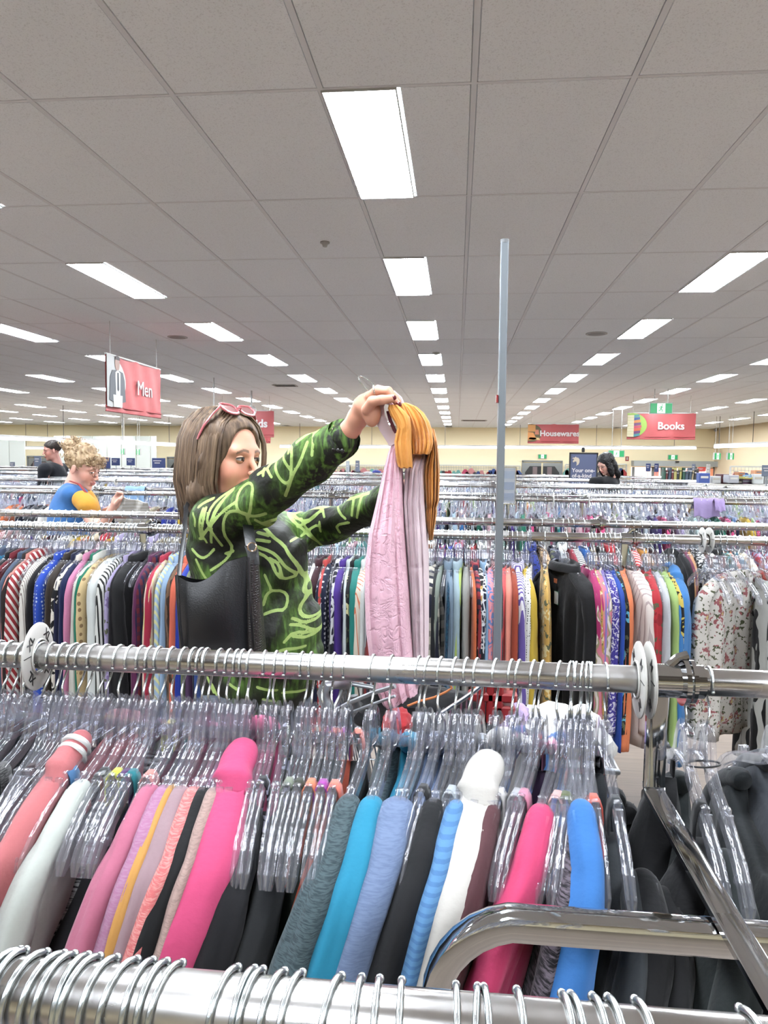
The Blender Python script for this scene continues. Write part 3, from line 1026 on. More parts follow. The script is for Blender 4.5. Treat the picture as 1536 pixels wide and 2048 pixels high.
for q in ((68, 912, 83, 933, 14, M_GREYS, 'grey blue rack sign nearest the far left man'), (204, 915, 221, 937, 12, M_BLUE, 'navy rack sign just beside the curly fringe of the worker'),
          (223, 916, 240, 931, 13, M_BLUE, 'navy rack sign second from the worker'), (253, 916, 270, 931, 14, M_BLUE, 'small navy rack sign standing alone before the partition'),
          (304, 916, 331, 936, 12, M_BLUE, 'wide navy rack sign next to the swing doors'), (348, 918, 364, 938, 14, M_GREYS, 'pale grey rack sign in front of the swing doors'),
          (711, 921, 719, 944, 13, M_GREYS, 'narrow grey blue sign behind the pink shirt cuff'), (692, 922, 699, 944, 13, plain('sign_pale', (196, 204, 206), .5), 'narrow pale sign under the raised forearm'),
          (1292, 927, 1301, 943, 19, M_BLUE, 'narrow navy sign before the entrance, nearer the dark haired woman'), (1309, 927, 1317, 944, 19, M_BLUE, 'narrow navy sign before the entrance, beside its twin'),
          (1384, 928, 1390, 948, 17, M_GREYS, 'slim grey sign standing among the books'), (1413, 929, 1420, 955, 15, plain('sign_beige', (190, 186, 176), .5), 'slim beige sign among the books near the corner'),
          (1524, 930, 1545, 953, 9.5, M_GREYS, 'grey sign at the edge over the book stacks'), (1396, 935, 1410, 943, 21, plain('sign_red2', (214, 62, 50), .5), 'small red sign before the bright entrance'),
          (20, 924, 30, 936, 20, M_GREYS, 'small grey sign before the far left partition')):
    topper(*q)

# clear acrylic poster holder on a stand
a, c = P(1003, 934, 3.35), P(1030, 1008, 3.35)
t = empty('poster_holder', ((a.x + c.x) / 2, 3.35, 0), 'clear acrylic poster holder on a chrome stem beside the grey pole', 'poster holder')
w, zt, zb = c.x - a.x, a.z, c.z
MB().box((0, -.004, (zt + zb) / 2), (w, .003, zt - zb)).obj('acrylic_sheet', M_ACRYL, t)
MB().box((0, .0, (zt + zb) / 2), (w * .92, .002, (zt - zb) * .95)).obj('poster', plain('poster_paper', (214, 220, 226), .6), t)
for k, cc in enumerate(((160, 178, 200), (130, 150, 180), (150, 166, 190))):
    MB().box((0, -.0022, zt - .035 - .05 * k), (w * .8, .001, .034)).obj('poster_block', plain('poster_%d' % k, cc, .6), t)
b = MB()
for s in (-1, 1):
    b.box((s * w / 2, 0, (zt + zb) / 2), (.004, .008, zt - zb))
b.box((0, 0, zt), (w, .008, .004)); b.box((0, 0, zb), (w, .008, .006))
b.obj('frame', M_CHROME, t)
MB().cyl((0, .004, zb), (0, .004, 1.3), .006, 8).obj('stem', M_CHROME, t, True)
# ------------------------------------------------------------------ garment racks
RZ = 1.30
R_RAIL = .0175
PAIRS = [(.341, .952)] + [(2.73 + 2.65 * k, 3.35 + 2.65 * k) for k in range(6)]
ROWNAME = ['nearest', 'second', 'third', 'fourth', 'fifth', 'sixth', 'seventh', 'eighth', 'ninth']
XJ = [.262, -1.216, .9, -2.0, 1.4, -3.2, 2.0, -4.5, 2.4]
M_CASTER = plain('caster_rubber', (40, 40, 42), .6)

def rack(k):
    ya, yb = PAIRS[k]
    xj = XJ[k]
    ym = (ya + yb) / 2 + .045
    t = empty('clothes_rack', (xj, ym, 0), f'double chrome clothes rack, {ROWNAME[k]} row from the camera', 'clothes rack')
    half = max(2.0, yb * .95 + 1.5)
    def L(x, y, z): return (x - xj, y - ym, z)
    ends = [xj]
    step = 1.83 if k < 3 else 2.4
    x = xj
    while x - step > -half - 1: x -= step; ends.append(x)
    x = xj
    while x + step < half * .75 + 1: x += step; ends.append(x)
    ends.sort()
    lo, hi = ends[0] - .05, ends[-1] + .05
    lo = max(lo, XL + 1); hi = min(hi, XR - .6)
    if k == 6: hi = -4.2; ends = [e for e in ends if e < hi - .3] + [hi - .05]
    for yy in (ya, yb):
        segs = [lo] + [e + .03 for e in ends[1:-1]] + [hi]
        for a, b in zip(segs[:-1], segs[1:]):
            MB().cyl(L(a, yy, RZ), L(b - .002, yy, RZ), R_RAIL, 28 if k < 2 else 10).obj('rail', M_RAIL, t, True)
    for e in ends:
        if k > 2 and not (-yb * .9 < e < yb * .5): continue
        if k == 0 and not (abs(e - xj) < .1): continue
        for yy, s in ((ya, 1), (yb, -1)):
            ex = e
            b = MB()
            b.tube([L(ex, yy, RZ - .015), L(ex, yy, RZ - .142), L(ex, yy + s * .008, RZ - .148), L(ex, ym, RZ - .150)], .02, 8, True, (.0135, .0045) )
            b.obj('upright', M_CHROME, t, True)
            b = MB()
            b.cyl(L(ex - .012, yy, RZ), L(ex + .055, yy, RZ), .0215, 24)
            b.cyl(L(ex + .028, yy, RZ), L(ex + .034, yy, RZ), .031, 24).cyl(L(ex + .038, yy, RZ), L(ex + .043, yy, RZ), .028, 24)
            b.tube([L(ex + .012, yy, RZ + .018), L(ex + .024, yy, RZ + .030), L(ex + .036, yy, RZ + .034)], .006, 8)
            b.obj('rail_clamp', M_CHROME, t, True)
        w, r, zt = .275, .09, RZ - .168
        pts = [L(e - w, ym, .10), L(e - w, ym, zt - r)]
        for q in range(1, 8):
            a = PI - q * PI / 16
            pts.append(L(e - w + r + r * math.cos(a), ym, zt - r + r * math.sin(a)))
        pts2 = [(2 * (e - xj) - p[0], p[1], p[2]) for p in reversed(pts)]
        MB().tube(pts + pts2, .02, 12, True, (.0135, .0155)).obj('hoop_frame', M_CHROME, t, True)
        for s in (-1, 1):
            MB().tube([L(e + s * w, ya - .02, .10), L(e + s * w, yb + .02, .10)], .02, 8, True, (.014, .014)).obj('foot_bar', M_CHROME, t, True)
            for yy in (ya, yb):
                c = L(e + s * w, yy, .04)
                MB().cyl((c[0] - .012, c[1], c[2]), (c[0] + .012, c[1], c[2]), .04, 14).cyl((c[0], c[1], .03), (c[0], c[1], .1), .008, 6).obj('caster', M_CASTER, t, True)
    return t
for k in range(7): rack(k)

# ------------------------------------------------------------------ clear hangers
ARM = [(.006, -.058), (.016, -.066), (.024, -.085), (.027, -.100), (.036, -.110), (.055, -.119), (.085, -.129), (.115, -.140), (.145, -.154), (.170, -.170), (.186, -.186), (.193, -.198)]
def ridge(y):
    a = abs(y)
    for (p, q), (r, s) in zip(ARM[:-1], ARM[1:]):
        if a <= r:
            return q + (s - q) * max(0, (a - p)) / (r - p)
    return ARM[-1][1] - (a - ARM[-1][0]) * 1.2
def hanger_body(hi=True):
    b = MB()
    if hi:
        sec = [(-.0062, -.0068), (-.0062, .0068), (-.0045, .0080), (-.0022, .0080), (0, .0045), (.0022, .0080), (.0045, .0080), (.0062, .0068), (.0062, -.0068), (.0022, -.0080), (0, -.0045), (-.0022, -.0080)]
    else:
        sec = [(-.005, -.006), (-.005, .006), (.005, .006), (.005, -.006)]
    n = len(sec)
    arm = ARM if hi else ARM[::2] + [ARM[-1]]
    for s in (-1, 1):
        pts, fs = [], []
        for i, (y, z) in enumerate(arm):
            a = Vector(arm[max(0, i - 1)]); c = Vector(arm[min(len(arm) - 1, i + 1)])
            d = (c - a).normalized()
            nn = Vector((-d.y, d.x))
            if nn.y < 0: nn = -nn
            k = 1.0 if i < len(arm) - 1 else .55
            for (sx, sn) in sec:
                pts.append((sx * k, s * (y + nn.x * sn * k), z + nn.y * sn * k))
        for i in range(len(arm) - 1):
            for j in range(n):
                j2 = (j + 1) % n
                q = (i * n + j, i * n + j2, (i + 1) * n + j2, (i + 1) * n + j)
                fs.append(q if s > 0 else q[::-1])
        fs.append(tuple(range(n)) if s < 0 else tuple(range(n - 1, -1, -1)))
        e = (len(arm) - 1) * n
        fs.append(tuple(e + j for j in range(n)) if s > 0 else tuple(e + j for j in range(n - 1, -1, -1)))
        b.add(pts, fs)
        if hi:
            b.box((0, s * .098, -.122), (.010, .010, .010), .002)
            b.box((0, s * .110, -.128), (.009, .004, .012))
            b.ball((0, s * .150, -.176), .0065, 8, 5, (.8, 1, 1))
            b.tube([(0, s * .135, -.158), (0, s * .142, -.172), (0, s * .150, -.178)], .003, 6)
    b.add([(-.002, -.016, -.066), (-.002, .016, -.066), (-.002, .026, -.100), (-.002, -.026, -.100), (.002, -.016, -.066), (.002, .016, -.066), (.002, .026, -.100), (.002, -.026, -.100)],
          [(0, 1, 2, 3), (7, 6, 5, 4), (3, 2, 6, 7)])
    if hi:
        b.box((0, 0, -.061), (.013, .018, .010), .003)
        b.box((0, 0, -.106), (.009, .070, .005))
    return b
def hook_path(flip=1, n=10, ext=1.10):
    p = [(0, 0, -.060), (0, .002 * flip, -.044), (0, .010 * flip, -.034), (0, .0190 * flip, -.022), (0, .0210 * flip, -.008)]
    for k in range(n + 1):
        a = PI * k / n * ext
        p.append((0, .0203 * math.cos(a) * flip, -.001 + .0203 * math.sin(a)))
    return p
HB = hanger_body(True).mesh('body')
HK = {}
for f in (1, -1):
    for kk in range(3):
        mb = MB()
        kink = (kk - 1) * .005
        pth = hook_path(f, 10, 1.10 if f > 0 else .74)
        pth = [(kink * math.sin(max(0, min(1, (p[2] + .060) / .055)) * PI), p[1], p[2]) for p in pth]
        mb.tube(pth, .0017, 8)
        mb.ball(pth[-1], .0025, 8, 5)
        HK[(f, kk)] = mb.mesh('hook', True)

def hanger(X, Y, rz, label, group, flip=1, tilt=0.0):
    t = empty('clothes_hanger', (X, Y, RZ), label, 'hanger', group, rz)
    t.rotation_euler = (0, tilt, rz)
    link('hook', HK[(flip, rnd.randrange(3))], M_WIRE, t)
    link('body', HB, M_CLEAR, t)
    return t

# ------------------------------------------------------------------ garments
def sm(t):
    t = max(0, min(1, t)); return t * t * (3 - 2 * t)
def body_mesh(kind, seed):
    r = random.Random(seed * 13 + len(kind))
    W, Lg, t0 = {'tee': (.205, .62, .014), 'long': (.205, .66, .015), 'wide': (.205, .66, .016), 'shirt': (.205, .74, .015), 'hood': (.21, .66, .022), 'tank': (.165, .66, .014), 'drape': (.20, .70, .020), 'jacket': (.21, .62, .020)}[kind]
    nu, nv = 24, 14
    ph = [r.uniform(0, 6) for _ in range(6)]
    top = []
    for i in range(nu + 1):
        y = -W + 2 * W * i / nu
        a = abs(y)
        if kind == 'tank':
            z = -.30 + .10 * sm((a - .045) / .05) * (1 - sm((a - .10) / .03)) - .02 * sm((a - .12) / .04) + .07 * sm((a - .03) / .05) * (1 - sm((a - .105) / .03))
            if .07 < a < .115: z = ridge(y) - .035
        else:
            z = ridge(y) + .011
            if kind == 'wide' and a < .105: z = min(z, -.185 - .03 * (1 - a / .105))
            elif a < .075: z = min(z, -.118 - .02 * (1 - a / .075))
        top.append((y, z))
    v, f = [], []
    for s in (1, -1):
        for i, (y, z0) in enumerate(top):
            e = sm((1 - abs(y) / W) * 7)
            for j in range(nv + 1):
                q = j / nv
                z = z0 + (-Lg - z0) * (q ** 1.25)
                spread = .62 + .38 * sm(q * 5)
                fold = math.sin(y * 46 + ph[0] + 2.0 * q) * .30 + math.sin(y * 83 + ph[1] - 1.6 * q) * .20
                side = math.sin(y * 30 + ph[2] + q * 2) * .006 * q
                tt = t0 * spread * (1 + fold * sm(q * 2.5)) * (.35 + .65 * e)
                v.append((s * tt + side, y * (1 + (.05 if kind == 'drape' else -.07) * q), z + .006 * math.sin(y * 40 + ph[3]) * q))
    n = nv + 1
    o = (nu + 1) * n
    for i in range(nu):
        for j in range(nv):
            a = i * n + j
            f.append((a, a + 1, a + n + 1, a + n)); f.append((o + a, o + a + n, o + a + n + 1, o + a + 1))
        f.append((i * n, i * n + n, o + i * n + n, o + i * n))
        f.append((i * n + nv, o + i * n + nv, o + i * n + n + nv, i * n + n + nv))
    for i in (0, nu):
        for j in range(nv):
            a = i * n + j
            q = (a, o + a, o + a + 1, a + 1)
            f.append(q if i == 0 else q[::-1])
    return mesh_from('torso', v, f)
def catmull(pts, k=3):
    out = []
    for i in range(len(pts) - 1):
        p0, p1, p2, p3 = pts[max(0, i - 1)], pts[i], pts[i + 1], pts[min(len(pts) - 1, i + 2)]
        for j in range(k):
            t = j / k
            out.append(tuple(.5 * (2 * b + (c - a) * t + (2 * a - 5 * b + 4 * c - d) * t * t + (3 * b - a - 3 * c + d) * t ** 3) for a, b, c, d in zip(p0, p1, p2, p3)))
    out.append(tuple(pts[-1]))
    return out
def sweep(st, side, n=22, seed=0, lobes=.115, name='sleeve'):
    """st: (y, z, x radius, radius across) stations in the hanger plane"""
    ph = seed * 1.7
    st = catmull(st)
    v, f = [], []
    m_ = len(st)
    for i, (y, z, xr, nr) in enumerate(st):
        a_, c_ = st[max(0, i - 1)], st[min(m_ - 1, i + 1)]
        d = Vector((c_[0] - a_[0], c_[1] - a_[1])).normalized()
        up = Vector((-d.y, d.x))
        for j in range(n):
            a = 2 * PI * j / n
            q = i / (m_ - 1)
            g_ = min(1, q * 2.2)
            rr = 1 + lobes * g_ * (math.sin(3 * a + ph + q * 4) + .6 * math.sin(5 * a - ph + q * 7) + .35 * math.sin(8 * a + 2 * ph - q * 5))
            if lobes > .05: rr *= 1 + .030 * g_ * math.sin(q * 38 + 2 * math.sin(a + ph))
            v.append((xr * math.cos(a) * rr + .003 * q * math.sin(ph + q * 6), side * (y + up.x * nr * math.sin(a) * rr), z + up.y * nr * math.sin(a) * rr))
    for i in range(m_ - 1):
        for j in range(n):
            j2 = (j + 1) % n
            f.append((i * n + j, i * n + j2, (i + 1) * n + j2, (i + 1) * n + j))
    f.append(tuple(range(n - 1, -1, -1))); f.append(tuple((m_ - 1) * n + j for j in range(n)))
    me = mesh_from(name, v, f)
    bm = bmesh.new(); bm.from_mesh(me); bmesh.ops.recalc_face_normals(bm, faces=bm.faces); bm.to_mesh(me); bm.free()
    return me
def sleeve_mesh(kind, side, seed):
    r = random.Random(seed * 7 + (3 if side > 0 else 0))
    Lg = {'tee': .20, 'long': .56, 'wide': .56, 'shirt': .58, 'hood': .60, 'drape': .50, 'jacket': .56}[kind]
    x0 = {'hood': .020, 'jacket': .018, 'drape': .017}.get(kind, .0155)
    st = [(.068, -.119, x0 * .62, .012), (.095, ridge(.095) - .003, x0 * .85, .015)] if kind != 'wide' else [(.098, -.140, x0 * .70, .013), (.110, ridge(.11) - .003, x0 * .88, .016)]
    st += [(.135, ridge(.135) - .004, x0 * .95, .017), (.160, ridge(.16) - .006, x0, .019), (.180, ridge(.18) - .012, x0, .026), (.190, -.222, x0 * 1.0, .032), (.193, -.268, x0 * .98, .036), (.196, -.33, x0 * .95, .038)]
    if kind == 'tee':
        st += [(.199, -.40, x0 * 1.0, .040)]
    else:
        for q in range(1, 5):
            st.append((.197 + .010 * q / 4 + r.uniform(-.004, .004), -.33 - (Lg - .18) * q / 4, x0 * (1.0 + r.uniform(-.08, .16)), .038 - .006 * q / 4))
    return sweep(st, side, 22, seed + side)
def hood_collar(sd):
    return sweep([(.030, -.094, .006, .008), (.034, -.097, .012, .012), (.045, -.103, .0165, .015), (.060, -.110, .0180, .017), (.074, -.116, .0175, .017), (.086, -.122, .0200, .019), (.090, -.125, .0175, .017), (.100, ridge(.10) - .003, .0165, .015)], sd, 18, 1, .04, 'collar')
def collar_mesh(kind):
    if kind == 'hood': return hood_collar(-1)
    # folded neck band: ring of short columns, higher at the back
    n = 20
    ry, rx = (.068, .017) if kind != 'hood' else (.080, .024)
    prof = [(1.0, -.132), (1.05, -.105), (.92, -.086), (1.28, -.094), (1.38, -.118)] if kind in ('shirt', 'jacket') else [(1.0, -.135), (1.02, -.112), (.86, -.106)]
    if kind == 'hood':
        prof = [(1.1, -.150), (1.2, -.122), (1.15, -.100), (.95, -.088), (.6, -.094), (.5, -.12)]
    v, f = [], []
    for i in range(n):
        a = 2 * PI * i / n
        for (k, z) in prof:
            v.append((rx * k * math.cos(a), ry * k * math.sin(a) * (1 if kind != 'hood' else .95), z + (ridge(max(.05, abs(ry * math.sin(a)))) + .117) * .8 + .004 * math.cos(a)))
    m_ = len(prof)
    for i in range(n):
        i2 = (i + 1) % n
        for j in range(m_ - 1):
            f.append((i * m_ + j, i * m_ + j + 1, i2 * m_ + j + 1, i2 * m_ + j))
    return mesh_from('collar', v, f)
def strap_mesh(side, tied=False):
    b = MB()
    y = side * .088
    z = ridge(.088)
    w = .0105
    path = [(.010, -.03), (.0105, -.012), (.0085, .004), (.004, .0115), (-.004, .0115), (-.0085, .004), (-.0105, -.012), (-.010, -.03)]
    v, f = [], []
    for (x, dz) in path:
        for yy in (-w, w):
            v.append((x, y + yy, z + dz)); v.append((x * .82, y + yy, z + dz - .0015))
    for i in range(len(path) - 1):
        a = i * 4
        f += [(a, a + 2, a + 6, a + 4), (a + 1, a + 5, a + 7, a + 3), (a, a + 4, a + 5, a + 1), (a + 2, a + 3, a + 7, a + 6)]
    b.add(v, f)
    return b.mesh('strap', True)
GM = {}
def sway(me, wide):
    n = len(me.vertices)
    c = np.empty(n * 3, np.float32); me.vertices.foreach_get('co', c); c = c.reshape(-1, 3)
    d = np.clip(-c[:, 2] - .17, 0, None)
    near = np.clip(-c[:, 1] * 8, -1, 1)
    c[:, 0] *= 1 + wide * np.clip(d / .25, 0, 1)
    c[:, 0] += -.22 * d * (.6 + .4 * near)
    c[:, 1] += -.20 * d * (c[:, 1] < -.05)
    me.vertices.foreach_set('co', c.ravel()); me.update()
    return me
def gmesh(kind, lean=False):
    s = rnd.randrange(4)
    if lean:
        if (kind, s, 1) not in GM:
            base = None
            st = rnd.getstate()
            while base is None:
                rnd.seed(s * 31 + len(kind)); 
                d0 = {'torso': body_mesh(kind, s)}
                if kind != 'tank':
                    d0['sl'] = sleeve_mesh(kind, -1, s); d0['sr'] = sleeve_mesh(kind, 1, s)
                    if kind != 'wide': d0['collar'] = collar_mesh(kind)
                    if kind == 'hood': d0['collar2'] = hood_collar(1)
                else:
                    d0['sl'] = strap_mesh(-1); d0['sr'] = strap_mesh(1)
                base = d0
            rnd.setstate(st)
            sway(base['torso'], .7)
            if kind != 'tank':
                sway(base['sl'], .7); sway(base['sr'], .7)
            GM[(kind, s, 1)] = base
        return GM[(kind, s, 1)]
    if (kind, s) not in GM:
        d = {'torso': body_mesh(kind, s)}
        if kind != 'tank':
            d['sl'] = sleeve_mesh(kind, -1, s); d['sr'] = sleeve_mesh(kind, 1, s)
            if kind != 'wide': d['collar'] = collar_mesh(kind)
            if kind == 'hood': d['collar2'] = hood_collar(1)
        else:
            d['sl'] = strap_mesh(-1); d['sr'] = strap_mesh(1)
        GM[(kind, s)] = d
    return GM[(kind, s)]
KNAME = {'tee': ('t_shirt', 'top'), 'long': ('long_sleeved_top', 'top'), 'wide': ('long_sleeved_top', 'top'), 'shirt': ('collared_shirt', 'shirt'), 'hood': ('hooded_sweatshirt', 'sweatshirt'), 'tank': ('tank_top', 'tank top'), 'drape': ('blouse', 'blouse'), 'jacket': ('jacket', 'jacket')}
USED = set()
COLN = [((20, 20, 22), 'black'), ((60, 62, 64), 'charcoal'), ((130, 130, 130), 'grey'), ((235, 235, 230), 'white'), ((225, 212, 180), 'cream'), ((190, 40, 50), 'red'), ((100, 30, 45), 'maroon'),
        ((235, 120, 60), 'orange'), ((245, 140, 120), 'salmon'), ((205, 170, 30), 'mustard'), ((170, 200, 120), 'lime'), ((90, 100, 60), 'olive'), ((20, 120, 95), 'green'), ((20, 130, 130), 'teal'),
        ((0, 150, 190), 'turquoise'), ((60, 130, 195), 'blue'), ((40, 60, 165), 'royal blue'), ((28, 34, 64), 'navy'), ((160, 185, 205), 'pale blue'), ((80, 50, 140), 'purple'), ((175, 165, 200), 'lavender'),
        ((230, 80, 140), 'pink'), ((235, 190, 200), 'pale pink'), ((120, 80, 50), 'brown'), ((85, 105, 130), 'slate blue'), ((200, 110, 120), 'dusty rose'), ((210, 180, 150), 'beige')]
def colname(c):
    return min(COLN, key=lambda e: sum((a - b) ** 2 for a, b in zip(e[0], c)))[1]
PATN = {'plain': '', 'heather': 'flecked ', 'stripes': 'striped ', 'diagonal': 'diagonal striped ', 'bands': 'banded ', 'plaid': 'plaid ', 'pin': 'pinstriped ', 'dots': 'spotted ', 'cow': 'patch printed ', 'marble': 'marbled ', 'leopard': 'leopard print ', 'floral': 'floral ', 'leaf': 'leaf printed ', 'chain': 'chain printed '}
def garment(X, Y, rz, kind, mat, label, group, wid=1.0, strapmat=None, zscale=1.0, zoff=0.0, tilt=0.0):
    d = gmesh(kind, Y < 1.2)
    nm, cat = KNAME[kind]
    o = link(nm, d['torso'], mat, None, (X, Y, RZ + zoff), (0, tilt, rz), (wid, 1, zscale))
    tag(o, label, cat, group)
    if kind == 'tank':
        for s in ('sl', 'sr'):
            link('strap', d[s], strapmat or mat, o, scl=(1.0 / max(wid, .3), 1, 1))
    else:
        link('sleeve', d['sl'], mat, o); link('sleeve', d['sr'], mat, o)
        if 'collar' in d:
            link('collar', d['collar'], mat, o)
        if 'collar2' in d:
            link('collar', d['collar2'], mat, o)
    return o
def short(kind, rgb, pat):
    return f"{colname(rgb)} {PATN[pat]}{KNAME[kind][0].replace('_', ' ')}"
def hang_row(rows, Y, where, group, ypx, flip=1, hang_group='clear hangers'):
    """rows: (x_rail_px, x_tip_px or None, kind or '', rgb, pattern, rgb2, width, extra dict)"""
    n = len(rows)
    descs = []
    for r in rows:
        ex = r[7] if len(r) > 7 else {}
        descs.append(ex.get('d') or (short(r[2], r[3], r[4]) if r[2] else 'bare clear hanger'))
    for i, r in enumerate(rows):
        xr, xt, kind, rgb, pat, rgb2, wid = r[:7]
        ex = r[7] if len(r) > 7 else {}
        X = P(xr, ypx, Y).x
        if 'rz' in ex: rz = ex['rz']
        elif xt is None: rz = rnd.uniform(-.10, .10)
        else:
            sx = (P(xt, ex.get('yt', 1800), Y - .19).x - X) / .19
            rz = math.asin(max(-.9, min(.9, sx)))
        prev = descs[i - 1] if i else 'the row end'
        nxt = descs[i + 1] if i < n - 1 else 'the row end'
        base = descs[i]
        nb = prev if i else nxt
        trys = [f'{base} on {where}', f'{base} on {where} beside {nb}', f'{base} on {where} between {prev} and {nxt}', f'{base} beside {prev} past {descs[i-2] if i > 1 else "the row end"}, on {where}']
        lab = None
        for tr in trys:
            if tr not in USED and len(tr.split()) <= 16:
                lab = tr; break
        if lab is None:
            for oi in range(2, 90):
                lab = f'{base} on {where}, {oi}th such'
                if lab not in USED: break
        USED.add(lab)
        tilt = rnd.uniform(-.025, .025)
        hl = ('clear hanger holding ' + lab) if kind else f'bare clear hanger on {where} beside {nb}'
        if len(hl.split()) > 16:
            hl = ' '.join(('clear hanger of ' + base + ' beside ' + nb + ' on ' + where).split())
        if hl in USED or len(hl.split()) > 16:
            base = ' '.join(base.split()[:5])
            for oi in range(2, 200):
                hl = f'clear hanger on {where} with {base}, {oi}th such'
                if hl not in USED: break
        USED.add(hl)
        if not ex.get('nohanger'):
            hanger(X, Y, rz, hl, hang_group, flip, tilt)
        if kind:
            mat = cloth(rgb, pat, rgb2, ex.get('s', 1.0), ex.get('c3'))
            sm_ = cloth(ex['strap'], 'plain') if 'strap' in ex else None
            garment(X, Y, rz, kind, mat, lab, group, wid, sm_, ex.get('zs', 1.0), ex.get('zo', 0.0), tilt)
WH = (240, 240, 235)
BK = (24, 25, 28)
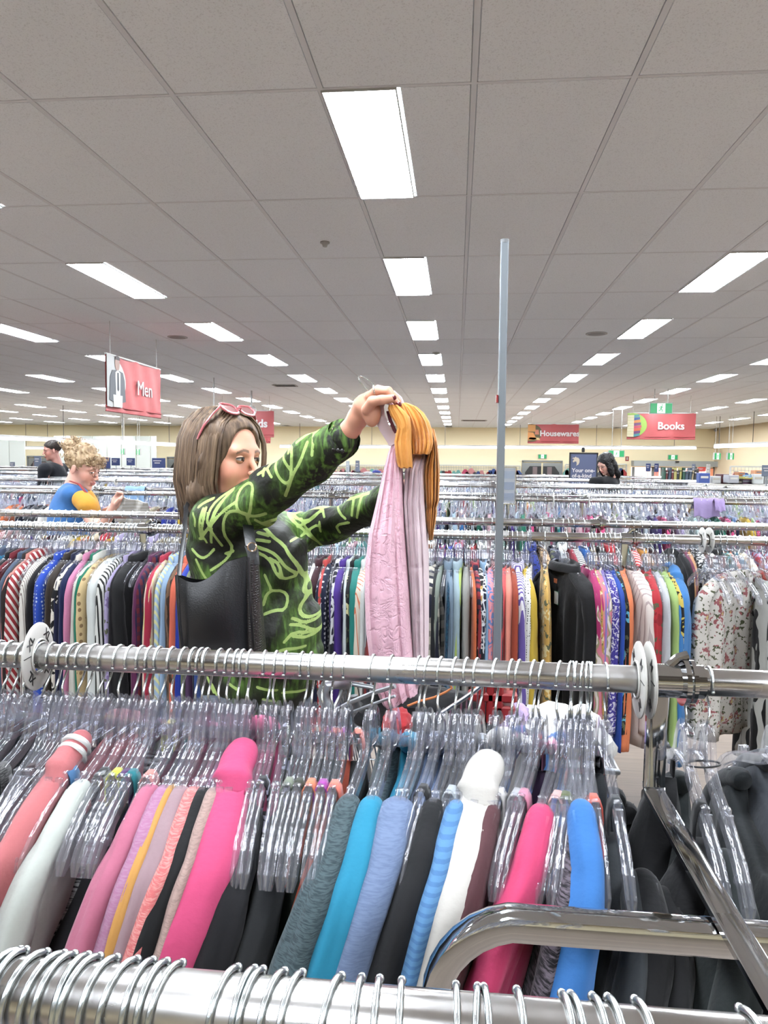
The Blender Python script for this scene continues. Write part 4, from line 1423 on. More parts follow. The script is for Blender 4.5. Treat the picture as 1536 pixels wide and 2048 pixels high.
# front rack, back rail (the one in full view)
R2 = [
 (-118, None, 'wide', (60, 62, 64), 'heather', (90, 90, 95), 1.0), (-90, None, 'tank', (30, 32, 34), 'plain', WH, 1.0), (-60, None, 'wide', (110, 50, 60), 'plain', WH, 1.0),
 (-30, None, 'tank', (60, 65, 50), 'heather', (90, 95, 70), 1.0), (0, None, 'long', (120, 44, 54), 'heather', (90, 35, 45), 1.0, {'d': 'dark red knit top'}), (22, None, 'long', (34, 40, 42), 'plain', WH, .9), (50, None, 'tank', (70, 80, 55), 'heather', (110, 115, 80), 1.0),
 (84, None, 'tank', (60, 60, 60), 'heather', (120, 120, 120), 1.0, {'d': 'grey flecked vest'}), (105, None, '', (0, 0, 0), 'plain', WH, 1), (128, None, 'tank', (70, 50, 55), 'heather', (40, 30, 35), 1.0), (150, None, '', (0, 0, 0), 'plain', WH, 1), (166, None, '', (0, 0, 0), 'plain', WH, 1),
 (190, 8, 'hood', (214, 118, 122), 'plain', WH, 1.0, {'d': 'coral sweatshirt with white striped cuff'}),
 (212, 46, 'tank', (92, 70, 75), 'heather', (62, 48, 52), 1.6, {'s': .6, 'd': 'mauve brown space dyed vest', 'strap': (80, 130, 180)}),
 (240, 88, 'wide', (205, 210, 202), 'plain', WH, 1.1, {'d': 'pale sage long sleeved top'}),
 (262, 124, 'tank', (38, 40, 42), 'heather', (175, 178, 180), 1.6, {'s': .5, 'd': 'black and white flecked vest'}),
 (284, 146, 'tank', (34, 34, 38), 'plain', WH, 1.2, {'strap': (222, 226, 40), 'd': 'black vest with yellow strap'}),
 (302, 166, 'tank', (60, 34, 84), 'plain', WH, 1.0, {'strap': (90, 50, 110)}),
 (318, 192, 'tank', (34, 33, 36), 'plain', WH, 1.6, {'strap': (20, 130, 140), 'd': 'charcoal vest with teal print strap'}),
 (345, 222, 'tank', (150, 90, 100), 'plain', WH, 1.0, {'strap': (236, 150, 140), 'd': 'dull rose vest'}),
 (368, 240, 'wide', (206, 112, 142), 'plain', WH, 1.0, {'d': 'dusty pink long sleeved top'}), (388, 262, 'wide', (184, 122, 160), 'heather', (190, 140, 172), 1.0, {'d': 'mauve long sleeved top'}),
 (402, 280, 'wide', (222, 160, 70), 'plain', WH, .6), (414, 298, 'wide', (176, 145, 152), 'plain', WH, 1.0, {'d': 'taupe grey long sleeved top'}), (440, 334, 'wide', (226, 112, 112), 'heather', (240, 160, 155), 1.25, {'d': 'coral flecked top'}),
 (458, 358, 'wide', (30, 30, 32), 'plain', WH, 1.0), (474, 380, 'wide', (192, 160, 150), 'heather', (172, 142, 134), .9, {'d': 'beige pink top'}), (486, 392, '', (0, 0, 0), 'plain', WH, 1), (500, 420, 'hood', (232, 74, 132), 'plain', WH, 1.3, {'d': 'hot pink sweatshirt with turned collar'}),
 (530, 470, 'wide', (26, 26, 30), 'plain', WH, 1.3, {'zo': -.02}), (552, 495, 'tank', (40, 40, 46), 'cow', (205, 205, 230), 1.2, {'s': 1.2, 'c3': (90, 100, 60), 'd': 'black vest with lilac flower print'}),
 (572, 518, 'wide', (34, 36, 38), 'plain', WH, 1.2, {'zo': -.05, 'd': 'black folded top low on its hanger'}), (604, 536, 'tank', (60, 66, 54), 'plain', WH, 1.6, {'strap': (140, 150, 130), 'd': 'dark olive vest with tied strap'}),
 (622, 556, 'tank', (66, 70, 56), 'plain', WH, 1.6, {'d': 'olive vest'}), (650, 585, 'tank', (52, 56, 46), 'plain', WH, 1.4, {'strap': (250, 140, 95), 'd': 'olive vest with bright coral strap'}),
 (668, 608, 'tank', (205, 90, 60), 'plain', WH, 1.2, {'strap': (180, 70, 175), 'd': 'orange vest with purple strap'}), (690, 626, 'tank', (60, 62, 60), 'plain', WH, 1.2, {'strap': (250, 130, 110)}),
 (745, 660, 'wide', (84, 104, 110), 'heather', (58, 76, 82), 1.2, {'d': 'grey teal flecked top'}), (783, 698, 'wide', (12, 150, 188), 'plain', WH, 1.2, {'zo': .0, 'd': 'bright turquoise top'}), (837, 752, 'wide', (124, 145, 182), 'heather', (112, 132, 170), 1.7, {'d': 'blue grey sweatshirt'}),
 (855, 770, '', (0, 0, 0), 'plain', WH, 1), (881, 796, 'tank', (28, 28, 31), 'plain', WH, 1.5, {'strap': (50, 50, 52)}), (910, 825, 'wide', (30, 31, 34), 'plain', WH, 1.2, {'d': 'black ribbed top'}), (933, 848, 'tank', (40, 52, 66), 'plain', WH, 1.2, {'strap': (190, 200, 205)}),
 (953, 868, 'wide', (98, 155, 208), 'bands', (82, 138, 192), 1.0, {'s': 3.4, 'd': 'mid blue ribbed top'}), (991, 906, 'hood', (226, 221, 212), 'plain', WH, 1.35, {'d': 'off white sweatshirt'}),
 (1023, 938, 'wide', (100, 60, 66), 'plain', WH, .8), (1037, 952, 'tank', (190, 150, 155), 'plain', WH, 1.0, {'strap': (225, 222, 220)}), (1067, 985, 'tank', (60, 40, 70), 'plain', WH, 1.2, {'strap': (190, 190, 195)}),
 (1084, 1004, 'tank', (48, 30, 50), 'plain', WH, 1.2, {'strap': (235, 150, 180), 'd': 'dark plum vest with pink strap'}), (1119, 1044, 'wide', (236, 62, 122), 'plain', WH, 1.25, {'d': 'bright pink long sleeved top'}),
 (1140, 1078, 'tank', (36, 30, 40), 'plain', WH, 1.2, {'strap': (240, 190, 185)}), (1152, 1100, 'tank', (24, 24, 30), 'plain', WH, 1.5, {'strap': (105, 115, 75), 'd': 'black vest with olive strap'}),
 (1164, 1122, '', (0, 0, 0), 'plain', WH, 1), (1174, 1140, 'wide', (30, 28, 34), 'heather', (120, 110, 122), 1.0, {'s': .6}), (1183, 1156, 'wide', (26, 26, 34), 'plain', WH, 1.0, {'zo': -.03}),
 (1146, 1182, 'wide', (54, 128, 205), 'plain', WH, 1.2, {'zo': .01, 'd': 'bright blue long sleeved top'}), (1178, 1216, 'tank', (222, 72, 50), 'plain', WH, 1.4, {'strap': (255, 105, 85), 'd': 'orange red vest'}),
 (1212, 1256, 'tank', (60, 64, 68), 'plain', WH, 1.6, {'strap': (60, 64, 68), 'd': 'charcoal vest'}), (1240, 1280, 'wide', (60, 64, 68), 'plain', WH, 1.0, {'zo': -.07, 'nohanger': True, 'd': 'charcoal tee sunk between the vests'}),
 (1270, 1325, 'wide', (26, 26, 28), 'plain', WH, 1.3, {'zo': -.07, 'nohanger': True, 'd': 'black garment behind the chrome upright'}), (1300, 1372, 'wide', (22, 22, 24), 'plain', WH, 1.3, {'zo': -.09, 'nohanger': True, 'd': 'black garment just right of the chrome upright'}),
 (1378, 1462, 'tank', (24, 24, 26), 'plain', WH, 1.6), (1418, 1506, 'wide', (44, 50, 50), 'plain', WH, 1.2, {'zo': -.04, 'd': 'dark grey green top at the rail end'}),
 (1560, None, 'wide', (40, 44, 46), 'plain', WH, 1.1, {'zo': -.03}), (1620, None, 'wide', (70, 74, 80), 'plain', WH, 1.1)]
hang_row(R2, .952, 'the full width front rail', 'garments on the front rack', 1350)
for o in list(scene.objects):      # the two white stripes round the coral collar, the elastic on the last hanger
    if str(o.get('label', '')).startswith('coral sweatshirt with white'):
        for a_ in (.050, .060):
            mb_ = sweep([(a_ - .0028, -.1025 - (a_ - .05) * .7, .0192, .0190), (a_ + .0028, -.1055 - (a_ - .05) * .7, .0198, .0196)], -1, 18, 1, 0, 'stripe')
            tag(link('stripe', mb_, plain('stripe_white', (238, 236, 232), .8), o), 'white stripe round the collar')
p_ = P(1406, 1528, .93)
t_ = empty('hair_elastic', p_, 'thin black elastic round the last clear hanger', 'elastic')
MB().tube([(.020 * math.cos(a), .018 * math.sin(a), .004 * math.cos(a + 1)) for a in [2 * PI * k / 24 for k in range(25)]], .0013, 6, False).obj('band', M_CASTER, t_, True)

# nearest rail: hooks only reach into the picture
xs1 = [5, 22, 60, 95, 118, 150, 168, 205, 245, 282, 310, 338, 452, 490, 505, 548, 585, 665, 715, 753, 800, 912, 952, 972, 1040, 1135, 1155, 1200, 1232, 1290, 1510]
for i, x in enumerate(xs1):
    hl = f'wire hook hanger on the nearest rail at the bottom edge, {ORD[i] if i < 14 else ORD[i - 14] + " past the rail middle" if i < 28 else ORD[i - 28] + " towards the rail end"}'
    X = P(x, 2060, .341).x
    hanger(X, .341, (.15 if x > 1100 else -.12 if x < 700 else 0) + rnd.uniform(-.08, .08), hl, 'hangers on the nearest rail', -1)

# rack behind the woman, front rail
R3 = [(-30, None, 'long', (70, 90, 115), 'heather', (60, 78, 100), 1.0), (-8, None, 'shirt', (40, 120, 150), 'plain', WH, 1.0), (8, None, 'shirt', (92, 108, 140), 'plain', WH, 1.0, {'d': 'denim blue shirt'}), (24, None, 'long', (0, 145, 195), 'plain', WH, .8),
 (40, None, 'jacket', (24, 24, 30), 'plain', WH, 1.0, {'d': 'black jacket with pale yoke'}), (48, None, 'shirt', (128, 34, 48), 'plain', WH, .8), (60, None, 'shirt', (66, 86, 112), 'plain', WH, 1.2, {'d': 'slate blue denim shirt'}), (70, None, 'shirt', (50, 40, 38), 'plain', WH, 1.1),
 (80, None, 'shirt', (235, 150, 138), 'plain', WH, .7), (90, None, 'shirt', (170, 46, 54), 'diagonal', (240, 235, 228), 1.1, {'s': .9, 'd': 'red shirt with white diagonal stripes'}),
 (106, None, 'drape', (228, 224, 214), 'pin', (120, 100, 100), 1.2, {'s': 3.0, 'd': 'cream pinstriped blouse'}), (120, None, 'long', (24, 24, 28), 'plain', WH, .9), (134, None, 'shirt', (34, 78, 190), 'dots', (205, 220, 250), 1.2, {'d': 'royal blue shirt with white dots'}),
 (150, None, 'jacket', (56, 46, 38), 'plain', WH, 1.0, {'d': 'dark brown jacket'}), (163, None, 'shirt', (34, 38, 70), 'plain', WH, .8), (170, None, 'jacket', (28, 40, 84), 'plain', WH, .9), (178, None, 'shirt', (232, 224, 210), 'cow', (22, 22, 24), 1.1, {'d': 'cream blouse with black patches'}),
 (188, None, 'shirt', (226, 138, 180), 'plain', WH, .8, {'d': 'candy pink shirt'}), (200, None, 'jacket', (8, 124, 96), 'plain', WH, .9, {'d': 'emerald green jacket'}), (212, None, 'shirt', (222, 222, 210), 'plain', WH, .9), (222, None, 'drape', (222, 194, 138), 'dots', (150, 120, 80), .8, {'s': .5}),
 (236, None, 'drape', (224, 230, 226), 'plain', WH, 1.3, {'d': 'plain white blouse'}), (252, None, 'drape', (236, 236, 230), 'stripes', (34, 34, 34), 1.0, {'s': 1.6, 'd': 'white blouse with black stripes'}), (262, None, 'long', (30, 28, 34), 'plain', WH, .8), (270, None, 'shirt', (176, 164, 204), 'floral', (140, 120, 170), .9),
 (284, None, 'jacket', (26, 26, 28), 'plain', WH, 1.7, {'d': 'wide black jacket'}), (318, None, 'shirt', (104, 36, 84), 'plain', WH, 1.0, {'d': 'plum shirt'}), (328, None, 'shirt', (110, 30, 44), 'plaid', (30, 30, 70), 1.0), (340, None, 'shirt', (196, 40, 74), 'plain', WH, .9, {'d': 'crimson shirt'}),
 (348, None, 'drape', (236, 206, 186), 'pin', (230, 220, 140), .9), (357, None, 'shirt', (168, 198, 226), 'diagonal', (225, 225, 160), 1.0, {'d': 'light blue shirt with yellow stripes'}), (366, None, 'shirt', (150, 180, 212), 'plain', WH, 1.0), (376, None, 'drape', (122, 92, 68), 'leaf', (60, 44, 36), 1.0, {'s': 2}),
 (386, None, 'shirt', (238, 112, 80), 'plain', WH, .9), (396, None, 'long', (34, 62, 178), 'plain', WH, 1.0), (406, None, 'long', (120, 130, 100), 'plain', WH, .8), (418, None, 'shirt', (90, 60, 100), 'plain', WH, 1), (430, None, 'shirt', (34, 34, 60), 'plain', WH, 1), (446, None, 'long', (60, 90, 160), 'plain', WH, 1),
 (600, None, 'shirt', (150, 110, 90), 'floral', (60, 40, 40), 1.0), (618, None, 'drape', (120, 90, 70), 'marble', (200, 190, 170), 1.0), (634, None, 'long', (225, 218, 212), 'plain', WH, .8), (645, None, 'shirt', (66, 24, 36), 'plain', WH, 1.1, {'d': 'dark maroon shirt'}), (657, None, 'shirt', (200, 62, 58), 'floral', (240, 235, 235), .8),
 (667, None, 'drape', (26, 32, 60), 'dots', (225, 225, 235), 1.2, {'s': .8, 'd': 'navy blouse with white dots'}), (680, None, 'shirt', (28, 30, 46), 'chain', (220, 220, 225), .9), (691, None, 'jacket', (80, 48, 146), 'plain', WH, 1.1, {'d': 'purple jacket'}), (701, None, 'shirt', (205, 215, 215), 'plain', WH, .8), (708, None, 'shirt', (30, 30, 34), 'floral', (230, 220, 160), .9),
 (718, None, 'jacket', (14, 132, 122), 'plain', WH, 1.1, {'d': 'teal jacket'}), (728, None, 'shirt', (220, 224, 220), 'plain', WH, .7), (738, None, 'drape', (228, 216, 196), 'pin', (220, 120, 80), 1.2, {'s': 1.6, 'd': 'cream blouse with thin orange stripes'}), (750, None, 'drape', (200, 200, 204), 'stripes', (60, 60, 80), 1.0, {'s': 2}),
 (765, None, 'shirt', (150, 50, 50), 'plain', WH, 1), (785, None, 'shirt', (90, 90, 110), 'plain', WH, 1), (810, None, 'shirt', (200, 190, 170), 'plain', WH, 1), (835, None, 'shirt', (60, 70, 90), 'plain', WH, 1),
 (862, None, 'drape', (206, 200, 184), 'plaid', (34, 36, 56), 1.7, {'s': .7, 'c3': (30, 32, 50), 'd': 'navy and cream plaid shirt'}), (877, None, 'long', (34, 36, 40), 'plain', WH, .9), (887, None, 'long', (142, 154, 142), 'plain', WH, .8, {'d': 'sage green top'}), (897, None, 'shirt', (122, 144, 164), 'plain', WH, .9), (905, None, 'long', (28, 80, 106), 'marble', (20, 50, 80), .7),
 (914, None, 'shirt', (168, 192, 204), 'plain', WH, 1.1, {'d': 'ice blue shirt'}), (924, None, 'long', (180, 206, 96), 'plain', WH, .6), (933, None, 'long', (160, 160, 154), 'plain', WH, .9), (940, None, 'long', (240, 120, 60), 'plain', WH, .5), (948, None, 'shirt', (40, 40, 66), 'plaid', (180, 50, 60), .8),
 (957, None, 'drape', (24, 24, 28), 'chain', (240, 238, 228), 1.1, {'c3': (206, 170, 80), 'd': 'black blouse with gold chain print'}), (966, None, 'shirt', (140, 180, 214), 'plain', WH, .7), (972, None, 'shirt', (34, 38, 62), 'chain', (230, 230, 235), .8, {'s': 1.6}), (981, None, 'drape', (240, 150, 160), 'marble', (100, 140, 200), 1.0, {'s': .6}),
 (991, None, 'shirt', (170, 40, 52), 'diagonal', (240, 235, 235), .8, {'s': 2.2}), (1000, None, 'long', (66, 66, 72), 'heather', (90, 90, 96), 1.0), (1008, None, 'long', (238, 84, 88), 'plain', WH, .9, {'d': 'coral red top'}), (1016, None, 'long', (248, 150, 128), 'plain', WH, .9, {'d': 'salmon top'}), (1024, None, 'long', (180, 74, 44), 'plain', WH, .9, {'d': 'rust top'}),
 (1034, None, 'shirt', (238, 236, 240), 'stripes', (110, 90, 170), 1.2, {'s': 1.8, 'd': 'white shirt with purple stripes'}), (1044, None, 'long', (212, 178, 24), 'plain', WH, 1.1, {'d': 'mustard yellow top'}), (1056, None, 'drape', (238, 238, 232), 'dots', (40, 40, 44), 1.1, {'s': 1.7, 'd': 'white blouse with black flecks'}),
 (1090, None, 'drape', (214, 168, 72), 'floral', (240, 220, 160), .7, {'d': 'gold print blouse'}), (1130, None, 'jacket', (26, 25, 27), 'plain', WH, 1.9, {'rz': .36, 'd': 'wide black velvet jacket'}), (1184, None, 'drape', (208, 160, 66), 'floral', (240, 220, 170), .6, {'s': 2}), (1178, None, 'long', (190, 38, 112), 'plain', WH, 1.1, {'d': 'magenta top'}),
 (1190, None, 'drape', (230, 130, 150), 'leaf', (170, 160, 120), 1.6, {'s': 1.6, 'c3': (238, 225, 215), 'd': 'pink blouse with palm leaves'}), (1202, None, 'long', (150, 130, 205), 'plain', WH, .8), (1209, None, 'drape', (70, 60, 160), 'marble', (225, 220, 240), .9), (1218, None, 'long', (36, 80, 180), 'plain', WH, .9), (1228, None, 'drape', (24, 26, 30), 'floral', (90, 180, 205), .9),
 (1240, None, 'long', (240, 130, 74), 'plain', WH, 1.2, {'d': 'bright orange top'}), (1262, None, 'drape', (236, 222, 214), 'pin', (190, 172, 170), 1.7, {'s': 1.2, 'rz': .12, 'd': 'sheer off white striped blouse'}), (1290, None, 'drape', (190, 34, 46), 'floral', (160, 24, 36), 1.3, {'d': 'red lace top'}), (1306, None, 'long', (205, 208, 212), 'plain', WH, 1.0),
 (1318, None, 'long', (172, 204, 116), 'plain', WH, 1.2, {'d': 'lime green top'}), (1330, None, 'drape', (214, 190, 70), 'cow', (28, 28, 26), 1.0, {'d': 'yellow and black print top'}), (1346, None, 'hood', (58, 132, 200), 'plain', WH, 1.2, {'d': 'sky blue sweatshirt'}),
 (1480, None, 'drape', (232, 226, 216), 'floral', (178, 100, 104), 1.6, {'s': 2.0, 'c3': (215, 190, 120), 'rz': -.95, 'd': 'white floral blouse facing outwards'}), (1530, None, 'drape', (30, 30, 30), 'leaf', (220, 220, 210), 1.4, {'rz': -.1, 'zs': 1.2}), (1550, None, 'drape', (214, 80, 60), 'plain', WH, 1.4), (1580, None, 'long', (60, 60, 90), 'plain', WH, 1.2), (1610, None, 'long', (90, 40, 60), 'plain', WH, 1.2)]
ex3 = []
pal = [(150, 150, 158), (60, 62, 70), (200, 200, 205), (90, 100, 120), (110, 80, 90)]
for lo, hi, st in ((-20, 375, 17), (600, 735, 16), (862, 1030, 18), (1290, 1340, 25)):
    x = lo + 5
    while x < hi:
        ex3.append((x, None, '', (0, 0, 0), 'plain', WH, 1)); x += st * rnd.uniform(.7, 1.3)
for x in (1420, 1438, 1452, 1470, 1500):
    ex3.append((x, None, '', (0, 0, 0), 'plain', WH, 1))
R3 = sorted(R3 + ex3, key=lambda r: r[0])
hang_row(R3, 2.73, 'the rail behind the woman', 'garments on the rack behind the woman', 1070)

for o in list(scene.objects):
    if str(o.get('label', '')).startswith('wide black velvet jacket'):
        MB().box((-.0285, -.045, -.215), (.0008, .026, .045), .0).obj('price_tag', plain('tag_white', (232, 236, 232), .6), o)['label'] = 'white price tag with green border'
        MB().box((-.0282, -.045, -.236), (.0010, .028, .006), .0).box((-.0282, -.045, -.194), (.0010, .028, .006)).obj('tag_border', plain('tag_green', (20, 120, 80), .6), o)
        MB().box((-.0265, -.030, -.155), (.0008, .022, .016), .0).obj('neck_label', plain('label_orange', (206, 110, 60), .7), o)
PALETTE = [(24, 24, 28), (30, 34, 64), (60, 62, 66), (150, 150, 152), (236, 234, 228), (225, 212, 180), (190, 40, 50), (100, 30, 45), (235, 120, 60), (20, 120, 95), (20, 130, 130), (60, 130, 195), (40, 60, 165), (160, 185, 205), (80, 50, 140), (175, 165, 200), (230, 80, 140), (235, 190, 200), (120, 80, 50), (85, 105, 130), (170, 200, 120), (205, 170, 30)]
PATS = ['plain'] * 5 + ['heather', 'stripes', 'dots', 'floral', 'cow', 'plaid', 'leopard', 'leaf']
R4 = [(1062, None, 'shirt', (40, 60, 150), 'marble', (24, 26, 40), 1.0), (1083, None, 'drape', (214, 176, 130), 'leopard', (50, 34, 24), 1.1, {'d': 'leopard print blouse'}), (1108, None, 'drape', (34, 38, 60), 'floral', (150, 155, 175), 1.6, {'d': 'navy blouse with pale sprigs'}), (1126, None, 'shirt', (226, 228, 222), 'plain', WH, 1.0),
      (1136, None, 'long', (160, 40, 60), 'plain', WH, .8), (1146, None, 'drape', (235, 235, 232), 'diagonal', (34, 34, 40), 1.2, {'s': 1.5}), (1168, None, 'long', (40, 120, 210), 'plain', WH, 1.0), (1184, None, 'drape', (205, 180, 150), 'leopard', (60, 44, 34), 1.0), (1200, None, 'long', (22, 22, 24), 'plain', WH, 1), (1216, None, 'shirt', (190, 34, 46), 'plain', WH, 1),
      (1232, None, 'drape', (235, 235, 230), 'stripes', (30, 30, 34), 1), (1250, None, 'long', (26, 90, 84), 'plain', WH, 1), (1266, None, 'drape', (214, 60, 60), 'diagonal', (240, 230, 225), 1), (1282, None, 'long', (232, 160, 50), 'plain', WH, 1), (1300, None, 'drape', (60, 30, 40), 'plain', WH, 1),
      (1352, None, 'long', (24, 24, 28), 'plain', WH, .9), (1364, None, 'drape', (120, 50, 80), 'plain', WH, .8), (1372, None, 'drape', (205, 150, 100), 'plain', WH, .8), (1380, None, 'drape', (26, 26, 28), 'cow', (225, 225, 225), 1.0, {'s': 1.6, 'd': 'black and white scribble blouse'}), (1391, None, 'drape', (230, 230, 230), 'chain', (26, 26, 28), 1.0, {'s': 1.6}),
      (1402, None, 'drape', (100, 66, 46), 'leopard', (30, 24, 20), 1.1, {'d': 'brown animal print blouse'}), (1414, None, 'drape', (232, 232, 228), 'bands', (26, 26, 28), 1.0, {'s': 1.4, 'd': 'zebra banded blouse'}), (1426, None, 'jacket', (22, 22, 24), 'plain', WH, 1.4, {'d': 'black leather look jacket'}), (1442, None, 'drape', (90, 160, 160), 'floral', (220, 230, 225), 1), (1452, None, 'drape', (235, 130, 90), 'floral', (235, 235, 230), 1), (1464, None, 'drape', (60, 110, 130), 'bands', (225, 225, 220), 1)]
for lo, hi in ((-20, 372), (596, 730), (866, 1000), (1476, 1545)):
    x = lo
    while x < hi:
        R4.append((x, None, rnd.choice(['long', 'shirt', 'drape', 'tank']), rnd.choice(PALETTE), rnd.choice(PATS), rnd.choice([WH, BK, (200, 60, 80)]), 1.0)); x += rnd.uniform(13, 20)
R4.sort(key=lambda r: r[0])
hang_row(R4, 3.35, 'the second rail back', 'garments on the far rail behind the woman', 1045)
R5 = []
for lo, hi in ((-20, 372), (560, 730), (866, 1545)):
    x = lo
    while x < hi:
        R5.append((x, None, rnd.choice(['long', 'tank', 'tank', 'drape']), rnd.choice(PALETTE), rnd.choice(['plain', 'plain', 'heather', 'dots', 'stripes']), rnd.choice([WH, BK]), 1.0, {'nohanger': True})); x += rnd.uniform(16, 26)
R5.sort(key=lambda r: r[0])
hang_row(R5, 5.38, 'the third rail back', 'garments on the third row', 993)

# ------------------------------------------------------------------ far rows, past counting
def np_pack(mb):
    V = np.array(mb.v, np.float32)
    q = []
    for f in mb.f:
        if len(f) == 4: q.append(f)
        elif len(f) == 3: q.append((f[0], f[1], f[2], f[2]))
        else:
            for i in range(1, len(f) - 1, 2):
                q.append((f[0], f[i], f[i + 1], f[min(i + 2, len(f) - 1)]))
    return V, q
def quick_mesh(name, V, faces4):
    faces = [tuple(dict.fromkeys(f)) for f in faces4]
    me = bpy.data.meshes.new(name)
    me.from_pydata(V.tolist(), [], faces)
    me.update()
    return me
lowhook = MB().tube([(0, 0, -.06), (0, .012, -.036), (0, .0215, -.010), (0, .017, .014), (0, 0, .0205), (0, -.017, .014), (0, -.0205, -.004)], .0019, 3, False)
lowbody = hanger_body(False)
HV, HF = np.array(lowhook.v, np.float32), np.array(lowhook.f)
BV, BF = np.array(lowbody.v, np.float32), lowbody.f
BFq = [f for f in BF if len(f) == 4]
BFa = np.array(BFq)
def far_positions(Y, spacing):
    x, out = -.80 * Y - .5, []
    hi = min(.46 * Y + .5, XR - .8) if Y < 14.5 else -4.4
    while x < hi:
        run = rnd.uniform(.3, 1.6)
        sp = spacing * rnd.uniform(.8, 1.3)
        e = min(x + run, hi)
        while x < e:
            out.append((x, rnd.uniform(-.25, .25))); x += sp * rnd.uniform(.6, 1.4)
        x += rnd.choice([0, 0, .05, .15, .3]) * (1 if Y < 12 else 1.5)
    return out
def replicate(V, F, places, Y, zrot=True):
    n, m_ = len(V), len(places)
    P_ = np.array([(p[0], p[1]) for p in places], np.float32)
    c, s = np.cos(P_[:, 1])[:, None], np.sin(P_[:, 1])[:, None]
    out = np.empty((m_, n, 3), np.float32)
    out[:, :, 0] = V[None, :, 0] * c - V[None, :, 1] * s + P_[:, 0][:, None]
    out[:, :, 1] = V[None, :, 0] * s + V[None, :, 1] * c + Y
    out[:, :, 2] = V[None, :, 2] + RZ
    FF = (np.array(F)[None] + (np.arange(m_) * n)[:, None, None]).reshape(-1, 4)
    return out.reshape(-1, 3), FF
def col_cloth():
    mt, nt, b = new_mat('far_cloth')
    a = N(nt, 'Attribute'); a.attribute_name = 'dye'
    tc = N(nt, 'TexCoord')
    n = N(nt, 'TexNoise', Scale=45.0, Detail=2.0)
    nt.links.new(tc.outputs['Object'], n.inputs['Vector'])
    c = mix_c(nt, math_n(nt, 'MULTIPLY', math_n(nt, 'GREATER_THAN', n.outputs['Fac'], .58), .45), a.outputs['Color'], (.6, .6, .62, 1))
    nt.links.new(c, b.inputs['Base Color'])
    b.inputs['Roughness'].default_value = .9
    return mt
M_FARC = col_cloth()
def low_garment(r):
    W = r.choice([.20, .19, .16]); t = r.uniform(.009, .015); z0 = 0 if W > .17 else -.05
    ys = [-W, -.14, -.06, .06, .14, W]
    v, f = [], []
    for s in (1, -1):
        for y in ys:
            a = abs(y)
            zt = ridge(y) + .008 + z0 - (.03 if a < .07 else 0)
            v += [(s * .006, y, zt), (s * t, y, zt - .05), (s * t * 1.1, y, -.62)]
    n = len(ys)
    for i in range(n - 1):
        for j in range(2):
            a = i * 3 + j
            f += [(a, a + 1, a + 4, a + 3), (n * 3 + a, n * 3 + a + 3, n * 3 + a + 4, n * 3 + a + 1)]
        f.append((i * 3, i * 3 + 3, n * 3 + i * 3 + 3, n * 3 + i * 3))
    for i in (0, n - 1):
        for j in range(2):
            a = i * 3 + j
            f.append((a, n * 3 + a, n * 3 + a + 1, a + 1))
    return np.array(v, np.float32), np.array(f)
LG = [low_garment(rnd) for _ in range(4)]
for k in range(2, 7):
    for w_, Y in enumerate(PAIRS[k]):
        sp = .021 if Y < 9 else .027 if Y < 15 else .036
        if k == 2 and w_ == 0:
            pl = [(P(x[0], 993, Y).x, rnd.uniform(-.1, .1)) for x in R5] + far_positions(Y, .05)
        else:
            pl = far_positions(Y, sp)
        V, F = replicate(HV, HF, pl, Y)
        me = np_mesh('hooks', V, F)
        tag(link('wire_hooks', me, M_WIRE), f'wire hanger hooks crowding the {["near", "far"][w_]} rail of the {ROWNAME[k]} rack', 'hangers', kind='stuff')
        V, F = replicate(BV, BFa, pl, Y)
        me = np_mesh('bodies', V, F); me.polygons.foreach_set('use_smooth', [False] * len(me.polygons))
        tag(link('clear_hanger_bodies', me, M_CLEAR_FAR), f'clear hanger shoulders along the {["near", "far"][w_]} rail of the {ROWNAME[k]} rack', 'hangers', kind='stuff')
        if k == 2 and w_ == 0: continue
        keep = [p for p in pl if rnd.random() < .62]
        Vs, Fs, Cs, off = [], [], [], 0
        for q in range(4):
            sub = keep[q::4]
            if not sub: continue
            V, F = replicate(LG[q][0], LG[q][1], sub, Y)
            Vs.append(V); Fs.append(F + off); off += len(V)
            cc = np.array([dye(rnd.choice(PALETTE + [(190, 196, 205)] * 6 + [(110, 125, 150)] * 4 + [(60, 66, 80)] * 4)) for _ in sub], np.float32)
            Cs.append(np.repeat(cc, len(LG[q][0]), axis=0))
        me = np_mesh('far_garments', np.concatenate(Vs), np.concatenate(Fs))
        me.polygons.foreach_set('use_smooth', [False] * len(me.polygons))
        ca = me.color_attributes.new('dye', 'FLOAT_COLOR', 'POINT')
        ca.data.foreach_set('color', np.concatenate(Cs).ravel())
        tag(link('hanging_clothing', me, M_FARC), f'mixed clothing packed on the {["near", "far"][w_]} rail of the {ROWNAME[k]} rack', 'clothing', kind='stuff')
# ------------------------------------------------------------------ people
w = P
def v3(*a): return np.array(a, float)

def skin_mat(name, rgb, lip=(176, 96, 92), brow=(96, 74, 58)):
    mt, nt, b = new_mat(name)
    L = nt.links
    tc = N(nt, 'TexCoord')
    n = N(nt, 'TexNoise', Scale=28.0, Detail=3.0)
    L.new(tc.outputs['Object'], n.inputs['Vector'])
    a = dye(rgb, .68)
    base = mix_c(nt, n.outputs['Fac'], a, dye((min(255, rgb[0] + 2), rgb[1] - 14, rgb[2] - 16), .68))
    for nm, c, k in (('lip', lip, .85), ('brow', brow, .85), ('blush', (214, 118, 92), .35)):
        at = N(nt, 'Attribute'); at.attribute_name = nm
        base = mix_c(nt, math_n(nt, 'MULTIPLY', at.outputs['Fac'], k), base, dye(c, .8))
    L.new(base, b.inputs['Base Color'])
    b.inputs['Roughness'].default_value = .5
    b.inputs['Subsurface Weight'].default_value = .12
    b.inputs['Subsurface Radius'].default_value = (.01, .004, .002)
    return mt

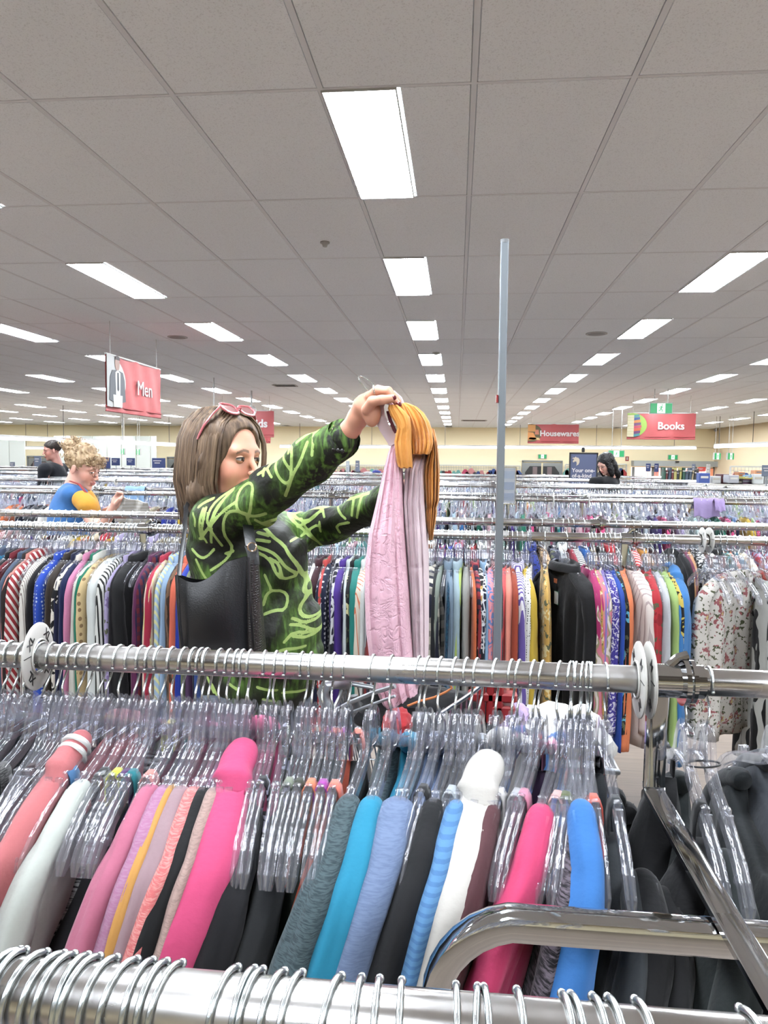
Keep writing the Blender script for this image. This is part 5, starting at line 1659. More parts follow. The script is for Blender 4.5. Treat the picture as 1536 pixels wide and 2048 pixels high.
class Frame:
    """head frame: f forward, l lateral (towards the side named near), z up"""
    def __init__(s, C, f, up=(0, 0, 1), near=1, sc=1.0):
        s.C = np.array(C, float); s.sc = sc
        f = Vector(f).normalized(); up = Vector(up)
        up = (up - f * up.dot(f)).normalized()
        l = up.cross(f) * near
        s.R = np.array([f, l, up])
    def w(s, p):
        return s.C + (np.asarray(p, float) * s.sc) @ s.R
def head_sdf():
    s = SDF()
    s.ell((-.010, 0, .036), (.098, .077, .084), .01)
    s.ell((.034, 0, -.030), (.054, .057, .086), .03)
    s.ell((.030, 0, -.082), (.044, .046, .036), .025)
    s.ell((.070, 0, -.106), (.017, .018, .015), .022)
    for q in (-1, 1):
        s.ell((.052, q * .037, -.036), (.026, .022, .028), .022)
        s.ell((.074, q * .026, .019), (.013, .026, .009), .024)
    s.cap((.086, 0, .008), (.112, 0, -.032), .0068, .0088, .012)
    for q in (-1, 1):
        s.ell((.103, q * .0115, -.038), (.010, .0075, .0075), .006)
        s.ell((.097, q * .031, -.001), (.013, .018, .0105), .009, '-')
    s.ell((.0925, 0, -.0615), (.010, .023, .0062), .007)
    s.ell((.0905, 0, -.0725), (.010, .019, .0072), .007)
    s.ell((.103, 0, -.067), (.009, .023, .0014), .003, '-')
    for q in (-1, 1):
        s.ell((-.006, q * .080, -.008), (.016, .007, .030), .008)
    s.cap((-.022, 0, -.07), (-.040, 0, -.20), .053, .058, .03)
    return s
def head_mesh_data(fr, h=.0026):
    V, Q = head_sdf().mesh((-.13, -.10, -.21), (.13, .10, .14), h)
    lip = np.clip(1.25 - np.sqrt(((V - [.097, 0, -.067]) / [.016, .024, .0125]) ** 2).sum(1) ** 1, 0, 1)
    e = np.sqrt((((V - [.097, 0, -.067]) / [.02, .023, .012]) ** 2).sum(1)); lip = np.clip((1.08 - e) * 8, 0, 1)
    al = np.abs(V[:, 1])
    bz = .0185 + .004 * np.sin(np.clip((al - .012) / .034, 0, 1) * PI) - .004 * np.clip((al - .03) / .02, 0, 1)
    brow = np.clip((.0048 - np.abs(V[:, 2] - bz)) / .002, 0, 1) * (al > .011) * (al < .048) * (V[:, 0] > .045)
    blush = np.exp(-(((V - [.06, 0, -.035]) / [.05, 1, .022]) ** 2).sum(1)) * (V[:, 0] > .03)
    return fr.w(V), Q, lip, brow, blush
def eyes(fr, parent, iris=(92, 62, 40), lk=.0030, skin=None):
    for q in (-1, 1):
        b = MB(); b.ball((0, 0, 0), .0118, 16, 10)
        V = np.array(b.v) + [.0772, q * .031, -.001]
        link('eye', mesh_from('eye', fr.w(V), b.f), plain('eye_white', (226, 220, 214), .2), parent)
        b = MB(); b.ball((0, 0, 0), .0066, 14, 8, (.35, 1, 1))
        V = np.array(b.v) + [.0878, q * .031 - lk, -.0015]
        link('iris', mesh_from('iris', fr.w(V), b.f), plain('iris_%d' % iris[0], iris, .15), parent)
        b = MB(); b.ball((0, 0, 0), .0028, 10, 6, (.3, 1, 1))
        V = np.array(b.v) + [.0897, q * .031 - lk * 1.15, -.0015]
        link('pupil', mesh_from('pupil', fr.w(V), b.f), M_BLACK, parent)
        # lids: parts of a slightly larger sphere above and below the opening
        for nm, e0, e1 in (('upper_eyelid', 20, 80), ('lower_eyelid', -80, -19)):
            v, f = [], []
            for i in range(15):
                az = math.radians(-78 + 156 * i / 14)
                nar = .35 + .65 * math.cos(az * 1.05)
                for j in range(7):
                    if e0 > 0: el = math.radians(e0 * nar + (e1 - e0 * nar) * j / 6)
                    else: el = math.radians(e1 * nar + (e0 - e1 * nar) * j / 6)
                    v.append((.0772 + .0131 * math.cos(el) * math.cos(az), q * .031 + .0131 * 1.12 * math.cos(el) * math.sin(az), -.001 + .0131 * math.sin(el)))
            for i in range(14):
                for j in range(6):
                    a = i * 7 + j
                    f.append((a, a + 1, a + 8, a + 7))
            link(nm, mesh_from(nm, fr.w(v), f), skin or M_SKIN, parent)
        pts = [fr.w((.0772 + .0134 * math.cos(math.radians(20 * (.35 + .65 * math.cos(a * 1.05)))) * math.cos(a), q * .031 + .0134 * 1.12 * math.sin(a), -.001 + .0134 * math.sin(math.radians(20 * (.35 + .65 * math.cos(a * 1.05)))))) for a in np.linspace(-1.3, 1.3, 11)]
        MB().tube(pts, [.0007 + .0009 * math.sin(PI * (i + 1) / 12) for i in range(11)], 6).obj('lash_line', plain('lash_brown', (52, 38, 32), .6), parent, True)
def join_data(parts):
    Vs, Qs, off = [], [], 0
    for V, Q in parts:
        Vs.append(V); Qs.append(np.asarray(Q) + off); off += len(V)
    return np.concatenate(Vs), np.concatenate(Qs)
def body_obj(name, head, others, mat):
    V0, Q0, lip, brow, blush = head
    V, Q = join_data([(V0, Q0)] + others)
    me = np_mesh(name, V, Q)
    n = len(V) - len(V0)
    for nm, a in (('lip', lip), ('brow', brow), ('blush', blush)):
        attr(me, nm, np.concatenate([a, np.zeros(n)]))
    return link(name, me, mat)

def hair_mat(name, dark, light, sc=90):
    mt, nt, b = new_mat(name)
    L = nt.links
    tc = N(nt, 'TexCoord')
    mp = N(nt, 'Mapping'); mp.inputs['Scale'].default_value = (sc, sc, sc * .07)
    L.new(tc.outputs['Object'], mp.inputs[0])
    n = N(nt, 'TexNoise', Scale=1.0, Detail=4.0)
    L.new(mp.outputs[0], n.inputs['Vector'])
    r = N(nt, 'MapRange'); r.inputs[1].default_value = .34; r.inputs[2].default_value = .66
    L.new(n.outputs['Fac'], r.inputs[0])
    at = N(nt, 'Attribute'); at.attribute_name = 'tone'
    f = math_n(nt, 'ADD', math_n(nt, 'MULTIPLY', r.outputs[0], .55), math_n(nt, 'MULTIPLY', at.outputs['Fac'], .5))
    L.new(mix_c(nt, f, dye(dark, .7), dye(light, .62)), b.inputs['Base Color'])
    b.inputs['Roughness'].default_value = .5
    b.inputs['Specular IOR Level'].default_value = .3
    bp = N(nt, 'Bump', Strength=.5, Distance=.003)
    L.new(n.outputs['Fac'], bp.inputs['Height'])
    L.new(bp.outputs[0], b.inputs['Normal'])
    return mt

# ---------------- the woman holding up the shirt
fr = Frame(w(448, 915, 1.92), (math.cos(math.radians(23)), -math.sin(math.radians(23)), -.04), (0.03, 0, 1), near=-1)
# lateral axis must point towards the camera
if fr.R[1][1] > 0: fr.R[1] = -fr.R[1]
hd = head_mesh_data(fr)
S1, E1, W1 = w(440, 1042, 1.83), w(548, 978, 1.74), w(678, 880, 1.635)
S2, E2, W2 = w(585, 1066, 2.08), w(665, 1050, 2.02), w(775, 1000, 1.84)
hand = SDF()
hand.chain([W1, w(700, 860, 1.615), w(716, 836, 1.60)], [.0225, .0215, .021], .012)
hand.chain([w(716, 836, 1.60), w(728, 812, 1.585), w(738, 797, 1.575)], [.021, .022, .015], .012)
hand.chain([w(716, 832, 1.615), w(732, 806, 1.61), w(740, 797, 1.61)], [.020, .020, .013], .012)
hand.ell(w(744, 826, 1.565), (.019, .017, .030), .014)
fingers = {'thumb': [(733, 820, 1.553), (745, 803, 1.540), (763, 800, 1.536), (784, 797, 1.540)],
           'index': [(738, 793, 1.560), (752, 782, 1.556), (773, 783, 1.556), (794, 806, 1.560)],
           'middle': [(740, 790, 1.580), (756, 779, 1.578), (777, 781, 1.578), (796, 801, 1.581)],
           'ring': [(741, 792, 1.600), (756, 781, 1.600), (776, 785, 1.600), (790, 803, 1.600)],
           'little': [(741, 797, 1.620), (754, 788, 1.620), (769, 791, 1.620), (781, 804, 1.618)]}
for nm, ch in fingers.items():
    r0 = {'thumb': .0115, 'little': .0080}.get(nm, .0092)
    hand.chain([w(*c) for c in ch], [r0, r0 * .98, r0 * .88, r0 * .74], .004)
hV, hQ = hand.mesh(np.minimum.reduce([np.array(w(*c)) for ch in fingers.values() for c in ch] + [np.array(W1)]) - .035,
                   np.maximum.reduce([np.array(w(*c)) for ch in fingers.values() for c in ch] + [np.array(W1)]) + .035, .0020)
hand2 = SDF()
H2 = [w(775, 1000, 1.84), w(812, 980, 1.80), w(836, 968, 1.775)]
hand2.chain(H2, [.025, .024, .026], .012)
for q in range(4):
    hand2.chain([w(838 , 962 + q * 5, 1.79 - q * .008), w(852, 956 + q * 6, 1.765 - q * .008), w(848, 952 + q * 7, 1.735 - q * .006), w(836, 954 + q * 7, 1.722)], [.009, .0088, .008, .007], .004)
hand2.chain([w(826, 985, 1.77), w(832, 990, 1.745), w(840, 980, 1.728)], [.011, .010, .008], .005)
h2V, h2Q = hand2.mesh(np.array(w(835, 990, 1.77)) - [.12, .10, .07], np.array(w(835, 970, 1.77)) + [.07, .10, .09], .003)
core = SDF()
core.cap(w(450, 1000, 1.93), w(500, 1120, 1.95), .07, .11, .03)
core.cap(w(500, 1120, 1.95), w(520, 1290, 1.93), .11, .115, .04)
core.ell(w(515, 1370, 1.93), (.14, .12, .12), .04)
core.chain([S1, E1, W1], [.045, .036, .024], .02)
core.chain([S2, E2, W2], [.045, .036, .024], .02)
XW = w(515, 1370, 1.93).x
for dx, yy in ((-.05, 1.86), (.03, 2.01)):
    core.chain([(XW + dx, yy, .86), (XW + dx + .01, yy, .47), (XW + dx - .02, yy, .09)], [.085, .055, .035], .02)
    core.cap((XW + dx - .03, yy, .045), (XW + dx + .13, yy - .03, .035), .034, .03, .02)
cV, cQ = core.mesh((-1.05, 1.5, 0), (.12, 2.3, 1.52), .011)
M_SKIN = skin_mat('skin_fair', (230, 170, 138))
woman = body_obj('person', hd, [(hV, hQ), (h2V, h2Q), (cV, cQ)], M_SKIN)
tag(woman, 'woman in a green and black patterned shirt holding up a pink and mustard shirt', 'person')
eyes(fr, woman)

# nails and ring
for nm, q, ps in (('thumb', (787, 795.5, 1.535), 0), ('index', (797, 809, 1.553), 0)):
    b = MB(); b.ball((0, 0, 0), .0062, 10, 6, (1.1, .5, .9))
    p = w(*q)
    link('fingernail', mesh_from('nail', np.array(b.v) + np.array(p), b.f), plain('dark_red_polish', (120, 24, 34), .15), woman)
def ring_mesh(c, n, r, t, k=20):
    c, n = Vector(c), Vector(n).normalized()
    a = n.orthogonal().normalized(); b = n.cross(a)
    pts = [c + (a * math.cos(2 * PI * i / k) + b * math.sin(2 * PI * i / k)) * r for i in range(k + 1)]
    return MB().tube(pts, t, 8, False)
M_SILVER = chrome_mat('silver', (225, 220, 210), .15, False)
M_GOLD = chrome_mat('pale_gold', (230, 200, 170), .15, False)
o = ring_mesh(w(750, 782.5, 1.557), w(773, 783, 1.556) - w(738, 793, 1.56), .0112, .0016).obj('finger_ring', M_SILVER, None, True)
tag(o, 'silver ring on the raised hand', 'ring')
# chain bracelet
bc, bn = Vector(w(687, 869, 1.623)), (Vector(w(700, 860, 1.615)) - Vector(W1)).normalized()
ax = bn.orthogonal().normalized(); ay = bn.cross(ax)
t = empty('bracelet', bc, 'pale gold chain bracelet with a thin bar on the raised wrist', 'bracelet')
b = MB()
for i in range(26):
    a = 2 * PI * i / 26
    p = (ax * math.cos(a) + ay * math.sin(a)) * .0275
    tg = (-ax * math.sin(a) + ay * math.cos(a))
    q = ring_mesh(p, (bn if i % 2 else (ax * math.cos(a) + ay * math.sin(a))), .0038, .0009, 8)
    b.add(q.v, q.f)
b.obj('chain', M_GOLD, t, True)
MB().cyl(w(671, 884, 1.60) - bc, w(698, 880, 1.60) - bc, .0018, 8).obj('bar', M_GOLD, t, True)

# ---- shirt with traced brush lines
L5 = [[(650,1000),(600,980),(565,920),(575,800),(620,740),(690,720),(730,750),(720,850),(690,980),(655,1010)], [(655,1010),(660,1120)], [(655,1010),(740,1015),(820,990)], [(560,890),(400,990),(290,1110),(160,1240)],
 [(650,990),(560,965),(480,980),(420,1060),(400,1180),(430,1300)], [(930,480),(930,560),(970,660),(1030,725),(1080,710),(1100,640),(1110,430),(1070,400),(1070,470)], [(1000,450),(1010,500),(1060,570),(1085,600)],
 [(1245,380),(1190,540),(1120,640),(1060,760),(1020,830)], [(1290,270),(1300,400),(1290,490)], [(1140,380),(1240,300),(1410,220)], [(850,600),(910,670)], [(880,530),(855,590)], [(820,600),(825,660)], [(770,650),(830,610)],
 [(500,780),(380,850),(300,930),(260,1040),(265,1100),(300,1080),(340,960),(430,860),(500,790)], [(290,1150),(350,1300)], [(210,960),(180,1080),(160,1210)], [(240,950),(220,1080),(170,1220)], [(290,870),(200,910),(150,950)], [(300,1130),(260,1270)], [(420,880),(330,1000),(300,1110)], [(90,1010),(130,1060),(110,1120)], [(140,1240),(200,1230),(210,1270)]]
L7 = [[(640,800),(760,760),(850,755),(920,720),(1010,700),(1130,660)], [(920,720),(960,780),(990,800)], [(1010,820),(930,840),(950,880)], [(700,860),(780,820),(840,760),(860,800)], [(1040,690),(1030,780)], [(1090,670),(1060,790)], [(660,800),(740,840),(830,770)], [(830,830),(835,880)], [(720,910),(800,850),(835,850)]]
L8 = [[(760,100),(860,180),(1000,280),(1080,370),(1130,470),(1150,560)], [(780,290),(900,330),(1000,400),(1060,480),(1140,560),(1020,580),(960,500),(900,390)], [(900,390),(1000,440),(1020,560)], [(1150,560),(1210,600),(1240,720),(1340,930)],
 [(1150,560),(1180,620),(1170,700),(1200,760),(1150,850),(1170,920),(1260,950),(1400,930)], [(1240,740),(1200,760)], [(1340,930),(1380,850),(1395,830)], [(860,540),(930,680),(880,710),(860,800)], [(930,680),(1010,690),(1060,760),(1050,850),(960,850),(870,880)],
 [(1110,930),(1200,980),(1300,980),(1400,910)], [(1100,980),(1200,1000),(1290,1080)], [(1060,1120),(1130,1040),(1290,1080),(1350,1070)], [(1130,1080),(1250,1110),(1350,1080)], [(980,1280),(980,1220),(1050,1180),(1220,1185)], [(860,1220),(920,1275)], [(1360,1020),(1420,1020)], [(1350,1280),(1355,1060)],
 [(200,310),(280,380),(340,380),(420,300)], [(390,490),(500,420),(570,340),(580,270)], [(240,400),(300,520),(360,600)], [(450,540),(620,480)], [(520,340),(590,320)], [(860,20),(960,100),(1050,180),(1150,260),(1230,330),(1280,440)], [(1040,90),(1080,160),(1200,290),(1260,400)],
 [(330,1480),(400,1600)], [(830,1510),(990,1550)], [(1030,1590),(1200,1610)], [(880,1620),(960,1660)], [(380,1530),(460,1660)], [(780,330),(880,380),(960,480)], [(760,170),(860,200)], [(760,230),(880,250)], [(1210,560),(1250,540)], [(1280,600),(1330,740),(1400,860),(1430,1000)], [(1180,380),(1190,450)], [(560,1500),(640,1540)], [(1240,1500),(1300,1600)], [(600,420),(700,380)], [(520,520),(640,560)]]
segs = []
for L_, ox, oy, k in ((L5, 350, 800, 4.389), (L7, 340, 740, 2.743), (L8, 340, 1030, 4.518)):
    for pl in L_:
        q = [(ox + x / k, oy + y / k) for x, y in pl]
        # round the corners once
        q2 = [q[0]]
        for a, b_ in zip(q[:-1], q[1:]):
            q2 += [(a[0] * .75 + b_[0] * .25, a[1] * .75 + b_[1] * .25), (a[0] * .25 + b_[0] * .75, a[1] * .25 + b_[1] * .75)]
        q2.append(q[-1])
        yref = 2.0 if L_ is L7 else 1.74 if L_ is L5 else 1.82
        pw = [w(x, y, yref) for x, y in q2]
        for a, b_ in zip(pw[:-1], pw[1:]):
            segs.append((a.x, a.z, b_.x, b_.z))
def line_dist(V):
    d = np.full(len(V), 1.0)
    X, Z = V[:, 0], V[:, 2]
    for x0, z0, x1, z1 in segs:
        dx, dz = x1 - x0, z1 - z0
        t = np.clip(((X - x0) * dx + (Z - z0) * dz) / max(dx * dx + dz * dz, 1e-9), 0, 1)
        d = np.minimum(d, np.hypot(X - x0 - t * dx, Z - z0 - t * dz))
    return d
mt, nt, b_ = new_mat('brush_line_print')
tc = N(nt, 'TexCoord')
at = N(nt, 'Attribute'); at.attribute_name = 'brush'
n1 = N(nt, 'TexNoise', Scale=45.0, Detail=3.0); nt.links.new(tc.outputs['Object'], n1.inputs['Vector'])
dd = math_n(nt, 'ADD', at.outputs['Fac'], math_n(nt, 'MULTIPLY', math_n(nt, 'SUBTRACT', n1.outputs['Fac'], .5), .0018))
line = math_n(nt, 'LESS_THAN', dd, .0037)
mp = N(nt, 'Mapping'); mp.inputs['Scale'].default_value = (90, 90, 16); mp.inputs['Rotation'].default_value = (0, .35, 0)
nt.links.new(tc.outputs['Object'], mp.inputs[0])
n2 = N(nt, 'TexNoise', Scale=1.0, Detail=3.0); nt.links.new(mp.outputs[0], n2.inputs['Vector'])
n3 = N(nt, 'TexNoise', Scale=7.0, Detail=2.0); nt.links.new(tc.outputs['Object'], n3.inputs['Vector'])
r1 = N(nt, 'MapRange'); r1.inputs[1].default_value = .46; r1.inputs[2].default_value = .66; nt.links.new(n2.outputs['Fac'], r1.inputs[0])
r2 = N(nt, 'MapRange'); r2.inputs[1].default_value = .45; r2.inputs[2].default_value = .60; nt.links.new(n3.outputs['Fac'], r2.inputs[0])
near = N(nt, 'MapRange'); near.inputs[1].default_value = .004; near.inputs[2].default_value = .03; near.inputs[3].default_value = .55; near.inputs[4].default_value = 0; nt.links.new(at.outputs['Fac'], near.inputs[0])
patch = math_n(nt, 'MINIMUM', math_n(nt, 'ADD', math_n(nt, 'MULTIPLY', r1.outputs[0], r2.outputs[0]), math_n(nt, 'MULTIPLY', near.outputs[0], r2.outputs[0])), 1.0)
c1 = mix_c(nt, patch, dye((26, 28, 18), .7), dye((92, 134, 44), .7))
nt.links.new(mix_c(nt, line, c1, dye((176, 206, 108), .72)), b_.inputs['Base Color'])
b_.inputs['Roughness'].default_value = .62
b_.inputs['Specular IOR Level'].default_value = .3
bp = N(nt, 'Bump', Strength=.8, Distance=.02)
n5 = N(nt, 'TexNoise', Scale=13.0, Detail=4.0); nt.links.new(tc.outputs['Object'], n5.inputs['Vector'])
nt.links.new(n5.outputs['Fac'], bp.inputs['Height']); nt.links.new(bp.outputs[0], b_.inputs['Normal'])
M_SHIRT = mt
sh = SDF()
sh.cap(w(430, 1052, 1.87), w(560, 1072, 2.06), .072, .075, .04)
sh.ell(w(482, 1120, 1.95), (.142, .15, .17), .04)
sh.ell(w(572, 1122, 1.91), (.062, .10, .075), .05)
sh.ell(w(508, 1235, 1.93), (.165, .14, .18), .05)
sh.ell(w(560, 1285, 1.90), (.112, .13, .14), .05)
sh.ell(w(520, 1360, 1.93), (.158, .145, .13), .06)
sh.chain([S1, w(500, 1012, 1.785), E1, w(622, 922, 1.68), w(660, 893, 1.648)], [.068, .060, .054, .049, .043], .03)
sh.cap(w(652, 898, 1.655), w(684, 878, 1.63), .043, .040, .006)
sh.chain([S2, E2, W2, w(800, 986, 1.81)], [.062, .047, .041, .037], .03)
sh.half(w(520, 1402, 1.93), (0, 0, 1), .01)
def folds(g, D):
    x, y, z = g[..., 0], g[..., 1], g[..., 2]
    f = .0052 * np.sin(34 * (x + .6 * z) + 3 * np.sin(9 * z)) * np.sin(11 * z + 8 * y + 1)
    f += .0042 * np.sin(60 * (z * .8 - x * .6) + 4 * np.sin(13 * x + 2)) * (np.sin(9 * x + 5 * z) > 0)
    return D + f.astype(np.float32) + .0015 * np.sin(90 * (x - z)).astype(np.float32) * (x > w(560, 1000, 1.8).x)
cut = SDF()
sV, sQ = sh.mesh((-.93, 1.5, w(520, 1402, 1.93).z - .02), (.13, 2.26, w(600, 835, 1.7).z), .0046, folds)
# open the cuffs: remove faces beyond the cuff planes
me = np_mesh('shirt', sV, sQ)
attr(me, 'brush', line_dist(sV))
shirt = link('patterned_shirt', me, M_SHIRT, woman)
# cuff band, buttons, hem strip
M_BTN = plain('dark_button', (26, 28, 24), .3)
for px, py in ((668, 899), (676, 901), (684, 902)):
    p = w(px, py, 1.595)
    MB().ball(p, .0055, 10, 5, (1, .6, 1)).obj('button', M_BTN, woman, True)
cd = (Vector(w(684, 878, 1.63)) - Vector(w(652, 898, 1.655))).normalized()
c0, c1_ = Vector(w(651, 899, 1.656)), Vector(w(685, 877.5, 1.629))
b = MB(); b.tube([c0 - cd * .001, c0 + cd * .006, c1_, c1_ + cd * .004, c1_ + cd * .002, c0 + cd * .01], [.0445, .0470, .0445, .0435, .036, .036], 28, False)
me = b.mesh('cuff', True)
attr(me, 'brush', line_dist(np.array(b.v)))
link('shirt_cuff', me, M_SHIRT, woman)
col_pts = [fr.w((.045 * math.cos(a) - .035, .075 * math.sin(a), -.155 - .02 * math.cos(a))) for a in np.linspace(-PI, PI, 20)]
b = MB(); b.tube(col_pts, .013, 8, False)
me = b.mesh('collar', True); attr(me, 'brush', line_dist(np.array(b.v)))
link('shirt_collar', me, M_SHIRT, woman)

# jeans
je = SDF()
je.ell((XW, 1.93, .93), (.150, .135, .15), .03)
for dx, yy in ((-.05, 1.86), (.03, 2.01)):
    je.chain([(XW + dx, yy, .86), (XW + dx + .01, yy, .47), (XW + dx - .02, yy, .12)], [.105, .078, .062], .03)
je.half((0, 0, .10), (0, 0, 1), .01)
jV, jQ = je.mesh((XW - .25, 1.65, .05), (XW + .25, 2.25, 1.10), .010)
link('jeans', np_mesh('jeans', jV, jQ), cloth((112, 122, 136), 'heather', (96, 106, 120), .8), woman)
for dx, yy in ((-.05, 1.86), (.03, 2.01)):
    s_ = SDF(); s_.cap((XW + dx - .04, yy, .045), (XW + dx + .13, yy - .03, .036), .043, .036, .02); s_.half((0, 0, .004), (0, 0, 1), .004)
    a, b = s_.mesh((XW + dx - .12, yy - .1, -.01), (XW + dx + .2, yy + .08, .11), .008)
    link('shoe', np_mesh('shoe', a, b), plain('white_trainer', (222, 220, 215), .6), woman)

# ---- hair
hs = SDF()
hs.ell((-.008, 0, .044), (.102, .088, .088), .01)
hs.chain([(-.042, 0, .02), (-.060, .01, -.07), (-.066, .03, -.155)], [.066, .048, .030], .03)
for q in (-1, 1):
    hs.chain([(.014, q * .050, .060), (.006, q * .070, -.010), (-.016, q * .070, -.09), (-.040, q * .060, -.17)], [.040, .028, .028, .018], .03)
hs.ell((.112, 0, -.040), (.078, .074, .112), .012, '-')
hs.ell((.085, .006, .030), (.038, .050, .050), .012, '-')
def hair_grooves(g, D):
    az = np.arctan2(g[..., 1], g[..., 0] + .02)
    k_ = np.clip((.045 - g[..., 0]) / .04, 0, 1)
    return D + k_ * (.0022 * np.sin(az * 34 + 5 * np.sin(g[..., 2] * 22)) + .0014 * np.sin(az * 71 + 9 * g[..., 2] * 10)).astype(np.float32)
V, Q = hs.mesh((-.20, -.13, -.21), (.12, .13, .15), .0036, hair_grooves)
hm = np_mesh('hair', fr.w(V), Q)
attr(hm, 'tone', .25 + .2 * np.sin(np.arctan2(V[:, 1], V[:, 0] + .02) * 17))
M_HAIR = hair_mat('streaked_hair', (60, 44, 34), (168, 138, 108))
hair = link('hair', hm, M_HAIR, woman)
b = MB(); tones = []
hr = random.Random(5)
for s in (1, -1):
    for i in range(95):
        u = i / 94 + hr.uniform(-.01, .01)
        f0 = .058 - .14 * u
        fs = .060 - .148 * u + hr.uniform(-.006, .006)
        lat = .098 * math.sqrt(max(.05, 1 - ((fs + .014) / .125) ** 2))
        zt = .044 + .090 * math.sqrt(max(.02, 1 - ((f0 + .014) / .112) ** 2))
        e = hr.uniform(.0, .004)
        L_ = hr.uniform(.14, .20)
        pts = [(f0, 0, zt + e), (f0 * .75 + fs * .25, s * .035, zt * .93 + .004 + e), (f0 * .35 + fs * .65, s * (lat * .78 + e), .085 + e), (fs, s * (lat + e), .045), (fs - .004, s * (lat + .002 + e), -.01),
               (fs - .012, s * (lat - .002 + e), -.065), (fs - .014, s * (lat - .014) * .96, -.12), (fs - .018 + hr.uniform(-.01, .01), s * (lat - .024) * .9, -L_)]
        q = []
        for a in range(len(pts) - 1):
            for t_ in (0, .5):
                q.append(tuple(pts[a][k] * (1 - t_) + pts[a + 1][k] * t_ for k in range(3)))
        q.append(pts[-1])
        if s == -1 and i < 9:   # loose strands past the far side of the face
            q = [(p[0] + .018 * max(0, min(1, (.11 - p[2]) / .1)), p[1], p[2]) for p in q][:11]
        if i < 14 and s == 1: q = [(p[0] - .006, p[1], p[2]) for p in q]
        n0 = len(b.v)
        wd = hr.uniform(.0022, .0042)
        b.tube([fr.w(p) for p in q], [wd * (.6 + .4 * math.sin(PI * k / (len(q) - 1))) if k < len(q) - 2 else wd * .35 for k in range(len(q))], 5)
        tones += [hr.choice([0, .15, .3, .6, .95])] * (len(b.v) - n0)
me = b.mesh('hair_strands', True); attr(me, 'tone', tones)
tag(link('hair_strand', me, M_HAIR, woman), kind='stuff')

# ---- pink sunglasses pushed up on the hair
t = empty('sunglasses', fr.w((.03, 0, .13)), 'pink framed sunglasses pushed up on the woman\'s hair', 'sunglasses')
M_PINK = plain('pink_acetate', (232, 120, 128), .2)
M_LENS = plain('rosy_lens', (170, 120, 118), .08, .6)
base = fr.w((.03, 0, .13))
def hw(p): return fr.w(p) - base
un, vn = np.array([0, 1, 0.]), np.array([.72, 0, -.62])
for s, cx in ((1, (.045, .036, .128)), (-1, (.045, -.034, .128))):
    rimp = []
    for k in range(25):
        a = 2 * PI * k / 24
        ca, sa = math.cos(a), math.sin(a)
        ux = .028 * math.copysign(abs(ca) ** .75, ca); vx = .0195 * math.copysign(abs(sa) ** .8, sa)
        if ca * s > .3: vx -= .006 * ca * s
        rimp.append(hw(np.array(cx) + un * ux + vn * vx))
    MB().tube(rimp, .0034, 8, False).obj('lens_rim', M_PINK, t, True)
    MB().add([hw(np.array(cx))] + rimp[:-1], [(0, k + 1, (k + 1) % 24 + 1) for k in range(24)]).obj('lens', M_LENS, t)
    e = np.array(cx) + un * s * .029 - vn * .008
    MB().tube([hw(e), hw((.030, s * .083, .112)), hw((.012, s * .096, .080)), hw((-.004, s * .101, .046))], .003, 8, True, (.0065, .002)).obj('temple_arm', M_PINK, t, True)
MB().tube([hw((.045, .010, .131)), hw((.050, 0, .134)), hw((.045, -.008, .131))], .003, 8).obj('bridge', M_PINK, t, True)

# ---- black shoulder bag
M_LEATH = plain('black_leather', (30, 31, 34), .38, bump=.25, bscale=300)
def croc():
    mt, nt, b = new_mat('croc_leather')
    tc = N(nt, 'TexCoord')
    mp = N(nt, 'Mapping'); mp.inputs['Scale'].default_value = (110, 110, 170)
    nt.links.new(tc.outputs['Object'], mp.inputs[0])
    v = N(nt, 'TexVoronoi', Scale=1.0); v.feature = 'DISTANCE_TO_EDGE'; v.inputs['Randomness'].default_value = .5
    nt.links.new(mp.outputs[0], v.inputs['Vector'])
    bp = N(nt, 'Bump', Strength=.8, Distance=.002)
    nt.links.new(v.outputs['Distance'], bp.inputs['Height']); nt.links.new(bp.outputs[0], b.inputs['Normal'])
    b.inputs['Base Color'].default_value = lin((30, 27, 26)); b.inputs['Roughness'].default_value = .35
    return mt
bag0 = w(430, 1300, 1.66)
t = empty('shoulder_bag', bag0, 'black leather shoulder bag hanging at the woman\'s side', 'bag')
def quadsheet(TL, TR, BR, BL, Yc, thick, sag, nx=18, nz=16, bulge=.02, drop_l=0.0):
    v, f = [], []
    for s in (-1, 1):
        for j in range(nz + 1):
            q = j / nz
            for i in range(nx + 1):
                u = i / nx
                x = (TL[0] * (1 - u) + TR[0] * u) * (1 - q) + (BL[0] * (1 - u) + BR[0] * u) * q
                y = (TL[1] * (1 - u) + TR[1] * u) * (1 - q) + (BL[1] * (1 - u) + BR[1] * u) * q
                y += sag(u) * (1 - q) ** 2
                rr = min(u, 1 - u) * nx; rb = (1 - q) * nz
                if rb < 2 and rr < 2:
                    y -= (2 - rb) * (2 - rr) * 1.2
                ed = min(1, 4 * min(u, 1 - u) + .15) ** .5
                d = s * (thick * .5 * (.35 + .65 * q) + bulge * math.sin(PI * u) * math.sin(PI * min(1, q + .15))) * ed
                p = w(x, y, Yc)
                v.append((p.x, Yc + d, p.z))
    n1 = (nx + 1) * (nz + 1)
    for j in range(nz):
        for i in range(nx):
            a = j * (nx + 1) + i
            f.append((a, a + nx + 1, a + nx + 2, a + 1)); f.append((n1 + a, n1 + a + 1, n1 + a + nx + 2, n1 + a + nx + 1))
    for i in range(nx):
        a = nz * (nx + 1) + i
        f.append((a, n1 + a, n1 + a + 1, a + 1))
    for j in range(nz):
        a = j * (nx + 1); c = a + nx
        f.append((a, n1 + a, n1 + a + nx + 1, a + nx + 1)); f.append((c, c + nx + 1, n1 + c + nx + 1, n1 + c))
    return v, f
def rel(vs, o): return [tuple(np.array(p) - np.array(o)) for p in vs]
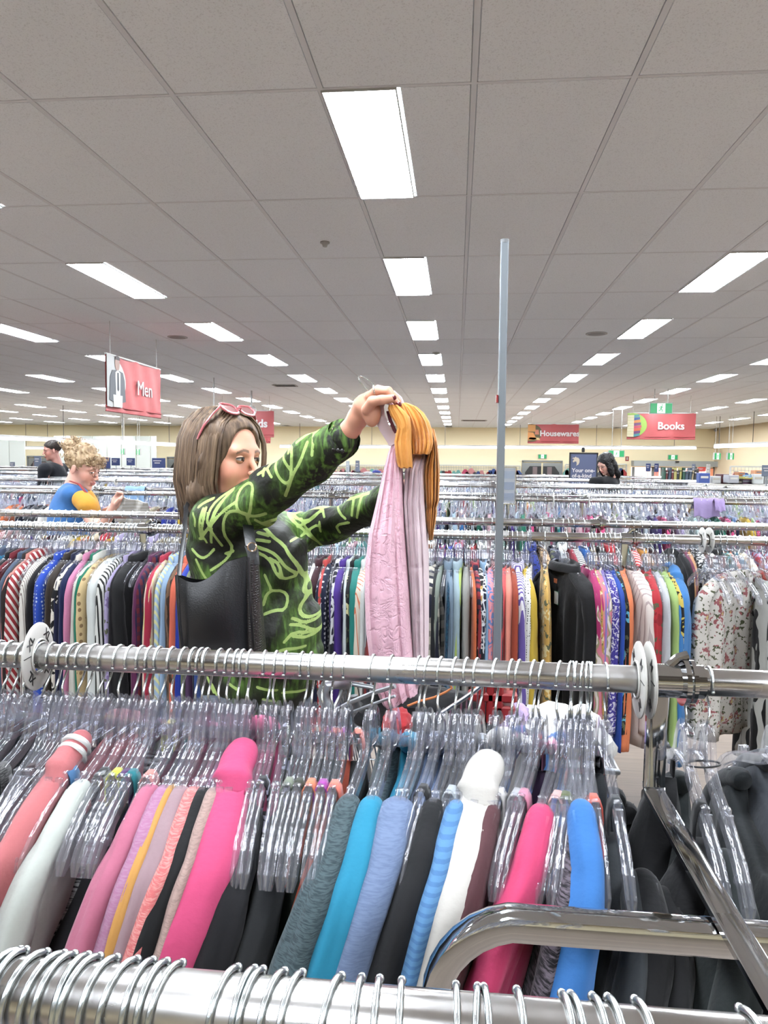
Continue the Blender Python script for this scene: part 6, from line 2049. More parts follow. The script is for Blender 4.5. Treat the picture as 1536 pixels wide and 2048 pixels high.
vv, ff = quadsheet((354, 1148), (494, 1112), (506, 1304), (364, 1300), 1.665, .085, lambda u: 26 * math.sin(PI * min(1, u * 1.35)) if u < .74 else 0)
MB().add(rel(vv, bag0), ff).obj('front_panel', M_LEATH, t, True)
vv, ff = quadsheet((492, 1122), (516, 1116), (527, 1306), (503, 1306), 1.675, .10, lambda u: 0, 6, 16, .004)
MB().add(rel(vv, bag0), ff).obj('side_gusset', croc(), t, True)
MB().tube(rel([w(353, 1150, 1.64), w(356, 1200, 1.63), w(360, 1260, 1.625), w(366, 1302, 1.63)], bag0), .004, 8).obj('piping', M_LEATH, t, True)
MB().tube(rel([w(496, 1115, 1.625), w(500, 1200, 1.615), w(507, 1290, 1.615), w(505, 1306, 1.63), w(490, 1308, 1.63)], bag0), .0035, 8).obj('piping', M_LEATH, t, True)
MB().tube(rel([w(358, 1152, 1.66), w(362, 1110, 1.70), w(370, 1060, 1.76), w(372, 1015, 1.83), w(386, 985, 1.93), w(410, 978, 1.96)], bag0), .01, 8, True, (.0055, .002)).obj('rear_strap', M_LEATH, t, True)
MB().tube(rel([w(508, 1130, 1.66), w(506, 1106, 1.665), w(500, 1088, 1.675)], bag0), .01, 8, True, (.014, .003)).obj('strap_tab', M_LEATH, t, True)
MB().tube(rel([w(502, 1092, 1.675), w(498, 1068, 1.70), w(496, 1050, 1.745), w(490, 1020, 1.80)], bag0), .01, 8, True, (.013, .0025)).obj('front_strap', M_LEATH, t, True)
q = ring_mesh(Vector(w(504, 1094, 1.652)) - Vector(bag0), (.3, -1, .2), .010, .0018)
q.obj('d_ring', M_GOLD, t, True)

# ---- the pink and mustard shirt on its hanger
SH0 = Vector(w(800, 900, 1.62))
t = empty('held_shirt', SH0, 'pink shirt with mustard yoke and sleeve held up by the woman', 'shirt')
def loft(rows, n=64, Y0=1.62, fold=.004, nf=4, seed=1, close=True, e=.42):
    """flat cloth bag; rows: (y_px, x_left_px, x_right_px, half depth, fold share); folds run down its length"""
    R_ = []
    for a, c in zip(rows[:-1], rows[1:]):
        k = max(1, int(abs(c[0] - a[0]) / 7))
        for i in range(k):
            R_.append(tuple(a[m] + (c[m] - a[m]) * i / k for m in range(5)))
    R_.append(rows[-1])
    rr = random.Random(seed); ph = [rr.uniform(0, 6) for _ in range(5)]
    v, f = [], []
    for i, (y, xl, xr, dp, fo) in enumerate(R_):
        A_, B_ = w(xl, y, Y0), w(xr, y, Y0)
        cx, hx, z = (A_.x + B_.x) / 2, (B_.x - A_.x) / 2, A_.z
        for k in range(n):
            a = 2 * PI * k / n
            ca, sa = math.cos(a), math.sin(a)
            u = math.copysign(abs(ca) ** .75, ca)
            fld = fold * fo * (math.sin(nf * PI * u + ph[0] + 1.5 * math.sin(z * 6 + ph[3])) + .55 * math.sin(nf * 2.3 * PI * u + ph[1] + z * 4)) * (1 - u ** 8)
            v.append((cx + hx * u - SH0.x, Y0 + dp * math.copysign(abs(sa) ** e, sa) + (fld if sa < 0 else -fld) - SH0.y, z - SH0.z + .0015 * math.sin(8 * u + ph[2]) * fo))
    for i in range(len(R_) - 1):
        for k in range(n):
            k2 = (k + 1) % n
            f.append((i * n + k, (i + 1) * n + k, (i + 1) * n + k2, i * n + k2))
    if close:
        f.append(tuple(range(n))); f.append(tuple((len(R_) - 1) * n + k for k in range(n - 1, -1, -1)))
    return MB().add(v, f)
def crinkle(rgb, rgb2, sc=14.0, st=.9):
    mt, nt, b = new_mat('crinkled_cloth')
    tc = N(nt, 'TexCoord')
    n = N(nt, 'TexNoise', Scale=sc, Detail=5.0); n.inputs['Distortion'].default_value = 1.5
    nt.links.new(tc.outputs['Object'], n.inputs['Vector'])
    v = N(nt, 'TexVoronoi', Scale=sc * 1.3); v.feature = 'DISTANCE_TO_EDGE'
    n2 = N(nt, 'VectorMath'); n2.operation = 'MULTIPLY_ADD'
    nt.links.new(n.outputs['Color'], n2.inputs[0]); n2.inputs[1].default_value = (.08, .08, .08); nt.links.new(tc.outputs['Object'], n2.inputs[2])
    nt.links.new(n2.outputs[0], v.inputs['Vector'])
    h = math_n(nt, 'ADD', math_n(nt, 'MINIMUM', math_n(nt, 'MULTIPLY', v.outputs['Distance'], 3.0), .5), math_n(nt, 'MULTIPLY', n.outputs['Fac'], .8))
    bp = N(nt, 'Bump', Strength=st, Distance=.006)
    nt.links.new(h, bp.inputs['Height']); nt.links.new(bp.outputs[0], b.inputs['Normal'])
    nt.links.new(mix_c(nt, n.outputs['Fac'], dye(rgb, .74), dye(rgb2, .74)), b.inputs['Base Color'])
    b.inputs['Roughness'].default_value = .7
    b.inputs['Sheen Weight'].default_value = .1
    return mt
M_PK = crinkle((238, 190, 204), (228, 176, 192), 24.0, .55)
M_PALE = crinkle((226, 204, 208), (214, 190, 196), 8, .5)
M_MUS = crinkle((234, 158, 34), (214, 134, 20), 7, .6)
loft([(880, 788, 798, .015, .2), (905, 778, 800, .04, .5), (935, 771, 803, .06, 1), (1000, 757, 808, .085, 1.2), (1060, 743, 812, .10, 1.2), (1120, 736, 817, .105, 1.2), (1180, 735, 822, .11, 1), (1250, 738, 826, .11, 1), (1320, 746, 832, .105, 1), (1360, 756, 836, .10, 1.3), (1392, 768, 842, .09, 1.6), (1410, 800, 843, .06, 1.6)], Y0=1.60, seed=2).obj('pink_front', M_PK, t, True)
loft([(904, 824, 858, .03, .8), (940, 812, 852, .06, 1.2), (1000, 808, 851, .08, 1.2), (1060, 812, 855, .09, 1.2), (1180, 822, 857, .10, 1), (1300, 828, 856, .10, 1), (1345, 832, 854, .09, 1)], Y0=1.64, seed=3).obj('pale_back', M_PALE, t, True)
loft([(810, 778, 796, .008, .3), (818, 776, 806, .014, .5), (832, 781, 819, .016, .8), (846, 790, 822, .017, .9), (858, 795, 823, .018, 1), (870, 792, 823, .018, 1.2), (885, 789, 823, .019, 1.4), (905, 791, 824, .020, 1.4), (925, 794, 825, .020, 1.2), (935, 797, 825, .018, 1)], Y0=1.555, fold=.0015, nf=3, seed=4).obj('front_yoke', M_MUS, t, True)
loft([(806, 800, 816, .010, .3), (814, 799, 834, .020, .8), (826, 802, 848, .026, 1.2), (842, 808, 858, .030, 1.6), (862, 814, 865, .032, 1.8), (884, 819, 867, .034, 2.0), (900, 822, 864, .036, 2.0), (908, 823, 859, .034, .8)], Y0=1.600, fold=.0022, nf=6, seed=5).obj('back_yoke', M_MUS, t, True)
loft([(858, 851, 869, .02, .5), (880, 856, 874, .028, 1), (905, 858, 877, .030, 1.6), (930, 851, 879, .034, 1.8), (950, 849, 880, .036, 1.8), (975, 850, 879, .034, 1.6), (1000, 851, 878, .030, 1.4), (1014, 853, 873, .022, 1), (1022, 852, 874, .026, 1.4), (1045, 853, 871, .026, 1.4), (1060, 855, 868, .024, 1), (1078, 858, 866, .018, 1)], Y0=1.625, fold=.0045, nf=5, seed=6).obj('mustard_sleeve', M_MUS, t, True)
MB().tube([Vector(w(x, y, 1.575)) - SH0 for x, y in ((762, 800), (757, 812), (759, 832), (769, 856), (782, 876), (789, 888))], .012, 10, True, (.012, .004)).obj('neck_band', M_PALE, t, True)
MB().tube([Vector(w(x, y, 1.56)) - SH0 for x, y in ((757, 806), (768, 802), (780, 806), (786, 812))], .012, 10, True, (.011, .004)).obj('placket', M_PK, t, True)
MB().tube([Vector(w(x, y, 1.60)) - SH0 for x, y in ((786, 785), (792, 790), (800, 797), (806, 812), (810, 820))], .01, 10, True, (.012, .005)).obj('collar_tab', M_PALE, t, True)
MB().tube([Vector(w(x, y, 1.59)) - SH0 for x, y in ((776, 822), (781, 842), (788, 858), (792, 866))], .005, 8, True, (.004, .002)).obj('inner_facing', plain('maroon_facing', (120, 36, 56), .7), t, True)
h_ = empty('clothes_hanger', SH0, 'wire hooked hanger gripped in the woman\'s raised hand', 'hanger')
MB().tube([Vector(w(x, y, 1.575)) - SH0 for x, y in ((757, 786), (752, 774), (742, 764), (731, 756), (722, 752.5), (717, 754), (717, 760), (722, 766), (732, 776), (742, 786))], .0016, 8).obj('hook', M_WIRE, h_, True)
MB().tube([Vector(w(x, y, yy)) - SH0 for x, y, yy in ((757, 790, 1.575), (775, 805, 1.60), (800, 818, 1.62), (830, 832, 1.63), (850, 850, 1.64))], .005, 8).obj('body', M_CLEAR, h_, True)

# ---------------- the curly haired worker
def simple_person(label, C, fwd_, near, sdfs, skin, sc=1.0, h=.004, eye=True):
    fr_ = Frame(C, fwd_, (0, 0, 1), near, sc)
    hd_ = head_mesh_data(fr_, h)
    p = body_obj('person', hd_, sdfs, skin)
    tag(p, label, 'person')
    if eye: eyes(fr_, p, lk=0, skin=skin)
    return p, fr_
def legs(cx, cy, top=.95, r=.085):
    s_ = SDF()
    s_.ell((cx, cy, top), (.15, .13, .14), .03)
    for d in (-.07, .07):
        s_.chain([(cx, cy + d, top - .08), (cx + .01, cy + d, .48), (cx, cy + d, .10)], [r, r * .72, r * .5], .02)
        s_.cap((cx, cy + d, .05), (cx + .13, cy + d, .04), .045, .035, .02)
    return s_.mesh((cx - .25, cy - .26, -.01), (cx + .25, cy + .26, top + .2), .016)
YW = 4.2
Cw = w(166, 936, YW)
Sw, Ew, Hw = w(166, 1004, YW - .14), w(196, 1062, YW - .22), w(232, 1010, YW - .25)
arm = SDF().chain([Sw, Ew, Hw], [.048, .038, .026], .02)
arm.ell(w(236, 1003, YW - .25), (.036, .03, .042), .015)
for q in range(4):
    arm.chain([w(232 + q * 3, 992, YW - .27 + .015 * q), w(236 + q * 2, 985, YW - .28 + .015 * q), w(244, 986 + q, YW - .28 + .015 * q)], [.009, .009, .008], .004)
arm.chain([w(232, 1008, YW - .28), w(240, 998, YW - .29), w(246, 992, YW - .28)], [.012, .01, .008], .005)
S2w, E2w, H2w = w(178, 1000, YW + .16), w(196, 1034, YW + .14), w(228, 1016, YW + .02)
arm.chain([S2w, E2w, H2w], [.046, .036, .025], .02)
arm.chain([H2w, w(240, 1008, YW - .02), w(246, 1000, YW - .03)], [.028, .024, .012], .01)
aV, aQ = arm.mesh(np.array(Cw) + [-.15, -.45, -.6], np.array(Cw) + [.38, .35, -.08], .006)
torso = SDF().ell(w(150, 1050, YW), (.15, .16, .25), .03).cap(w(152, 975, YW), w(158, 955, YW), .055, .05, .02)
tV, tQ = torso.mesh(np.array(Cw) + [-.3, -.3, -.7], np.array(Cw) + [.25, .3, -.03], .012)
lV, lQ = legs(w(150, 1050, YW).x, YW)
skin2 = skin_mat('skin_rosy', (232, 184, 164), brow=(140, 110, 80))
worker, fw = simple_person('shop worker with curly blonde updo, blue vest and yellow t-shirt', Cw, (math.cos(-.12), math.sin(-.12), -.32), -1, [(aV, aQ), (tV, tQ), (lV, lQ)], skin2)
vs = SDF().ell(w(151, 1052, YW), (.155, .17, .27), .03).cap(w(143, 990, YW - .11), w(146, 990, YW + .11), .055, .055, .05)
vs.ell(w(172, 1012, YW - .15), (.055, .08, .075), .01, '-').ell(w(172, 1012, YW + .15), (.055, .08, .075), .01, '-').ell(w(160, 962, YW), (.06, .06, .05), .015, '-').half(w(150, 1160, YW), (0, 0, 1), .01)
V, Q = vs.mesh(np.array(Cw) + [-.32, -.32, -.75], np.array(Cw) + [.25, .32, -.03], .008)
link('blue_vest', np_mesh('vest', V, Q), cloth((66, 132, 205), 'plain'), worker)
ys = SDF().cap(w(164, 1000, YW - .13), w(176, 1012, YW - .16), .056, .057, .02).cap(w(165, 1000, YW + .12), w(178, 1012, YW + .16), .055, .055, .02).ell(w(156, 1040, YW), (.135, .14, .22), .03)
V, Q = ys.mesh(np.array(Cw) + [-.3, -.4, -.6], np.array(Cw) + [.3, .4, -.05], .009)
link('yellow_t_shirt', np_mesh('tee', V, Q), cloth((246, 176, 22), 'plain'), worker)
V, Q = lV, lQ
link('dark_trousers', np_mesh('trousers', (V - V.mean(0)) * [1.12, 1.12, 1.0] + V.mean(0), Q), cloth((34, 36, 42), 'plain'), worker)
def curly_hair(fr_, prims, seed, n_curl, box, dark, light, nm='hair', amp=.006, curl_c=None, tone=.3):
    s_ = SDF()
    for p in prims:
        if p[0] == '-': s_.ell(p[1], p[2], .01, '-')
        else: s_.ell(p[0], p[1], .02)
    def bumpy(g, D):
        return D + (amp * np.sin(95 * g[..., 0] + 4 * np.sin(60 * g[..., 2])) * np.sin(80 * g[..., 1] + 3) * np.sin(85 * g[..., 2] + 5 * np.sin(40 * g[..., 0]))).astype(np.float32)
    V, Q = s_.mesh(box[0], box[1], .005, bumpy)
    me = np_mesh('hair', fr_.w(V), Q)
    attr(me, 'tone', tone + .3 * np.sin(V[:, 0] * 130) * np.sin(V[:, 2] * 110))
    mt = hair_mat(nm + '_mat', dark, light, 60)
    return me, mt
me, mt = curly_hair(fw, [((-.020, 0, .045), (.105, .088, .086)), ((-.100, 0, .100), (.062, .060, .055)), ((-.01, 0, .115), (.06, .06, .040)), ((.060, 0, .075), (.042, .062, .036)), ('-', (.105, 0, -.050), (.075, .08, .115)), ('-', (.0, 0, -.105), (.12, .12, .07))],
                    1, 40, ((-.20, -.13, -.12), (.14, .13, .19)), (130, 98, 66), (226, 196, 150))
link('curly_hair', me, mt, worker)
b = MB(); tones = []
hr = random.Random(9)
for i in range(170):
    fringe = i > 95
    if fringe: c = np.array([hr.uniform(.035, .10), hr.uniform(-.07, .07), hr.uniform(.035, .105)])
    else:
        a1, a2 = hr.uniform(0, 2 * PI), hr.uniform(0, PI * .6)
        cc, R_ = (np.array([-.100, 0, .100]), .060) if i % 2 else (np.array([-.02, 0, .045]), .096)
        c = cc + R_ * np.array([math.cos(a1) * math.sin(a2), math.sin(a1) * math.sin(a2), math.cos(a2)])
        if c[0] > .03 and c[2] < .05: continue
    d = np.array([hr.uniform(-1, 1), hr.uniform(-1, 1), hr.uniform(-1, .3)]); d /= np.linalg.norm(d)
    e1 = np.cross(d, [0, 0, 1.0]); e1 /= np.linalg.norm(e1) + 1e-6; e2 = np.cross(d, e1)
    r_, L_ = hr.uniform(.006, .013), hr.uniform(.02, .045)
    pts = [fw.w(c + d * L_ * k / 14 + r_ * (e1 * math.cos(k * .9) + e2 * math.sin(k * .9))) for k in range(15)]
    n0 = len(b.v)
    b.tube(pts, .0022, 4)
    tones += [hr.random()] * (len(b.v) - n0)
me = b.mesh('curls', True); attr(me, 'tone', tones)
tag(link('curl', me, mt, worker), kind='stuff')
ln = [w(140, 962, YW - .07), w(158, 968, YW - .12), w(172, 985, YW - .14), w(182, 1000, YW - .15), w(190, 1014, YW - .14)]
MB().tube(ln, .006, 6, True, (.008, .002)).obj('red_lanyard', plain('lanyard_red', (172, 44, 42), .7), worker, True)
MB().tube([fw.w((.02, -.078 if fw.R[1][1] < 0 else .078, .0)), fw.w((.09, .05 * (-1 if fw.R[1][1] < 0 else 1), -.004))], .0012, 6).obj('glasses_arm', M_BLACK, worker, True)
for q in (-1, 1):
    rp = [fw.w((.104, q * .031 + .021 * math.cos(a), -.004 + .017 * math.sin(a))) for a in np.linspace(0, 2 * PI, 17)]
    MB().tube(rp, .0012, 6, False).obj('glasses_rim', M_SILVER, worker, True)

# grey garment in the worker's hands
g0 = w(250, 1020, YW - .27)
b = MB()
pts = []
for j in range(9):
    for i in range(13):
        u, q = i / 12, j / 8
        p = w(232 + 62 * u, 992 + 50 * q + 14 * u, YW - .27)
        pts.append((p.x, p.y + .02 * math.sin(u * 12 + q * 5), p.z))
fs = [(j * 13 + i, j * 13 + i + 13, j * 13 + i + 14, j * 13 + i + 1) for j in range(8) for i in range(12)]
n1 = len(pts)
pts += [(p[0], p[1] + .02, p[2]) for p in pts]
fs += [(n1 + a, n1 + d, n1 + c, n1 + b_) for a, b_, c, d in fs]
for i in range(12):
    fs += [(i, i + 1, n1 + i + 1, n1 + i), (8 * 13 + i, n1 + 8 * 13 + i, n1 + 8 * 13 + i + 1, 8 * 13 + i + 1)]
o = b.add(pts, fs).obj('knit_top', cloth((196, 190, 180), 'bands', (215, 212, 205), 1.4), None, True)
tag(o, 'pale grey knit top in the hands of the curly haired worker', 'top')

# ---------------- woman with long black hair near the framed sign
YB = 9.4
Cb = w(1211, 928, YB)
tb = SDF().ell(Cb + Vector((.03, 0, -.44)), (.17, .14, .26), .03).cap(Cb + Vector((-.08, -.1, -.225)), Cb + Vector((.13, .1, -.225)), .066, .066, .05)
tb.chain([Cb + Vector((-.15, -.1, -.22)), Cb + Vector((-.16, -.14, -.5)), Cb + Vector((-.3, -.2, -.55))], [.055, .045, .035], .03)
tV, tQ = tb.mesh(np.array(Cb) + [-.45, -.4, -.85], np.array(Cb) + [.4, .35, -.08], .014)
lV, lQ = legs(Cb.x + .02, YB)
pb, fb = simple_person('woman with long black hair and black top looking down', Cb, (-.80, -.55, -.50), 1, [(tV * [1, 1, 1], tQ), (lV, lQ)], skin_mat('skin_light', (220, 176, 158), brow=(40, 30, 30)), h=.006)
cen = tV.mean(0)
link('black_top', np_mesh('black_top', (tV - cen) * [1.05, 1.08, 1.02] + cen, tQ), cloth((20, 20, 23), 'plain'), pb)
cen = lV.mean(0)
link('black_trousers', np_mesh('trousers', (lV - cen) * [1.12, 1.12, 1.0] + cen, lQ), cloth((28, 28, 32), 'plain'), pb)
me, mt = curly_hair(fb, [((-.025, 0, .045), (.115, .100, .095)), ((-.07, 0, -.06), (.075, .095, .12)), ((-.085, 0, -.17), (.06, .10, .09)), ((.02, .075, -.06), (.045, .03, .11)), ((.02, -.075, -.06), (.045, .03, .11)), ('-', (.112, 0, -.035), (.075, .070, .110))],
                    2, 10, ((-.2, -.15, -.28), (.14, .15, .16)), (9, 8, 9), (26, 22, 24), 'black_hair', .004, tone=.1)
link('long_black_hair', me, mt, pb)

# ---------------- man at the far left
YM = 8.8
Cm = w(104, 901, YM)
tb = SDF().ell(Cm + Vector((.02, 0, -.45)), (.19, .14, .28), .03).cap(Cm + Vector((0, -.16, -.24)), Cm + Vector((.02, .16, -.24)), .08, .08, .05)
tb.chain([Cm + Vector((0, -.19, -.26)), Cm + Vector((-.02, -.22, -.55)), Cm + Vector((-.2, -.2, -.6))], [.06, .05, .04], .03)
tV, tQ = tb.mesh(np.array(Cm) + [-.4, -.4, -.9], np.array(Cm) + [.4, .4, -.1], .014)
lV, lQ = legs(Cm.x, YM)
pm, fm = simple_person('man with short dark hair and dark top at the far left', Cm, (-.75, -.66, -.15), 1, [(tV, tQ), (lV, lQ)], skin_mat('skin_pinkish', (214, 158, 142), brow=(50, 38, 32)), h=.006)
cen = tV.mean(0)
link('dark_top', np_mesh('dark_top', (tV - cen) * [1.05, 1.08, 1.02] + cen, tQ), cloth((26, 28, 36), 'plain'), pm)
cen = lV.mean(0)
link('dark_trousers', np_mesh('trousers', (lV - cen) * [1.12, 1.12, 1.0] + cen, lQ), cloth((30, 32, 40), 'plain'), pm)
me, mt = curly_hair(fm, [((-.020, 0, .050), (.108, .086, .085)), ('-', (.105, 0, -.030), (.080, .09, .100)), ('-', (.0, 0, -.085), (.13, .12, .07))],
                    3, 10, ((-.15, -.12, -.10), (.14, .12, .16)), (34, 26, 22), (70, 56, 46), 'short_hair', .003, tone=.1)
link('short_hair', me, mt, pm)
# ------------------------------------------------------------------ size discs on the rails
M_DISC = plain('size_disc_white', (236, 234, 226), .4)
M_PRINT = plain('black_print', (24, 24, 24), .5)
def size_disc(x, ypx, Y, d, lb, words='XL', mat=None, clear=False, rz=0.0):
    X = P(x, ypx, Y).x
    t = empty('size_disc', (X, Y, RZ), lb, 'size disc', 'round size markers on the rails', rz)
    r = d / 2
    n = 40
    v, f = [], []
    off = .5 * (.0215 - R_RAIL)
    prof = [(.0215, -.0022), (r - .003, -.0022), (r, -.0008), (r, .0008), (r - .003, .0022), (.0215, .0022)]
    for i in range(n):
        a = 2 * PI * i / n
        for (q, xx) in prof:
            v.append((xx, q * math.cos(a), q * math.sin(a)))
    m_ = len(prof)
    for i in range(n):
        i2 = (i + 1) % n
        for j in range(m_):
            j2 = (j + 1) % m_
            f.append((i * m_ + j, i * m_ + j2, i2 * m_ + j2, i2 * m_ + j))
    MB().add(v, f).obj('disc', mat or M_DISC, t, True)
    v, f = [], []
    b = MB()
    for s in (-1, 1):
        b.tube([(s * .0035, .0235 * math.cos(2 * PI * i / 24), .0235 * math.sin(2 * PI * i / 24)) for i in range(25)], .0016, 6, False)
    b.obj('hub_ring', mat or M_DISC, t, True)
    if not clear:
        for s in (-1, 1):
            for k in range(4):
                a = PI / 4 + k * PI / 2
                cy, cz = math.cos(a) * r * .72, math.sin(a) * r * .72
                # the letters stand radially on both faces
                R_ = Matrix.Rotation(-PI / 2 if s < 0 else PI / 2, 4, 'Z') @ Matrix.Rotation(PI / 2, 4, 'X')
                o = text_obj('size_lettering', words, r * .36, M_PRINT, t, (0, 0, 0), (0, 0, 0), .0002, .0004)
                spin = Matrix.Rotation((a - PI / 2) * (-s if True else 1), 4, 'Z') if s < 0 else Matrix.Rotation(a - PI / 2, 4, 'Z')
                base_ = (Matrix(((0, 0, 1, 0), (1, 0, 0, 0), (0, 1, 0, 0), (0, 0, 0, 1))) if s > 0 else Matrix(((0, 0, -1, 0), (-1, 0, 0, 0), (0, 1, 0, 0), (0, 0, 0, 1))))
                if s < 0:
                    spin = Matrix.Rotation(PI / 2 - a, 4, 'Z')
                    spin = Matrix.Rotation(-(a - PI / 2), 4, 'Z')
                o.matrix_parent_inverse = Matrix()
                o.matrix_local = Matrix.Translation((s * .0026, cy, cz)) @ base_ @ spin
    MB().box((0, -r * .66, .006), (.0052, r * .55, .0012)).obj('slot', M_PRINT if not clear else M_CLEAR, t)
    return t
size_disc(76, 1322, .952, .094, 'white round XL size disc on the front rail, near its left end', rz=.10)
size_disc(1277, 1370, .952, .098, 'white size disc on the front rail by the chrome clamp, first of the pair', 'M', rz=-.05)
size_disc(1297, 1372, .952, .098, 'white size disc on the front rail, pressed against the chrome clamp', 'M', rz=-.05)
size_disc(1404, 1076, 2.73, .092, 'white size disc behind the woman, above the brown print blouse', 'L')
size_disc(1418, 1077, 2.73, .092, 'white size disc on the rail behind the woman, touching its twin', 'L', rz=.1)
size_disc(1060, 1068, 2.73, .088, 'clear size disc on the rail behind the woman beside the grey pole', clear=True, mat=M_ACRYL)
for x, y, Y, lb in ((188, 979, 5.98, 'white size disc on the rail by the hands of the worker'), (1107, 992, 5.38, 'white size disc on the third row behind the acrylic holder'), (1177, 992, 5.38, 'white size disc on the third row below the framed sign'),
                    (1264, 968, 8.03, 'white size disc on the fourth row below the exit sign'), (1242, 966, 8.65, 'white size disc on the fourth row behind its neighbour'), (82, 945, 13.3, 'white size disc on a far rail below the far left man'),
                    (119, 946, 10.7, 'white size disc on a far rail beside the worker\'s bun'), (232, 962, 8.03, 'white size disc on a far rail in front of the navy signs')):
    size_disc(x, y, Y, .11 if Y > 5 else .1, lb, clear=True, mat=M_DISC)

# ------------------------------------------------------------------ shopping trolley with its tall pole
M_TROL = plain('trolley_grey', (138, 142, 146), .3, .7)
M_TWIRE = chrome_mat('trolley_wire', (190, 192, 194), .25, False)
M_RED = plain('trolley_red', (168, 22, 24), .4)
tx0, tx1 = P(668, 1420, 1.50).x, P(1215, 1420, 1.50).x
tr = empty('shopping_trolley', ((tx0 + tx1) / 2, 1.52, 0), 'wire shopping trolley with red trim and a tall grey pole between the racks', 'trolley')
def T(x, y, z): return (x - (tx0 + tx1) / 2, y - 1.52, z)
ZR = 1.03
Ya_, Yb_ = 1.34, 1.68
wires = MB()
top = [(tx0, Ya_), (tx1, Ya_ + .05), (tx1, Yb_ - .05), (tx0, Yb_)]
bot = [(tx0 + .10, Ya_ + .05), (tx1 - .08, Ya_ + .09), (tx1 - .08, Yb_ - .09), (tx0 + .10, Yb_ - .05)]
zt = [ZR + .02, ZR - .04, ZR - .04, ZR + .02]
zb_ = .62
MB().tube([T(*top[i % 4], zt[i % 4]) for i in range(5)], .006, 8, False).obj('basket_rim', M_TROL, tr, True)
for i in range(4):
    a, c = top[i], top[(i + 1) % 4]; d, e = bot[i], bot[(i + 1) % 4]
    n_ = 22 if i % 2 == 0 else 12
    for k in range(n_ + 1):
        u = k / n_
        p = (a[0] * (1 - u) + c[0] * u, a[1] * (1 - u) + c[1] * u, zt[i] * (1 - u) + zt[(i + 1) % 4] * u)
        q = (d[0] * (1 - u) + e[0] * u, d[1] * (1 - u) + e[1] * u, zb_)
        wires.cyl(T(*p), T(*q), .0016, 5)
    for k in range(1, 5):
        u = k / 5
        p = T(a[0] * (1 - u) + d[0] * u, a[1] * (1 - u) + d[1] * u, zt[i] * (1 - u) + zb_ * u)
        q = T(c[0] * (1 - u) + e[0] * u, c[1] * (1 - u) + e[1] * u, zt[(i + 1) % 4] * (1 - u) + zb_ * u)
        wires.cyl(p, q, .0024, 5)
for k in range(14):
    u = k / 13
    wires.cyl(T(bot[0][0] * (1 - u) + bot[1][0] * u, Ya_ + .06, zb_), T(bot[0][0] * (1 - u) + bot[1][0] * u, Yb_ - .06, zb_), .0016, 5)
tag(wires.obj('basket_wire', M_TWIRE, tr, True), kind='stuff')
# handle loop rising over the rim
hp = [P(672, 1446, 1.46), P(662, 1425, 1.46), P(650, 1402, 1.46), P(646, 1385, 1.46), P(652, 1372, 1.46), P(672, 1366, 1.48), P(692, 1368, 1.56), P(694, 1368, 1.66), P(684, 1400, 1.68)]
MB().tube([T(*p) for p in hp], .0125, 12).obj('handle', M_TROL, tr, True)
MB().tube([T(*P(x, y, Y)) for x, y, Y in ((664, 1425, 1.42), (700, 1405, 1.40), (745, 1386, 1.36), (790, 1372, 1.34))], .0045, 8).obj('child_seat_bar', M_TROL, tr, True)
MB().tube([T(*P(x, y, Y)) for x, y, Y in ((672, 1438, 1.42), (720, 1418, 1.40), (790, 1392, 1.36))], .003, 8).obj('child_seat_bar', M_TROL, tr, True)
b = MB()
b.tube([T(*P(x, y, 1.42)) for x, y in ((884, 1426), (905, 1412), (930, 1396), (952, 1380), (962, 1372))], .0045, 8)
for k in range(7):
    b.tube([T(*P(890 + 11 * k, 1422 - 7.5 * k, 1.42)), T(*P(886 + 11 * k, 1500, 1.42))], .0018, 5)
b.obj('seat_flap', M_TWIRE, tr, True)
b = MB()
for x in (962, 980, 998):
    p = P(x, 1395, 1.50)
    b.box(T(p.x, p.y, p.z), (.016, .05, .10), .004)
p = P(985, 1392, 1.49)
b.box(T(p.x, p.y, p.z), (.10, .03, .02), .004)
p = P(1005, 1425, 1.49)
b.box(T(p.x, p.y, p.z), (.05, .03, .035), .004)
b.obj('red_seat_trim', M_RED, tr)
# chassis
b = MB()
for yy in (Ya_ + .03, Yb_ - .03):
    b.tube([T(tx0 + .02, yy, ZR), T(tx0 + .10, yy, .60), T(tx0 + .06, yy, .20), T(tx1 - .04, yy, .14)], .011, 10)
b.tube([T(tx0 + .06, Ya_ + .03, .20), T(tx0 + .06, Yb_ - .03, .20)], .011, 10)
b.tube([T(tx1 - .04, Ya_ + .03, .14), T(tx1 - .04, Yb_ - .03, .14)], .011, 10)
b.obj('chassis', M_TROL, tr, True)
for xx in (tx0 + .08, tx1 - .06):
    for yy in (Ya_ + .03, Yb_ - .03):
        MB().cyl(T(xx, yy - .012, .055), T(xx, yy + .012, .055), .055, 18).cyl(T(xx, yy, .06), T(xx, yy, .15), .008, 6).obj('wheel', M_CASTER, tr, True)
pt, pb_ = P(1009.5, 485, 1.60), P(994, 1302, 1.60)
d_ = (pt - pb_).normalized()
foot = pb_ - d_ * ((pb_.z - .16) / d_.z)
MB().tube([T(*foot), T(*pt)], .0095, 8, True, (.0085, .0085)).obj('pole', M_POLE, tr)
MB().cyl(T(*(pt - d_ * .002)), T(*(pt + d_ * .006)), .0095, 10).obj('pole_cap', plain('pole_cap_grey', (150, 154, 158), .5), tr, True)
pr = P(1001.5, 798, 1.60)
MB().box(T(pr.x - .008, pr.y, pr.z), (.004, .02, .016)).obj('red_tape', M_RED, tr)

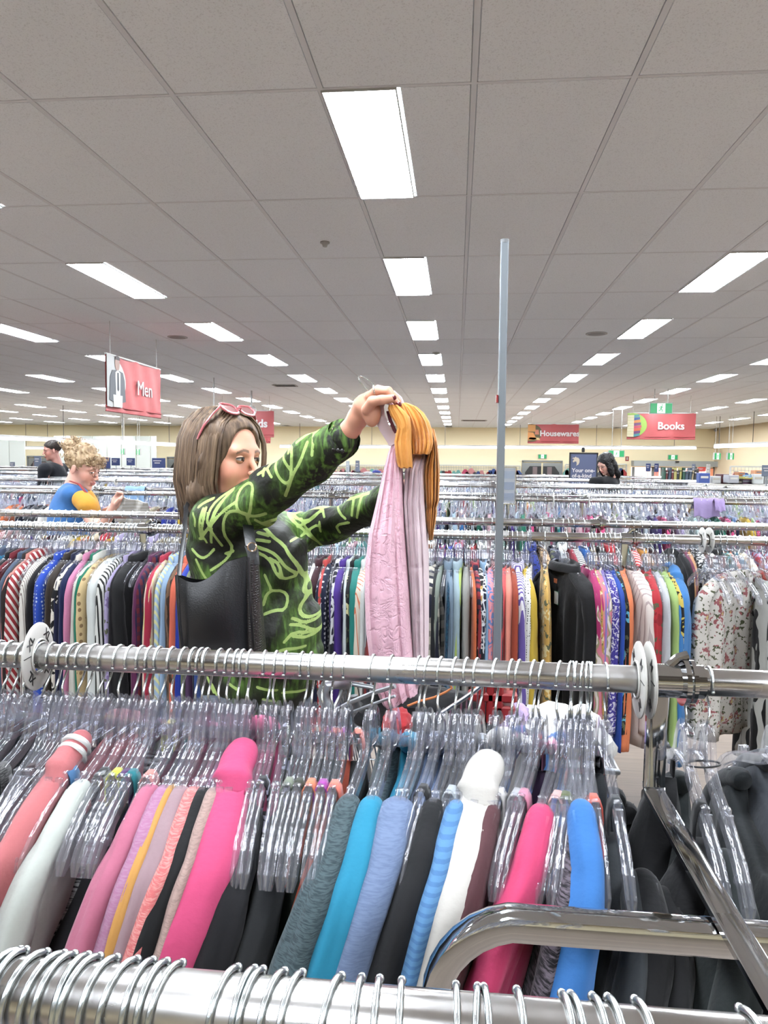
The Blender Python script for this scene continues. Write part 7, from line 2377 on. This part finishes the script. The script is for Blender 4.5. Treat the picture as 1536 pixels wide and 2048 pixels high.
def lump(name, c, r, mat, lb, cat, seed=1, amp=.25, parent=None):
    b = MB(); b.ball((0, 0, 0), 1.0, 28, 18)
    v = []
    for p in b.v:
        q = Vector(p)
        n_ = noise.noise(q * 2.2 + Vector((seed * 7, 0, 0))) * amp + noise.noise(q * 5 + Vector((seed * 3, 2, 0))) * amp * .4
        q = q * (1 + n_)
        v.append((c[0] + q.x * r[0], c[1] + q.y * r[1], c[2] + q.z * r[2]))
    o = MB().add(v, b.f).obj(name, mat, parent, True)
    if lb: tag(o, lb, cat)
    return o
def at(x, y, Y): return tuple(P(x, y, Y))
def basket_lump(nm, x, y, Y, r, mat, lb, cat, seed):
    return lump(nm, at(x, y, Y), r, mat, lb, cat, seed)
basket_lump('folded_garment', 1125, 1480, 1.50, (.095, .10, .07), cloth((238, 236, 230), 'plain'), 'white garment heaped in the trolley', 'garment', 2)
basket_lump('folded_garment', 1026, 1438, 1.52, (.035, .08, .03), cloth((188, 160, 208), 'plain'), 'lavender garment beside the white heap in the trolley', 'garment', 3)
basket_lump('folded_garment', 850, 1432, 1.56, (.14, .09, .06), cloth((22, 22, 25), 'plain'), 'black garment with orange piping in the trolley', 'garment', 4)
basket_lump('folded_garment', 795, 1446, 1.45, (.03, .05, .025), cloth((190, 30, 40), 'plain'), 'small red garment at the trolley\'s near end', 'garment', 5)
basket_lump('folded_garment', 940, 1470, 1.60, (.20, .06, .08), cloth((26, 26, 30), 'plain'), 'black bundle low in the trolley', 'garment', 6)
tag(MB().tube([at(x, y, 1.47) for x, y in ((815, 1412), (840, 1402), (868, 1395), (892, 1384), (904, 1376), (900, 1370))], .0025, 6).obj('piping_cord', plain('orange_piping', (222, 128, 52), .7), None, True), 'thin orange piping along the black garment in the trolley', 'piping')

# ------------------------------------------------------------------ cloths laid over far rails
def draped(x0, x1, y0, y1, Y, mat, nm, lb, cat, folds_=3):
    """cloth folded over a rail: down the front, over the tube and down the back"""
    a, c = P(x0, y0, Y), P(x1, y0, Y)
    zb = P((x0 + x1) / 2, y1, Y - .03).z
    prof = [(-.045, zb), (-.038, (zb + RZ) / 2), (-.03, RZ - .02), (-.024, RZ + .008), (0, RZ + .028), (.024, RZ + .008), (.03, RZ - .02), (.04, (zb + RZ) / 2)]
    n_ = 26
    v, f = [], []
    for off in (0, .006):
        for i in range(n_ + 1):
            u = i / n_
            x = a.x + (c.x - a.x) * u
            for k, (dy, z) in enumerate(prof):
                s_ = 1 if k > 3 else -1
                ww = min(1, abs(z - RZ) * 8)
                v.append((x, Y + dy + s_ * -off * .5 + .012 * ww * math.sin(u * folds_ * 6 + k), z - off * .5 + .012 * math.sin(u * 9) * ww))
    m_ = len(prof); n1 = (n_ + 1) * m_
    for i in range(n_):
        for k in range(m_ - 1):
            p = i * m_ + k
            f.append((p, p + 1, p + m_ + 1, p + m_)); f.append((n1 + p, n1 + p + m_, n1 + p + m_ + 1, n1 + p + 1))
    for i in range(n_):
        f.append((i * m_, i * m_ + m_, n1 + i * m_ + m_, n1 + i * m_)); p = i * m_ + m_ - 1
        f.append((p, n1 + p, n1 + p + m_, p + m_))
    tag(MB().add(v, f).obj(nm, mat, None, True), lb, cat)
draped(252, 291, 977, 1018, 5.98, cloth((150, 190, 232), 'plain'), 'folded_jeans', 'light blue cloth folded over the rail in front of the worker', 'cloth')
draped(1386, 1436, 990, 1034, 5.38, cloth((182, 160, 212), 'plain'), 'folded_towel', 'lavender cloth draped over the third rail on the right', 'cloth', 2)
draped(1428, 1448, 990, 1022, 5.33, cloth((178, 154, 208), 'plain'), 'folded_towel', 'short lavender cloth lapped over the larger lavender one', 'cloth', 2)

# ------------------------------------------------------------------ books on the shelves at the far right
YS = 13.2
sx0, sx1 = P(1325, 960, YS).x, XR - .6
M_SHELF = plain('shelf_laminate', (214, 208, 196), .6)
t = empty('bookshelf', ((sx0 + sx1) / 2, YS + .2, 0), 'pale low bookshelf behind the racks at the far right', 'bookshelf')
wd = sx1 - sx0
zs_ = P(1400, 962, YS).z
for z_ in (.1, .5, .9, zs_ - .01):
    MB().box((0, 0, z_), (wd, .5, .025)).obj('shelf_board', M_SHELF, t)
for k in range(5):
    MB().box((-wd / 2 + wd * k / 4, 0, (zs_ - .02) / 2), (.025, .5, zs_ - .02)).obj('side_panel', M_SHELF, t)
MB().box((0, .24, zs_ / 2), (wd, .015, zs_ - .02)).obj('back_board', M_SHELF, t)
BC = [((222, 210, 170), 'cream'), ((120, 40, 40), 'maroon'), ((60, 60, 64), 'charcoal'), ((150, 60, 50), 'brick red'), ((190, 170, 130), 'tan'), ((232, 230, 222), 'white'), ((70, 90, 110), 'slate'), ((110, 84, 60), 'brown'), ((30, 90, 70), 'dark green'), ((200, 190, 100), 'dull yellow')]
bn_ = 0
x = sx0 + .03
while P(1400, 950, YS).x > x and bn_ < 40:
    th = rnd.uniform(.022, .05); hh = rnd.uniform(.15, .23)
    c, cn = rnd.choice(BC)
    t = empty('book', (x, YS + .12, zs_ + .004), None, 'book', 'books standing along the shelf top')
    t.rotation_euler = (0, rnd.uniform(-.03, .10), 0)
    MB().box((th / 2, 0, hh / 2), (th, .15, hh), .002).obj('cover', plain('book_' + cn.replace(' ', '_'), c, .6), t)
    MB().box((th / 2, -.001, hh * .75), (th * 1.02, .152, hh * .08)).obj('spine_band', M_INK if bn_ % 2 else M_DARK, t)
    bn_ += 1
    t['label'] = f'{cn} book standing on the shelf top, {ORD[(bn_ - 1) % 14]} ' + ('from the framed sign end' if bn_ <= 14 else 'past the middle of the row' if bn_ <= 28 else 'towards the corner')
    x += th + rnd.uniform(.004, .02)
stack = [(1396, 946, 1416, 966, (60, 90, 170), 'blue picture'), (1418, 952, 1436, 966, (210, 210, 205), 'white framed'), (1436, 948, 1452, 968, (92, 30, 40), 'dark maroon'), (1452, 950, 1472, 966, (190, 190, 196), 'silver'), (1460, 958, 1480, 972, (70, 66, 66), 'dark grey'),
         (1478, 957, 1504, 970, (80, 36, 70), 'plum lettered'), (1482, 953, 1500, 958, (196, 186, 60), 'yellow'), (1505, 948, 1524, 968, (222, 226, 224), 'pale boxed'), (1473, 944, 1485, 952, (200, 120, 50), 'orange spined'), (1488, 950, 1500, 955, (90, 160, 210), 'sky blue'), (1526, 952, 1540, 968, (150, 150, 150), 'mid grey'),
         (1506, 940, 1522, 950, (226, 150, 90), 'orange doll')]
for k, (x0, y0, x1, y1, c, nm) in enumerate(stack):
    Yk = 9.9 + .12 * (k % 3)
    a, e = P(x0, y0, Yk), P(x1, y1, Yk)
    t = empty('book', ((a.x + e.x) / 2, Yk, e.z), f'{nm} book lying among the goods at the far right', 'book', 'books and goods heaped at the far right', rnd.uniform(-.2, .2))
    b = MB(); b.box((0, 0, (a.z - e.z) / 2), (e.x - a.x, .16, a.z - e.z), .004)
    b.obj('cover', plain('heap_%d' % k, c, .55), t)
    MB().box((0, -.082, (a.z - e.z) * .6), ((e.x - a.x) * .7, .004, (a.z - e.z) * .22)).obj('printed_panel', plain('heap_label_%d' % (k % 3), [(230, 226, 214), (200, 190, 170), (120, 120, 130)][k % 3], .6), t)
zt_ = P(1460, 968, 10).z
a, e = P(1390, 968, 10.0), P(1560, 972, 10.0)
t = empty('display_table', ((a.x + e.x) / 2, 10.05, 0), 'low display table under the heaped books at the far right', 'table')
MB().box((0, 0, zt_ - .02), (e.x - a.x, .5, .04), .006).obj('tabletop', M_SHELF, t)
for sx in (-1, 1):
    for sy in (-1, 1):
        MB().box((sx * ((e.x - a.x) / 2 - .04), sy * .2, (zt_ - .04) / 2), (.04, .04, zt_ - .04)).obj('leg', M_SHELF, t)
# folded goods on shelves behind the wide navy sign
for k, (x0, y0, x1, y1, c, nm) in enumerate(((232, 936, 258, 944, (200, 170, 150), 'tan'), (236, 944, 262, 950, (60, 80, 140), 'navy'), (266, 937, 296, 944, (52, 60, 56), 'dark green'), (276, 944, 296, 953, (60, 90, 160), 'blue'), (298, 940, 306, 950, (170, 190, 120), 'lime printed'),
                                             (640, 944, 668, 950, (50, 60, 150), 'deep blue'), (672, 943, 690, 950, (190, 60, 80), 'crimson'), (726, 943, 748, 950, (205, 205, 210), 'silver'), (744, 940, 762, 949, (60, 70, 150), 'indigo'), (910, 947, 922, 953, (205, 50, 50), 'bright red'))):
    p = P((x0 + x1) / 2, y1, 22.6)
    rx, rz_ = (P(x1, y0, 22.6).x - P(x0, y0, 22.6).x) / 2, (P(x0, y0, 22.6).z - p.z)
    lump('folded_garment', (p.x, 22.6, p.z + rz_ * .4), (rx, .12, rz_ * .6), cloth(c, 'plain'), f'{nm} folded clothing on a far shelf ' + ('behind the navy signs' if x0 < 400 else 'before the wire display grid'), 'clothing', k, .2)
for (x0, x1) in ((225, 345), (560, 940)):
    a, e = P(x0, 950, 22.6), P(x1, 950, 22.6)
    t = empty('display_shelf', ((a.x + e.x) / 2, 22.6, 0), 'low far display shelf ' + ('behind the navy signs' if x0 < 400 else 'before the wire display grid'), 'shelf')
    for k in range(3):
        MB().box((0, 0, a.z * (k + 1) / 3 - .02), (e.x - a.x, .5, .03)).obj('shelf_board', M_SHELF, t)
    for s in (-1, 1):
        MB().box((s * ((e.x - a.x) / 2), 0, a.z / 2), (.03, .5, a.z)).obj('side_panel', M_SHELF, t)
